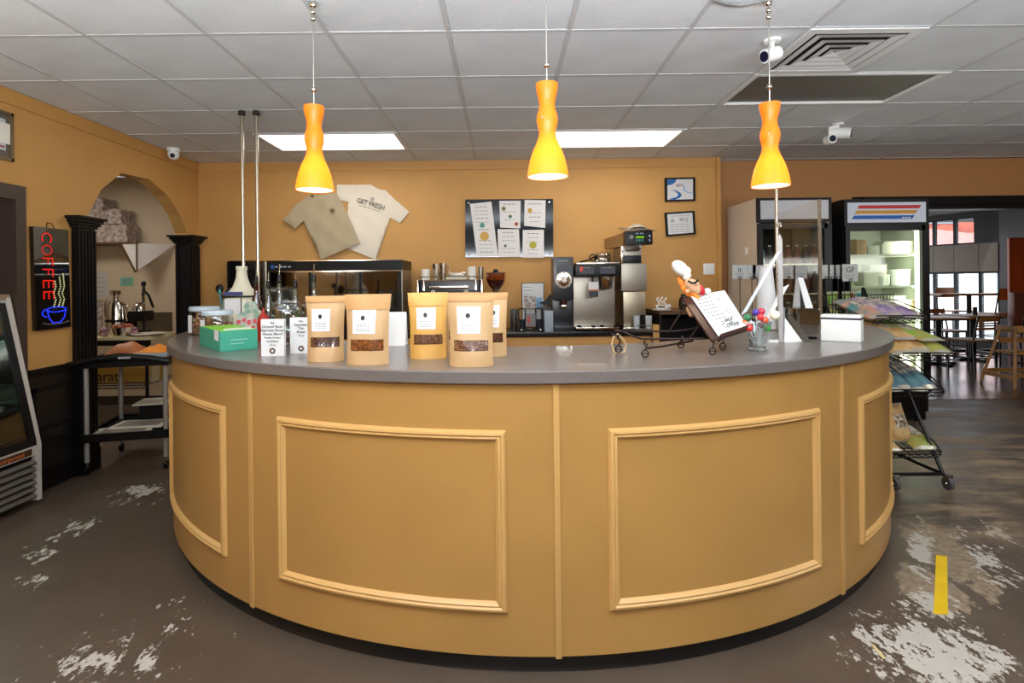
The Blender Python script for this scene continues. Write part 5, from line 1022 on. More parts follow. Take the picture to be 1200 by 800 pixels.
t, w_, D, X0 = cooler(888, 975, 5.15, P(890, 232, 5.15).z, (P(890, 257, 5.15).z, P(890, 235, 5.15).z), P(890, 262, 5.15).z, beige, 'tall glass-door cooler with beige side and blank grey sign', inner=mat('dark_cooler_liner', (40, 36, 38), .5))
B().b2((-w_ - .004, .2, 1.62), (-w_, .26, 1.69), bev=.002).build('side_plate', white, t)
zs = [.62, .93, 1.24, 1.52]
for z in zs: B().b2((-w_ + .04, .05, z - .012), (w_ - .04, D - .04, z)).build('wire_shelf', mat('satin_steel'), t, 0)
bx = [mat('red_drink_pack', (130, 58, 52), .5, col2=(70, 30, 34), vscale=20), mat('pale_blue_pack', (130, 160, 178), .5), mat('dark_pack', (58, 50, 54), .5), mat('amber_pack', (150, 96, 70), .5)]
LX, LY = t.location.x, t.location.y
nm = ['lowest', 'second', 'third', 'top']
for k, z in enumerate(zs):
    for i in range(7):
        x = -w_ + .09 + i * (2 * w_ - .18) / 6; hgt = .15 if k < 3 else .12; m = bx[1] if (i == 0 and k in (2, 3)) else (bx[2] if (i + k) % 4 == 0 else bx[0] if i < 6 else bx[3])
        q = thing('drink_bottle', '%s bottle, %s from the left on the %s shelf of the beige-sided cooler' % ({0: 'reddish', 1: 'pale blue', 2: 'dark', 3: 'amber'}[bx.index(m)], ['first', 'second', 'third', 'fourth', 'fifth', 'sixth', 'seventh'][i], nm[k]), 'bottle', (LX + x, LY + .13, z), 0, 'bottles in the beige-sided cooler')
        B().lathe([(0, 0), (.036, 0), (.036, hgt * .9), (.028, hgt * 1.05), (.014, hgt * 1.3), (.014, hgt * 1.4), (0, hgt * 1.4)], n=14).build('bottle_body', m, q, 50); B().lathe([(0, hgt * 1.4), (.016, hgt * 1.4), (.016, hgt * 1.5), (0, hgt * 1.5)], n=10).build('cap', white, q, 40)
# second cooler
t, w_, D, X0 = cooler(990, 1089, 5.2, P(1040, 233, 5.2).z, (P(1040, 260.5, 5.2).z, P(1040, 237, 5.2).z), P(1040, 264, 5.2).z, black, 'tall lit glass-door cooler with a red, yellow and blue striped sign', sign=emis('lit_sign_panel', (214, 218, 228), .62), inner=mat('cooler_liner', (226, 230, 214), .5))
L0 = t.location.copy(); ys = 5.193
for (ya_, yb_, xl0, xl1, xr0, xr1, m, nmx) in ((240.5, 244.5, 1007, 1004.5, 1080, 1077, mat('stripe_red', (196, 40, 40), .5), 'red_stripe'), (246.5, 250.5, 1004, 1001.5, 1076, 1072, mat('stripe_yellow', (206, 148, 40), .5), 'yellow_stripe'), (252.5, 256.8, 1001, 998, 1072, 1069, mat('stripe_blue', (20, 96, 180), .5), 'blue_stripe')):
    o = B(); slab(o, [P(xl0, ya_, ys), P(xr0, ya_ - .5, ys), P(xr1, yb_ - .5, ys), P(xl1, yb_, ys)], (0, 1, 0), .002); bw(o, nmx, m, t, 0)
o = B(); a = P(1057, 255.6, ys - .001); strokes(o, a.x - L0.x, a.x - L0.x + .085, a.z - L0.z, .012, a.y - L0.y, 3); o.build('small_script', white, t, 0)
B().b2((w_ - .10, .02, .45), (w_ - .08, .05, 1.95)).build('light_tube', emis('cooler_tube', (250, 255, 225), 5), t, 0)
B().b2((-w_ + .035, .05, .33), (-w_ + .045, D - .04, 2.0)).build('left_liner', mat('cooler_liner'), t, 0); B().b2((w_ - .045, .05, .33), (w_ - .035, D - .04, 2.0)).build('right_liner', mat('cooler_liner'), t, 0)
zsh = [P(1040, y, 5.3).z for y in (433, 403, 371, 335, 298)]
for z in zsh: B().b2((-w_ + .05, .05, z - .018), (w_ - .05, D - .05, z)).build('shelf', mat('cooler_shelf_white', (236, 240, 220), .4), t, 0)
ar = bpy.data.lights.new('cooler_tube_light', 'AREA'); ar.shape = 'RECTANGLE'; ar.size = .03; ar.size_y = 1.4; ar.energy = 9; ar.color = (.96, 1, .88)
ao = bpy.data.objects.new('cooler_tube_light', ar); COL.objects.link(ao); ao.parent = t; ao.location = (w_ - .105, .06, 1.2); ao.rotation_euler = Vector((-1, .6, 0)).to_track_quat('-Z', 'Y').to_euler()
tubm = mat('clear_food_tub', (206, 204, 186), .3); inn = [(1033, 298, .1, .1, 'pale tub between the small tub and the wide box, top shelf', tubm), (1024, 335, .16, .2, 'tall white bag on the second cooler shelf', mat('white_carton', (224, 222, 204), .5)), (1050, 335, .18, .15, 'grey food box on the second cooler shelf, right', mat('grey_tub', (176, 180, 170), .3)), (1035, 403, .2, .16, 'white food pack on the fourth cooler shelf, middle', tubm), (1005, 298, .1, .15, 'tan food carton on the top cooler shelf, far left', mat('tan_carton', (196, 160, 120), .6)), (1019, 298, .11, .08, 'small pale tub beside the tan carton on the top shelf', tubm), (1048, 298, .3, .12, 'wide white food box on the top cooler shelf', mat('white_carton', (224, 222, 204), .5)),
  (1012, 335, .1, .14, 'clear tub on the second cooler shelf, left', tubm), (1030, 335, .12, .1, 'clear tub on the second cooler shelf, middle', mat('grey_tub', (176, 180, 170), .3)),
  (1000, 371, .12, .14, 'grey packet on the third cooler shelf, left end', mat('grey_tub')), (1022, 371, .14, .17, 'wrapped white packet on the third cooler shelf', tubm), (1045, 371, .17, .19, 'large wrapped white packet in the middle of the third shelf', mat('white_carton')), (1063, 371, .1, .15, 'food pack with orange filling on the third cooler shelf', mat('orange_food', (206, 164, 110), .5, col2=(220, 214, 190), vscale=14)),
  (1010, 403, .14, .13, 'white food pack on the fourth cooler shelf, left', tubm), (1060, 403, .15, .12, 'pale food tub on the fourth cooler shelf, right', tubm), (1058, 433, .16, .13, 'pale food tub on the lowest cooler shelf', tubm)]
for px, yb_, wd, hg, lb, m in inn:
    z = P(1040, yb_, 5.3).z; p = P(px, yb_, 5.4); q = thing('food_container', lb, 'food container', (p.x, 5.4, z), random.uniform(-.1, .1), 'food packs in the striped cooler'); B().box((0, 0, hg / 2), (wd, .14, hg), bev=min(.02, hg * .2), taper=1.04).build('tub', m, q, 50); B().box((0, 0, hg + .004), (wd * 1.03, .146, .008), bev=.002).build('lid', mat('pale_lid', (230, 230, 216), .3), q)
# ================================================================== RIGHT-HAND CHIP RACK
t = thing('chip_rack', 'black wheeled wire rack of chip bags leaning beside the counter', 'rack', (2.69, 3.9, 0)); L0 = t.location.copy()
XA, XB = 2.52, 2.865; foot = Vector((XB, 3.585, .095)); topp = Vector((XB, 4.36, 1.30))
for X in (XA, XB):
    o = B(); o.cyl((X, topp.y, topp.z), (X, foot.y, foot.z), .012, n=10); bw(o, 'slanted_post', blackm, t)
    o = B(); o.cyl((X, 4.42, foot.z), (X, foot.y, foot.z), .012, n=10); bw(o, 'base_bar', blackm, t)
    o = B(); o.cyl((X, 4.42, foot.z), (X, topp.y, topp.z), .012, n=10); bw(o, 'rear_post', blackm, t)
    for Y in (3.57, 4.42):
        cst = B(); cst.cyl((X + .02 - .012, Y, .04), (X + .02 + .012, Y, .04), .04, n=20); bw(cst, 'caster_wheel', mat('grey_rubber', (92, 92, 92), .5), t)
        cst = B(); cst.b2((X + .003, Y - .02, .03), (X + .007, Y + .02, .096)); cst.b2((X + .033, Y - .02, .03), (X + .037, Y + .02, .096)); cst.b2((X - .005, Y - .02, .086), (X + .037, Y + .02, .099)); cst.cyl((X, Y, .04), (X + .04, Y, .04), .008, n=8); bw(cst, 'caster_bracket', chrome, t)
for Y in (foot.y, 4.42): o = B(); o.cyl((XA, Y, foot.z), (XB, Y, foot.z), .012, n=8); bw(o, 'cross_bar', blackm, t)
shelves = [(.19, 3.63, 4.1, .10), (.60, 3.60, 4.12, .16), (.85, 3.50, 4.14, .15), (1.07, 3.74, 4.3, .10)]
for z, ya_, yb_, dz in shelves:
    o = B()
    for k in range(8): X = XA + k * (XB - XA) / 7; o.tube([(X, yb_, z + dz), (X, ya_, z), (X, ya_ - .03, z + .03)], .003, n=6)
    for k in range(5): f_ = k / 4; o.tube([(XA, ya_ + (yb_ - ya_) * f_, z + dz * f_), (XB, ya_ + (yb_ - ya_) * f_, z + dz * f_)], .004, n=6)
    stuff(bw(o, 'shelf_wires', blackm, t))
    for hh_ in (.05, .085):
        o = B(); pts_ = [(XB + .005, yb_, z + dz + hh_ * .6), (XB + .02, (ya_ + yb_) / 2, z + dz * .6 + hh_), (XB + .03, ya_ + .08, z + .03 + hh_ * .7), (XB + .01, ya_ - .02, z + .0 + hh_ * .5), (XB - .1, ya_ - .04, z + .01 + hh_ * .5), (XA, ya_ - .04, z + .01 + hh_ * .5)]; o.tube(pts_, .0045, n=8); bw(o, 'rim_wire', blackm, t)
kb = mat('kraft_chip_bag', (196, 152, 92), .5, 0, .4, 30, col2=(232, 204, 150), vscale=10); kg = mat('lime_kraft_bag', (190, 160, 96), .5, 0, .4, 30, col2=(120, 196, 60), vscale=6); tb = mat('blue_grey_chip_bag', (112, 156, 166), .4, 0, .5, 24, col2=(82, 112, 130), vscale=14); pb = mat('violet_chip_bag', (140, 116, 170), .4, 0, .4, 30, col2=(220, 200, 190), vscale=10); sb = mat('salmon_chip_bag', (222, 160, 130), .4, 0, .4, 30, col2=(40, 150, 160), vscale=9)
def row(si, items, Hh, W_, lift=.03):
    z, ya_, yb_, dz = shelves[si]; sl = math.atan2(dz, yb_ - ya_); n = len(items)
    for i, (m, lb) in enumerate(items):
        X = XA + .06 + i * (XB - XA - .10) / max(1, n - 1); q = pouch('chip_bag', lb, 'chip bag', (X, ya_ + .01 + (i % 2) * .02, z + lift + (i % 2) * .012), W_, Hh, m, 0, 0, 'chip bags on the leaning rack', i + si * 10, .042)
        q.rotation_euler = (-(PI / 2 - sl - .06), 0, random.uniform(-.06, .06))
row(1, [(tb, 'blue-grey chip bag nearest the counter, teal shelf of the rack'), (tb, 'blue-grey chip bag in the second place on the rack'), (tb, 'blue-grey chip bag in the third place on the rack'), (tb, 'blue-grey chip bag at the outer end of its shelf')], .5, .108)
row(2, [(kb, 'kraft chip bag above the blue-grey ones, nearest the counter'), (kb, 'kraft chip bag above the blue-grey ones, in the middle'), (kg, 'lime and kraft chip bag at the outer end of the rack')], .58, .17, .035)
z, ya_, yb_, dz = shelves[2]; q = pouch('chip_bag', 'tan chip bag lying on top of the kraft ones', 'chip bag', (2.66, 3.6, z + .12), .19, .5, kb, 0, 0, 'chip bags on the leaning rack', 77, .03); q.rotation_euler = (-(PI / 2 - .2), 0, -.1)
q = pouch('chip_bag', 'tan chip bag with a lime patch, on top at the outer end', 'chip bag', (2.8, 3.56, z + .115), .18, .45, kg, 0, 0, 'chip bags on the leaning rack', 78, .03); q.rotation_euler = (-(PI / 2 - .22), 0, .12)
row(3, [(sb, 'salmon and teal chip bag on the top shelf of the rack'), (pb, 'violet chip bag in the middle of the top shelf'), (pb, 'violet chip bag at the outer end of the top shelf')], .46, .15)
row(0, [(kb, 'tan chip bag on the lowest shelf nearest the counter'), (kg, 'tan and lime chip bag on the lowest shelf of the rack')], .36, .17)
q = pouch('chip_bag', 'upright pale tan chip bag at the outer end of the lowest shelf', 'chip bag', (2.72, 3.74, .26), .16, .26, kb, -.35, .2, 'chip bags on the leaning rack', 79, .035)
# ================================================================== DINING ROOM
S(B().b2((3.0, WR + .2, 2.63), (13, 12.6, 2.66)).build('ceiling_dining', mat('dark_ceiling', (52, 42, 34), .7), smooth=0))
A2 = Vector((8.7 + 1.0, 12.0, 0)); B2 = Vector((9.33, 10.3, 0))
A2 = Vector(((1050 - CX) / F * 12.2, 12.2, 0)); d = (B2 - A2); Lw = d.length; d.normalize(); nn = Vector((-d.y, d.x, 0)); nn = nn if nn.y < 0 else -nn
MW = Matrix(((d.x, -nn.x, 0, A2.x), (d.y, -nn.y, 0, A2.y), (0, 0, 1, 0), (0, 0, 0, 1)))   # local x along the wall, y outward
def s_at(px):      # distance along the wall hit by the view ray
    k = (px - CX - 0) / F; return (k * A2.y - A2.x) / (d.x - k * d.y)
def z_at(px, py): s_ = s_at(px); q = A2 + d * s_; return P(px, py, q.y).z
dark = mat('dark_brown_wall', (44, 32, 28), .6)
ml = [s_at(1062), s_at(1094), s_at(1118.5), s_at(1147.5), s_at(1170.5)]; zt1, zt2_, zt3, zb_ = z_at(1118, 256), z_at(1118, 287), z_at(1118, 319), .12
o = B(); 
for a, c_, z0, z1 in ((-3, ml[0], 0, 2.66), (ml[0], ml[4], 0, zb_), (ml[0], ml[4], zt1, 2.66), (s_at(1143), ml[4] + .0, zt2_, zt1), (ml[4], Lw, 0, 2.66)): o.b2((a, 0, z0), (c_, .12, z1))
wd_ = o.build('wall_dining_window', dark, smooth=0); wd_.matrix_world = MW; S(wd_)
nwin = 0
cells = [(0, 1, zb_, zt3), (1, 2, zb_, zt3), (2, 3, zb_, zt3), (3, 4, zb_, zt3), (0, 1, zt3, zt2_), (1, 2, zt3, zt2_), (2, 3, zt3, zt2_), (3, 4, zt3, zt2_), (0, 1, zt2_, zt1), (1, 2, zt2_, zt1)]
for k, (i, j, z0, z1) in enumerate(cells + [(2, 2.9, zt2_, zt1)]):
    x0 = ml[i]; x1 = ml[j] if isinstance(j, int) else s_at(1143); f_ = .03
    o = B()
    for q0, q1 in (((x0, z0), (x1, z0 + f_)), ((x0, z1 - f_), (x1, z1)), ((x0, z0), (x0 + f_, z1)), ((x1 - f_, z0), (x1, z1))): o.b2((q0[0], .02, q0[1]), (q1[0], .08, q1[1]))
    w0 = o.build('window_%d' % (k + 1), black, smooth=0); w0.matrix_world = MW; S(w0); B().b2((x0 + f_, .045, z0 + f_), (x1 - f_, .05, z1 - f_)).build('pane', paneg, w0, 0)
    if z0 == zt3: 
        B().b2((x0 + .005, -.01, z0 + .01), (x1 - .005, -.005, z1)).build('roller_shade', mat('grey_shade_fabric', (150, 140, 126), .8), w0, 0)
o = B(); o.b2((9.33, 6.02, 0), (9.45, 10.3, 2.66)); o.b2((3.5, 6.03, 0), (3.62, 12.3, 2.66)); S(o.build('wall_dining', dark, smooth=0))
o = B(); o.b2((3.86, 6.6, 2.3), (9.3, 6.75, 2.37)); tag(o.build('dark_ceiling_beam', mat('pale_metal_track', (176, 166, 160), .35), smooth=0), 'pale metal ceiling track just inside the dining room', 'track')
p = P(1193, 300, 9.2); t = thing('orange_door', 'orange wooden door at the right edge in the dining room', 'door', (8.93, 9.25, 0)); B().b2((-.38, 0, 0), (.38, .045, P(1195, 278, 9.2).z), bev=.004).build('slab', mat('orange_wood', (206, 90, 28), .4, 0, .05, 60, col2=(176, 70, 20), vscale=5, stretch=(1, 1, .1)), t, 0); B().ball((-.32, -.03, 1.0), .03, 12).build('knob', chrome, t)
seatm = mat('oak_wood'); legm = blackm
def chair(loc, rz, label, sh=.45, bh=.82, slats=True, wdt=.42):
    t = thing('dining_chair', label, 'chair', loc, rz, 'dining chairs by the windows'); h = wdt / 2
    B().box((0, 0, sh), (wdt, wdt, .028), bev=.01).build('seat', seatm, t)
    for x in (-h + .02, h - .02):
        o = B(); o.tube([(x, -h + .03, 0), (x, -h + .04, sh - .014)], .012); o.build('leg', legm, t); o = B(); o.tube([(x, h - .0, 0), (x, h - .03, sh), (x, h + .05, bh)], .012); o.build('rear_leg', legm, t)
    for z in (sh * .45,): o = B(); o.tube([(-h + .02, -h + .03, z), (h - .02, -h + .03, z), (h - .02, h - .02, z), (-h + .02, h - .02, z)], .008, closed=True); o.build('stretcher', legm, t)
    f = lambda z: h - .03 + .08 * (z - sh) / (bh - sh)
    for z0, z1 in ([(bh - .09, bh - .01), (bh - .125, bh - .105), (bh - .16, bh - .14), (bh - .21, bh - .175)] if slats else [(bh - .2, bh)]): B().box((0, f((z0 + z1) / 2), (z0 + z1) / 2), (wdt - .02, .014, z1 - z0), rot=R(-.2, 'X'), bev=.003).build('back_slat', seatm, t)
    return t
chair(P(1138, 434, 8.1) * 1 - Vector((0, 0, P(1138, 434, 8.1).z)), PI - .25 + PI, 'black-framed chair with slatted oak back, nearest to the counter')
def gx(px, Y): p = P(px, 400, Y); return Vector((p.x, Y, 0))
bpy.data.objects['dining_chair'].rotation_euler = (0, 0, PI + .2)
chair(gx(1200, 8.0), PI - .1, 'oak-backed chair at the right edge behind the wooden high chair')
chair(gx(1110, 9.55), .1, 'dark-framed chair on the far side of the near dining table')
chair(gx(1120, 10.65), 0, 'tall stool chair with oak back by the window, left one', .72, 1.17, False)
chair(gx(1166, 9.72), PI + .1, 'tall stool chair with oak back by the window, right one', .72, 1.17, False)
chair(gx(1085, 10.65), -.1, 'tall stool chair partly hidden by the striped cooler', .72, 1.17, False)
def table(loc, W_, D, h_, label, name='dining_table'):
    t = thing(name, label, 'table', loc, 0, 'dining tables'); B().box((0, 0, h_ - .015), (W_, D, .03), bev=.004).build('tabletop', seatm, t); B().box((0, 0, h_ - .036), (W_ * .98, D * .98, .012)).build('edge_band', black, t)
    B().cyl((0, 0, .04), (0, 0, h_ - .03), .04, n=14).build('pedestal', legm, t)
    for a in (0, PI / 2): B().box((0, 0, .02), (W_ * .8, .06, .035), rot=a, bev=.01).build('base_arm', legm, t)
table(gx(1140, 9.1), .6, .6, .75, 'oak-topped dining table behind the nearest chair'); table(gx(1100, 8.7), .62, .6, .75, 'oak-topped dining table beside the striped cooler'); table(gx(1136, 10.18), 1.25, .28, 1.07, 'high narrow oak table along the windows', 'high_table')
t = thing('booth_seat', 'brown upholstered booth seat back at the right edge', 'booth', gx(1215, 8.7)); B().box((0, .1, .56), (.62, .12, 1.12), bev=.03).build('backrest', mat('brown_vinyl', (128, 66, 40), .4), t); B().box((0, -.16, .24), (.62, .42, .46), bev=.03).build('seat', mat('brown_vinyl'), t)
p = gx(1126, 9.0); tag(B().lathe([(0, 0), (.035, 0), (.03, .1), (.036, .13), (0, .13)], n=14).build('napkin_holder', mat('dark_amber'), loc=(gx(1143, 9.05).x, 9.05, .751)), 'small dark condiment jar on the dining table', 'jar')
# wooden high chair at the right edge
hw = mat('pale_beech_wood', (206, 150, 82), .4, 0, .05, 50, .15, 6); t = thing('high_chair', 'pale wooden high chair cut off by the right edge', 'high chair', gx(1200, 6.95)); W2 = .27
xl = gx(1168, 6.95).x - t.location.x
for sx in (-1, 1):
    for y0, y1 in ((-.24, -.1), (.24, .1)):
        o = B(); a = Vector((sx * .345, y0, 0)); c_ = Vector((sx * .2, y1, .74)); o.tube([a, c_], .022, n=4); o.build('leg', hw, t, 0)
    B().box((sx * .32, 0, .13), (.035, .46, .05)).build('side_rail', hw, t, 0)
for y in (-.22, .22): B().box((0, y, .16), (.64, .03, .05)).build('front_rail', hw, t, 0)
B().box((0, 0, .42), (.46, .3, .03), bev=.004).build('seat', hw, t); 
for sx in (-1, 1): B().box((sx * .2, 0, .72), (.04, .3, .06), bev=.006).build('arm_rail', hw, t)
for z in (.56, .7): B().box((0, .12, z), (.42, .03, .07), bev=.006).build('back_slat', hw, t)
B().box((0, -.14, .72), (.46, .04, .08), bev=.006).build('front_bar', hw, t)
# outside: street and brick building
S(B().b2((-5, 12.6, -.25), (60, 60, -.1)).build('street', mat('pale_pavement', (190, 190, 192), .8), smooth=0))
t = thing('brick_building', 'brick and white building across the street, seen through the windows', 'building', (22, 26, -.1)); B().b2((-12, 0, 0), (14, 6, 3.0)).build('white_ground_floor', mat('white_render', (235, 235, 232), .7), t, 0)
B().b2((-12, .1, 3.0), (14, 6, 7)).build('brick_upper_floor', mat('red_brick', (176, 84, 66), .8, 0, .2, 8, .2, 3), t, 0)
for k in range(8): B().b2((-11 + k * 3.1, -.02, .7), (-9.4 + k * 3.1, .02, 2.2)).build('window', mat('grey_far_glass', (120, 130, 140), .2), t, 0); B().b2((-11 + k * 3.1, .06, 4), (-9.6 + k * 3.1, .12, 5.8)).build('upper_window', mat('grey_far_glass'), t, 0)
sun = bpy.data.lights.new('sun', 'SUN'); sun.energy = 5; sun.angle = .01; so = bpy.data.objects.new('sun', sun); COL.objects.link(so); so.rotation_euler = Vector((.3, .75, -.8)).to_track_quat('-Z', 'Y').to_euler(); so.location = (0, 0, 8)
# ================================================================== LEFT WALL THINGS
# LED coffee sign ------------------------------------------------------
XS = WL + .035
def LP(px, py, X=XS):     # point on the plane x = X
    u, v = uv(px, py); Y = X * F / u; return Vector((X, Y, EYE + v * Y / F))
def LW(px, py, X=XS):
    p = LP(px, py, X); return p
cor = [LP(38.5, 265.5), LP(80, 269), LP(83, 383), LP(43, 387)]; c = sum(cor, Vector()) / 4
t = thing('led_coffee_sign', 'black glass LED sign with red letters and a blue cup on the left wall', 'sign', (WL, c.y, c.z)); L0 = t.location.copy()
e_y = ((cor[1] - cor[0]) + (cor[2] - cor[3])) / 2; e_z = ((cor[0] - cor[3]) + (cor[1] - cor[2])) / 2; Ws, Hs = e_y.length, e_z.length; e_y.normalize(); e_z.normalize()
o = B(); slab(o, [c - e_y * Ws / 2 - e_z * Hs / 2, c + e_y * Ws / 2 - e_z * Hs / 2, c + e_y * Ws / 2 + e_z * Hs / 2, c - e_y * Ws / 2 + e_z * Hs / 2], (-1, 0, 0), .028); bw(o, 'glass_panel', mat('black_mirror_glass', (14, 13, 14), .04, coat=1), t, 0)
def SG(a, b_): return c + e_y * (a * Ws / 2) + e_z * (b_ * Hs / 2) + Vector((.003, 0, 0)) - L0
def dots(pts, name, m, r=.0032, step=.009):
    o = B(); acc = []
    for a, b_ in zip(pts, pts[1:]):
        n_ = max(1, int((b_ - a).length / step))
        for i in range(n_): acc.append(a.lerp(b_, i / n_))
    for p in acc: o.box(p, (.004, r * 2, r * 2))
    return o.build(name, m, t, 0)
red = emis('red_led', (255, 40, 30), 1.1); blu = emis('blue_led', (40, 60, 255), 1.5); yel = emis('pale_led', (235, 235, 170), 1.3)
def circ(a0, b0, ra, rb, s0, s1, n=16): return [SG(a0 + ra * math.cos(s0 + (s1 - s0) * i / n), b0 + rb * math.sin(s0 + (s1 - s0) * i / n)) for i in range(n + 1)]
# letters run down the panel, turned a quarter: C O F F E E
dots(circ(-.3, .79, .27, .1, -PI / 2 + .7, PI * 1.5 - .7), 'letter_c', red); dots(circ(-.3, .56, .27, .095, 0, 2 * PI), 'letter_o', red)
for i, b0 in enumerate((.40, .18)): dots([SG(-.55, b0), SG(.0, b0)], 'letter_f', red); dots([SG(-.0, b0), SG(-.0, b0 - .16)], 'letter_f', red); dots([SG(-.26, b0), SG(-.26, b0 - .12)], 'letter_f', red)
for i, b0 in enumerate((-.04, -.26)):
    dots([SG(-.55, b0), SG(.0, b0)], 'letter_e', red)
    for a0 in (-.55, -.27, .0): dots([SG(a0, b0), SG(a0, b0 - .16)], 'letter_e', red)
dots(circ(.15, -.62, .55, .05, 0, 2 * PI, 20), 'cup_rim', blu); dots([SG(-.4, -.62), SG(-.3, -.78), SG(-.1, -.88), SG(.35, -.88), SG(.6, -.78), SG(.7, -.62)], 'cup_bowl', blu); dots(circ(-.45, -.68, .22, .07, PI * .4, PI * 1.6, 10), 'cup_handle', blu)
dots(circ(.1, -.86, .75, .05, PI * 1.1, 2 * PI, 14), 'saucer', mat('pale_ink'), .002)
for a0 in (.0, .28, .5): dots([SG(a0, -.55), SG(a0 + .12, -.42), SG(a0, -.3), SG(a0 + .14, -.16), SG(a0 + .08, -.02 + a0 * .3)], 'steam', yel, .0026, .012)
o = B(); q = SG(-.3, 1.0); o.tube([q, q + Vector((-.012, .02, .035)), q + Vector((-.012, .06, .035)), SG(.15, 1.0)], .003); o.build('hanging_wire', blackm, t)
# framed picture top left -----------------------------------------------
XS2 = WL + .02; a = LP(16, 150, XS2); zt_, zb2 = LP(16, 133.5, XS2).z, LP(14, 189, XS2).z; y0 = a.y - .55
t = thing('wall_picture_frame', 'thin framed picture with pale centre high on the left wall', 'picture frame', (WL, (y0 + a.y) / 2, (zt_ + zb2) / 2)); o = B(); yy, zz_ = (a.y - y0) / 2, (zt_ - zb2) / 2
for p0_, p1_ in (((-yy, -zz_), (yy, -zz_ + .018)), ((-yy, zz_ - .018), (yy, zz_)), ((-yy, -zz_), (-yy + .018, zz_)), ((yy - .018, -zz_), (yy, zz_))): o.b2((0, p0_[0], p0_[1]), (.022, p1_[0], p1_[1]))
o.build('frame', mat('bronze_frame', (112, 92, 62), .4, .3), t, 0); B().b2((0, -yy + .018, -zz_ + .018), (.01, yy - .018, zz_ - .018)).build('mount', mat('grey_mount', (96, 88, 80), .5), t, 0)
B().b2((.01, -yy + .06, -zz_ + .06), (.013, yy - .05, zz_ - .05)).build('print', mat('pale_print_blue', (190, 200, 204), .4), t, 0)
for z in (-zz_ + .075, zz_ - .085): B().b2((.013, -yy + .07, z), (.0145, yy - .06, z + .012)).build('red_line', mat('red_print'), t, 0)
B().b2((.013, -yy + .05, -.05), (.0155, yy - .02, .08)).build('pale_band', mat('cream_band', (232, 228, 214), .3), t, 0)
# ================================================================== REFRIGERATED DISPLAY CASE IN THE RECESS
Y1 = 3.51; Y0_ = 2.0; xf = -2.955
t = thing('slanted_display_fridge', 'white refrigerated display case with slanted glass front and louvred base at the left edge', 'display case', (xf, (Y0_ + Y1) / 2, 0)); L0 = t.location.copy(); hy = (Y1 - Y0_) / 2
wf = mat('white_case_enamel', (196, 190, 182), .4); zk, ztp, xs_ = .38, 1.30, -.19
side = [(.0, .03), (.0, zk), (xs_, ztp), (-.7, ztp), (-.7, .03)]
MY = Matrix(((1, 0, 0, 0), (0, 1, 0, 0), (0, 0, 1, 0), (0, 0, 0, 1)))
for y in (-hy, hy - .03):
    o = B(); o.prism([(x, z) for x, z in side], .012, T((0, y + .009, 0))); o.build('side_panel', glass('side_glass', (150, 175, 165), .2), t, 0)
    o = B(); slab(o, [(0.004, y, .03), (0.004, y, zk), (-.035, y, zk), (-.035, y, .03)], (0, 1, 0), .03); slab(o, [(0.004, y, zk), (xs_ + .004, y, ztp + .02), (xs_ - .035, y, ztp + .0), (-.035, y, zk)], (0, 1, 0), .03); o.build('white_edge', wf, t, 0)
o = B(); o.b2((-.7, -hy, ztp), (xs_ + .005, hy, ztp + .035), bev=.004); o.build('top_cap', mat('tan_top_panel', (150, 124, 96), .5), t, 0)
o = B(); slab(o, [(-.012, -hy + .03, zk + .04), (-.012, hy - .03, zk + .04), (xs_ - .006, hy - .03, ztp - .02), (xs_ - .006, -hy + .03, ztp - .02)], (-1, 0, -.2), .006); o.build('front_glass', glass('case_front_glass', (215, 228, 220), .06, .05, .22), t, 0)
o = B(); slab(o, [(.0, hy - .075, zk + .02), (.0, hy - .03, zk + .02), (xs_, hy - .03, ztp - .02), (xs_, hy - .075, ztp - .02)], (-1, 0, -.2), .02); slab(o, [(.0, -hy + .03, zk + .0), (.0, hy - .03, zk + .0), (-.02, hy - .03, zk + .07), (-.02, -hy + .03, zk + .07)], (-1, 0, 0), .02); o.build('black_gasket', blackp, t, 0)
B().b2((-.03, -hy + .03, zk - .06), (.0, hy - .03, zk), bev=.002).build('label_rail', wf, t, 0); B().b2((0, hy - .36, zk - .052), (.003, hy - .07, zk - .012)).build('dark_label', mat('brown_label', (60, 40, 20), .5), t, 0)
text('orange_lettering', 'Refrigerated', .036, mat('orange_print'), T((.0035, hy - .215, zk - .033)) @ R(PI / 2, 'Z') , t)
for k in range(6): o = B(); o.box((-.012, 0, .065 + k * .042), (.03, 2 * hy - .07, .014), rot=R(.6, 'Y')); o.build('louvre', mat('grey_louvre', (100, 92, 84), .45), t, 0)
B().b2((-.7, -hy + .03, .03), (-.05, hy - .03, zk)).build('machine_base', black, t, 0); B().b2((-.7, -hy + .03, zk), (-.66, hy - .03, ztp)).build('back_panel', mat('dark_recess'), t, 0)
for k, z in enumerate((.62, .92)):
    B().b2((-.62, -hy + .04, z), (-.16 - k * .09, hy - .05, z + .012)).build('glass_shelf', mat('pale_shelf', (186, 196, 190), .2), t, 0); B().b2((-.165 - k * .09, -hy + .04, z - .012), (-.15 - k * .09, hy - .06, z + .022)).build('shelf_lip', chrome, t, 0)
al = bpy.data.lights.new('case_light', 'AREA'); al.shape = 'RECTANGLE'; al.size = .1; al.size_y = 1.3; al.energy = 12; al.color = (.9, 1, .95)
ao = bpy.data.objects.new('case_light', al); COL.objects.link(ao); ao.parent = t; ao.location = (-.4, 0, ztp - .02)
B().b2((-.45, -hy + .04, ztp - .018), (-.35, hy - .04, ztp - .006)).build('light_strip', emis('case_tube', (235, 255, 245), 2), t, 0)
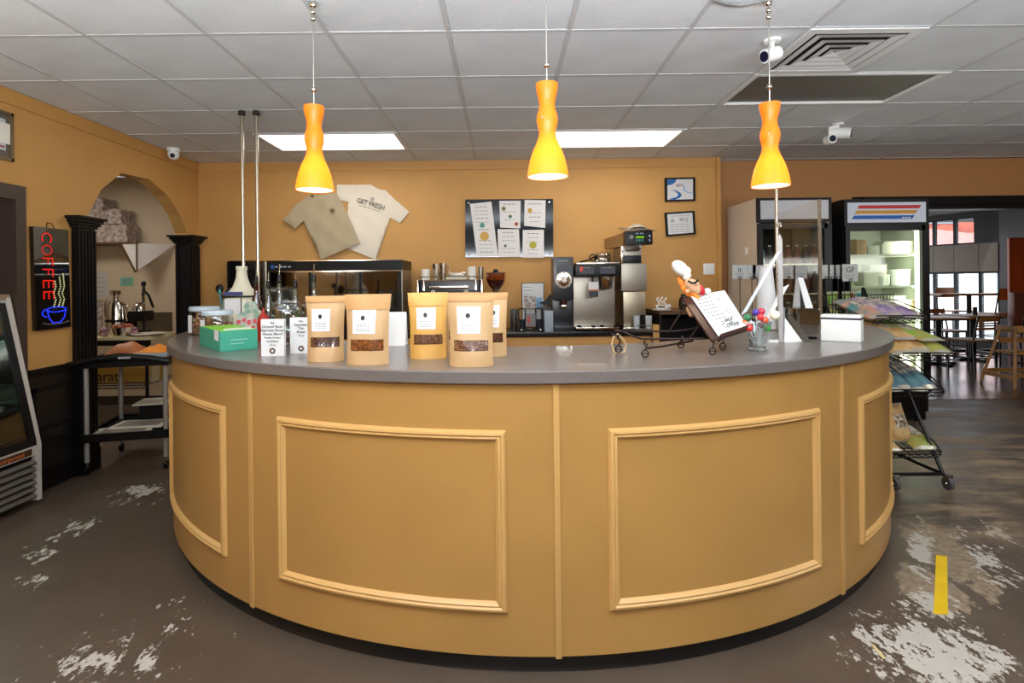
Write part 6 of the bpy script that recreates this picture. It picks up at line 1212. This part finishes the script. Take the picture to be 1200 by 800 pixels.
for i in range(3):
    for k, z in enumerate((.62, .92)):
        lb = ['lower', 'upper'][k]; tag(B().box((0, 0, .04), (.2, .26, .08), bev=.015).build('pastry_tray', mat('pale_tray', (170, 176, 166), .4), loc=(xf - .42, 3.3 - i * .36, z + .013)), 'pale food tray, %s shelf of the left display case, %s from the right' % (lb, ['first', 'second', 'third'] [i]), 'tray', 'trays in the left display case')
# ================================================================== BACK ROOM THROUGH THE ARCH
# corner shelf
ys = 6.12; a = P(108, 284, ys); b = P(160, 282, ys); t = thing('wall_shelf', 'dark wall shelf in the back room with white bracket and painted light patch', 'shelf', ((a.x + b.x) / 2, 6.26, a.z - .02)); L0 = t.location.copy(); hw_ = (b.x - a.x) / 2 + .15
B().b2((-hw_ - .3, -.14, .0), (hw_ - .14, .138, .022)).build('board', mat('dark_wood'), t, 0)
wb_ = mat('white_bracket_and_light_patch', (222, 214, 206), .5)
xr = b.x - L0.x; o = B(); slab(o, [(xr - .17, -.13, 0), (xr + .0, -.13, .03), (xr, -.13, -.31), (xr - .02, -.13, -.31)], (0, 1, 0), .015); o.build('bracket_and_light_patch', wb_, t, 0)
o = B(); slab(o, [(xr + .0, -.13, .01), (xr + .0, -.13, -.30), (xr + .27, .13, .01)], (0, 1, 0), .01); o.build('bracket_and_light_patch', wb_, t, 0)  # white plate standing in for a bright patch of light on the wall
o = B(); o.b2((xr - .012, -.137, -.31), (xr + .004, -.13, .05)); slab(o, [(xr - .19, -.137, .0), (xr - .165, -.137, .0), (xr - .005, -.137, -.32), (xr - .03, -.137, -.32)], (0, 1, 0), .007); o.build('dark_edge', mat('dark_wood'), t, 0)
film = mat('clear_plastic_wrap', (196, 180, 170), .2, 0, 1, 34, col2=(142, 122, 110), vscale=34)
zs_ = L0.z + .022
for i, (dx, dz, wd, hg, lb) in enumerate(((-.34, 0, .3, .18, 'plastic-wrapped stack on the back-room shelf, lower left'), (-.05, 0, .32, .2, 'plastic-wrapped stack on the back-room shelf, lower right'), (-.12, .205, .34, .16, 'plastic-wrapped stack lying on top of the lower right one'), (-.36, .185, .26, .18, 'plastic-wrapped stack on the lower left one'), (-.26, .37, .22, .12, 'topmost plastic-wrapped stack on the back-room shelf'))):
    o = B(); g_ = bmesh.ops.create_cube(o.bm, size=1); bmesh.ops.subdivide_edges(o.bm, edges=o.bm.edges, cuts=5, use_grid_fill=True)
    for v in o.bm.verts: rnd = random.Random(int(v.co.x * 97 + v.co.y * 31 + v.co.z * 71 + i * 13)); v.co = Vector((v.co.x * wd + rnd.uniform(-.015, .015), v.co.y * .2 + rnd.uniform(-.01, .01), (v.co.z + .5) * hg + (rnd.uniform(-.012, .012) if v.co.z > -.4 else 0)))
    tag(o.build('wrapped_cup_stack', film, loc=(L0.x + dx, L0.y, zs_ + dz), smooth=50), lb, 'cups', 'plastic-wrapped stacks on the shelf')
# notices on the wall
def note(x0, x1, y0, y1, m, name, lb):
    a = P(x0, y0, 6.395); b = P(x1, y1, 6.395); t = thing(name, lb, 'notice', ((a.x + b.x) / 2, 6.4, (a.z + b.z) / 2)); w_, h_ = (b.x - a.x) / 2, (a.z - b.z) / 2; B().b2((-w_, -.004, -h_), (w_, -.001, h_)).build('sheet', m, t, 0); o = B()
    for i in range(4): strokes(o, -w_ * .7, w_ * .7, h_ * (.5 - i * .35), .008, -.0045, 3)
    o.build('print', greyink, t, 0)
note(107, 127, 318, 349, mat('grey_notice', (186, 178, 168), .7), 'paper_notice', 'grey paper notice on the back-room wall above the juicer'); note(141, 156, 325, 335, mat('green_notice', (110, 170, 140), .7), 'green_notice', 'small green notice on the back-room wall')
# prep table
ya, yb_ = 5.12, 5.72; xa, xb = -4.6, WL - .16; zt = P(140, 395, ya).z; t = thing('prep_table', 'prep table with a pale top and a lower wire shelf in the back room', 'table', ((xa + xb) / 2, (ya + yb_) / 2, 0)); L0 = t.location.copy(); w_, d2 = (xb - xa) / 2, (yb_ - ya) / 2
B().b2((-w_, -d2, zt - .03), (w_, d2, zt), bev=.004).build('top', mat('cream_laminate', (206, 190, 150), .4), t, 0); B().b2((-w_, -d2 + .01, zt - .08), (w_, -d2 + .04, zt - .03)).build('apron', black, t, 0)
for x in (-w_ + .04, w_ - .04):
    for y in (-d2 + .04, d2 - .04): B().cyl((x, y, 0), (x, y, zt - .03), .015, n=10).build('leg', black, t)
zsf = P(140, 452, ya).z; o = B()
for k in range(7): o.cyl((-w_ + .04, -d2 + .04 + k * (2 * d2 - .08) / 6, zsf), (w_ - .04, -d2 + .04 + k * (2 * d2 - .08) / 6, zsf), .004, n=6)
for zz3 in (zsf, zsf - .03): o.cyl((-w_ + .04, -d2 + .03, zz3), (w_ - .04, -d2 + .03, zz3), .005, n=6)
for k in range(24): x = -w_ + .05 + k * (2 * w_ - .1) / 24; o.tube([(x, -d2 + .03, zsf), (x + .022, -d2 + .03, zsf - .03), (x + .045, -d2 + .03, zsf)], .003, n=5)
stuff(o.build('wire_shelf', blackm, t))
# yellow carton on it
a = P(102, 449, ya + .1); b = P(160, 431, ya + .1); t = thing('yellow_carton', 'yellow cardboard carton with black lettering on the lower wire shelf', 'carton', ((a.x + b.x) / 2 + .03, ya + .27, zsf + .006)); w2 = (b.x - a.x) / 2 + .05; B().b2((-w2, -.17, 0), (w2, .17, b.z - zsf), bev=.003).build('carton', mat('yellow_card', (196, 150, 60), .6), t, 0)
text('carton_lettering', 'Karat', .135, mat('black_print', (30, 26, 20), .7), T((P(127, 440, ya + .1).x - t.location.x - .05, -.172, (b.z - zsf) * .42)), t)
B().b2((-w2, -.172, .0), (w2, -.1705, .012)).build('print_line', mat('brown_print', (120, 84, 40), .7), t, 0)
p = P(172, 440, ya + .15); t = thing('small_carton', 'small pale carton with an orange mark beside the yellow carton', 'carton', (-3.42, ya + .22, zsf + .006)); B().box((0, 0, .07), (.1, .12, .14), bev=.002).build('carton', mat('pale_carton', (206, 190, 150), .6), t, 0); B().box((.0, -.061, .09), (.05, .002, .05)).build('orange_mark', mat('orange_print'), t, 0)
tag(B().box((0, 0, .08), (.14, .2, .16), bev=.003).build('amber_carton', mat('amber_card', (176, 110, 40), .6), loc=(-3.6, ya + .3, zsf + .006)), 'amber carton between the yellow one and the small pale one', 'carton')
# silver juicer
Yj = 5.4; p = P(136, 385, Yj); s_ = Yj / F; t = thing('steel_juicer', 'polished steel juicer with cylindrical body on the prep table', 'juicer', (p.x, Yj, zt))
zz4 = lambda y: P(136, y, Yj).z - zt
B().lathe([(0, 0), (10 * s_, 0), (10.5 * s_, zz4(382)), (10 * s_, zz4(376)), (9.6 * s_, zz4(358)), (8 * s_, zz4(354)), (0, zz4(353))], n=28).build('body', chrome, t, 50); B().lathe([(10.7 * s_, zz4(377)), (10.9 * s_, zz4(377)), (10.9 * s_, zz4(374)), (10.2 * s_, zz4(374))], n=28).build('black_band', blackp, t, 40)
B().lathe([(3.2 * s_, zz4(353)), (3.2 * s_, zz4(346)), (5.6 * s_, zz4(345)), (5.9 * s_, zz4(341)), (4 * s_, zz4(340)), (0, zz4(341))], n=20).build('feed_tube', chrome, t, 40)
o = B(); o.tube([(-5 * s_, 0, zz4(354)), (-11 * s_, 0, zz4(351)), (-13 * s_, 0, zz4(357)), (-12.5 * s_, 0, zz4(372))], .008); o.build('left_clamp', chrome, t); o = B(); o.tube([(4 * s_, -.03, zz4(352)), (9 * s_, -.03, zz4(355)), (12.5 * s_, 0, zz4(358)), (12.5 * s_, 0, zz4(376))], .009); o.build('right_clamp', chrome, t)
# lever press
p = P(163, 380, 5.45); s_ = 5.45 / F; t = thing('lever_press', 'black citrus press with a long lever handle right of the steel juicer', 'press', (p.x, 5.45, zt)); zz5 = lambda y: P(163, y, 5.45).z - zt
B().b2((-7 * s_, -.08, zz5(376)), (10 * s_, .1, zz5(364)), bev=.012).build('body', blackp, t); B().b2((-5 * s_, -.06, 0), (8 * s_, .1, .03), bev=.006).build('base', blackp, t); B().cyl((2 * s_, .05, .03), (2 * s_, .05, zz5(336)), .014, n=12).build('column', blackm, t)
B().lathe([(7 * s_, zz5(364)), (6 * s_, zz5(358)), (2 * s_, zz5(354)), (0, zz5(354))], n=24).build('dome', chrome, t, 50); B().ball((2 * s_, .05, zz5(332.5)), .024, 14, (1, 1, 1.2)).build('top_knob', blackp, t)
o = B(); o.tube([(2 * s_, .03, zz5(345)), (8 * s_, .0, zz5(342)), (13 * s_, -.02, zz5(346)), (19 * s_, -.03, zz5(360))], .012, n=10); o.build('lever', blackp, t); B().cyl((7 * s_, 0, zz5(343)), (7 * s_, 0, zz5(364)), .006, n=8).build('push_rod', chrome, t); B().lathe([(0, zz5(375)), (8.5 * s_, zz5(375)), (8.5 * s_, zz5(373)), (0, zz5(373))], n=20).build('chrome_trim', chrome, t, 40)
t = tag(B().lathe([(0, 0), (.05, 0), (.055, .19), (0, .2)], n=18).build('black_container', blackp, loc=(P(152, 380, 5.5).x, 5.52, zt)), 'black round container between the juicer and the press', 'container')
t = tag(B().lathe([(0, .002), (.035, .002), (.05, .34), (.047, .34), (.033, .006), (0, .006)], n=18).build('clear_cup_stack', mat('clear_plastic_wrap', (168, 148, 138), .18), loc=(P(114, 380, 5.3).x, 5.3, zt)), 'tall stack of clear cups at the left end of the prep table', 'cups')
bt = mat('red_cabbage', (84, 28, 44), .5, col2=(190, 150, 150), vscale=24)
t = thing('steel_bowl', 'steel bowl of peelings in front of the juicer', 'bowl', (P(143, 390, 5.22).x, 5.22, zt)); B().lathe([(0, .002), (.08, .002), (.1, .085), (.096, .085), (.076, .006), (0, .006)], n=24).build('bowl', chrome, t, 50)
o = B(); rnd = random.Random(5)
for i in range(40): a_ = rnd.uniform(0, 6.3); q = .08 * math.sqrt(rnd.random()); g_ = bmesh.ops.create_icosphere(o.bm, subdivisions=1, radius=.018); bmesh.ops.transform(o.bm, matrix=T((q * math.cos(a_), q * math.sin(a_), .08 + rnd.uniform(0, .03))) @ Matrix.Diagonal((1.3, 1, .6, 1)), verts=g_['verts'])
stuff(o.build('peelings', mat('orange_peel', (196, 110, 56), .6, col2=(120, 60, 70), vscale=30), t, 60))
for px, lb, m, yy6 in ((122, 'dark red onion at the left of the steel bowl', bt, 5.2), (156, 'purple cabbage piece at the right of the steel bowl', bt, 5.25)): p = P(px, 388, yy6); tag(B().ball((0, 0, .045), .05, 16, (.8, .8, .9)).build('vegetable', m, loc=(p.x, yy6, zt)), lb, 'vegetable')
t = tag(B().lathe([(0, 0), (.11, .0), (.15, .02), (.146, .024), (0, .006)], n=28).build('shallow_dish', mat('pale_dish', (206, 190, 170), .35), loc=(P(168, 390, 5.2).x, 5.27, zt)), 'shallow pale dish on the prep table under the press', 'dish')
t = tag(B().b2((-.3, 0, 0), (.12, .02, .2)).build('splash_board', mat('dark_olive_board', (76, 62, 42), .45), loc=(P(190, 380, 5.7).x - .02, 5.69, zt), smooth=0), 'dark board standing at the back right of the prep table', 'board')
# ================================================================== UTILITY CART
c0 = H(101, 557, 0); c1 = H(194, 549, 0); an = math.atan2(c1.y - c0.y, c1.x - c0.x); Wc = (c1 - c0).length; Dc = .62
t = thing('utility_cart', 'black utility cart with silver legs standing in front of the arch', 'cart', ((c0 + c1) / 2), an); w_ = Wc / 2
zt_c = P(150, 424, 4.1).z; lm = mat('silver_leg', (176, 172, 168), .35, .5)
for x in (-w_ + .0, w_):
    for y in (.015, Dc):
        B().cyl((x, y, .09), (x, y, zt_c - .02), .017, n=14).build('leg', lm, t); B().cyl((x, y, .05), (x, y, .10), .012, n=10).build('caster_stem', chrome, t); B().cyl((x - .012, y, .03), (x + .012, y, .03), .03, n=14).build('caster', blackp, t)
def cshelf(z, h_): 
    o = B(); o.b2((-w_ - .03, -.02, z - .015), (w_ + .03, Dc + .03, z)); 
    for a_, b_ in (((-w_ - .035, -.03), (w_ + .035, -.005)), ((-w_ - .035, Dc + .015), (w_ + .035, Dc + .035)), ((-w_ - .035, -.03), (-w_ - .012, Dc + .035)), ((w_ + .012, -.03), (w_ + .035, Dc + .035))): o.b2((a_[0], a_[1], z - .03), (b_[0], b_[1], z + h_), bev=.004)
    o.build('shelf', black, t, 0)
cshelf(zt_c, .03); cshelf(.27, .03)
o = B(); o.tube([(-w_ - .09, -.05, zt_c - .0), (-w_ * .7, -.06, zt_c + .035), (0, -.065, zt_c + .055), (w_ * .7, -.06, zt_c + .03), (w_ + .05, -.05, zt_c)], .024, n=10); o.build('handle_rail', black, t)
B().box((w_ * .1, -.09, zt_c + .045), (.08, .004, .014), bev=.001).build('pale_sticker', mat('pale_sticker', (170, 170, 170), .5), t, 0)
MC = t.matrix_world if False else (T(t.location) @ R(an, 'Z'))
def on_cart(x, y, z): return (MC @ Vector((x, y, z)))
for i, (x, y, z, a_, lb) in enumerate(((-.06, .14, .272, .12, 'pale flat tray at the front of the lower cart shelf'), (.02, .25, .288, -.1, 'pale flat tray at the rear of the lower cart shelf'))):
    q = thing('flat_tray', lb, 'tray', on_cart(x, y, z), an + a_, 'flat trays on the cart'); o = B(); o.box((0, 0, .006), (.38, .24, .012), bev=.003); o.build('plate', mat('pale_tray_metal', (214, 206, 190), .4), q, 0); B().box((0, 0, .0125), (.3, .17, .002)).build('recess', mat('grey_tray_recess', (140, 130, 118), .5), q, 0)
q = thing('raised_tray', 'pale tray carried on a black crate at the back of the cart', 'tray', on_cart(.12, .5, .273), an); B().box((0, 0, .07), (.34, .2, .14)).build('crate', black, q, 0); B().box((0, 0, .146), (.42, .26, .012), bev=.003).build('plate', mat('pale_tray_metal'), q, 0)
q = thing('grey_bin', 'shallow grey bin on the cart top holding cloths', 'bin', on_cart(w_ * .45, .3, zt_c + .001), an); B().b2((-.13, -.2, 0), (.13, .2, .045), bev=.01).build('bin', mat('grey_bin_plastic', (150, 156, 160), .4), q)
def cloth_lump(name, lb, m, loc, W_, D_, h_, seed):
    o = B(); rnd = random.Random(seed); o.grid(lambda u, v: Vector(((u - .5) * W_, (v - .5) * D_, h_ * (math.sin(PI * u) * math.sin(PI * v)) ** .6 + .008 * math.sin(14 * u + 9 * v + seed) * math.sin(PI * u) * math.sin(PI * v))), 16, 14); o.grid(lambda u, v: Vector(((u - .5) * W_, (v - .5) * D_, 0)), 1, 1); tag(o.build(name, m, loc=loc, smooth=60), lb, 'cloth')
cloth_lump('brown_bread_bag', 'orange-brown wrapped loaf on the cart top', mat('brown_loaf', (176, 104, 56), .5, 0, .3, 20), on_cart(-.1, .35, zt_c + .001), .34, .2, .12, 1)
cloth_lump('orange_cloth', 'bright orange cloth in the grey bin', mat('orange_rag', (232, 140, 30), .7), on_cart(w_ * .5, .28, zt_c + .047), .2, .24, .05, 2)
cloth_lump('blue_cloth', 'blue and white cloth at the front of the cart top', mat('blue_rag', (60, 110, 180), .7, col2=(220, 226, 232), vscale=18), on_cart(0, .08, zt_c + .001), .22, .12, .045, 3)
# ================================================================== CAMERAS, TAPE, CABLE
def bullet(loc, label, aim, L=.11, r=.036, m=white):
    t = thing('security_camera', label, 'camera', loc, 0, 'security cameras'); B().lathe([(0, 0), (.045, 0), (.042, -.012), (0, -.014)], n=20).build('base_plate', m, t, 40); B().cyl((0, 0, -.012), (0, 0, -.06), .011, n=10).build('arm', m, t)
    d_ = Vector(aim).normalized(); c = Vector((0, 0, -.075)); o = B(); o.cyl(c - d_ * L * .4, c + d_ * L * .6, r, n=22); o.build('housing', m, t, 40); o = B(); o.cyl(c + d_ * L * .6, c + d_ * (L * .6 + .006), r * .75, n=20); o.build('lens', mat('camera_lens', (20, 20, 50), .08), t, 40)
    return t
p = H(905, 47, CEIL); bullet((p.x, p.y, CEIL), 'white rounded security camera left of the ceiling vent', (-1, -.3, -.35), .09, .036)
p = H(982, 145, CEIL); t = bullet((p.x, p.y, CEIL), 'white security camera with two heads right of the right pendant', (.9, -.6, -.2), .15, .045)
o = B(); o.tube([(0, 0, -.02), (-.07, -.0, -.03), (-.07, 0, -.1)], .009); o.build('second_arm', white, t); o = B(); o.cyl((-.07, .03, -.13), (-.07, -.04, -.13), .038, n=20); o.build('second_head', white, t, 40); o = B(); o.cyl((-.07, -.041, -.13), (-.07, -.046, -.13), .026, n=18); o.build('second_lens', mat('camera_lens'), t, 40)
p = H(211, 174, CEIL); t = thing('dome_camera', 'white ball-shaped security camera on the ceiling near the left wall', 'camera', (WL + .12, p.y, CEIL)); B().lathe([(0, 0), (.055, 0), (.055, -.03), (0, -.03)], n=24).build('base', white, t, 40); B().ball((0, 0, -.055), .05, 20).build('ball', white, t); B().ball((.012, -.036, -.07), .022, 14).build('lens', mat('camera_lens'), t)
a = H(1110, 650, 0); b = H(1113, 652, 0); q = [H(1097, 650, .001), H(1110, 652, .001), H(1111, 720, .001), H(1094, 719, .001)]
c = sum(q, Vector()) / 4; t = tag(slab(B(), [v - c for v in q], (0, 0, 1), .0012).build('floor_tape', mat('yellow_tape', (238, 196, 16), .5, 0, .1, 40, .06, 8), loc=c, smooth=0), 'strip of yellow tape on the worn floor right of the counter', 'tape')
c = H(1027, 762, .001); t = tag(slab(B(), [H(1021, 755, .001) - c, H(1024, 755, .001) - c, H(1038, 771, .001) - c, H(1035, 772, .001) - c], (0, 0, 1), .001).build('tape_scrap', mat('tape_scrap', (206, 188, 130), .6), loc=c, smooth=0), 'thin pale scrap of tape near the lower edge', 'tape')
pts = [H(x, y, CEIL - .012) for x, y in ((838, 0), (850, 4), (868, 6), (885, 3), (897, 0))]; t = tag(B().tube([v - pts[2] for v in pts], .006).build('ceiling_cable', mat('grey_cable', (120, 120, 120), .5), loc=pts[2]), 'grey cable curving over to the right pendant', 'cable')

# small print marks are too small to pick apart
for o in bpy.data.objects:
    if o.type == 'MESH' and o.parent and o.name.split('.')[0] in ('print', 'label_lettering', 'pink_tags', 'small_print', 'white_cards', 'pale_print', 'maker_lettering', 'panel_print', 'control_print', 'small_script', 'blue_swoosh', 'dial_marks', 'panel_keys'): o['kind'] = 'stuff'
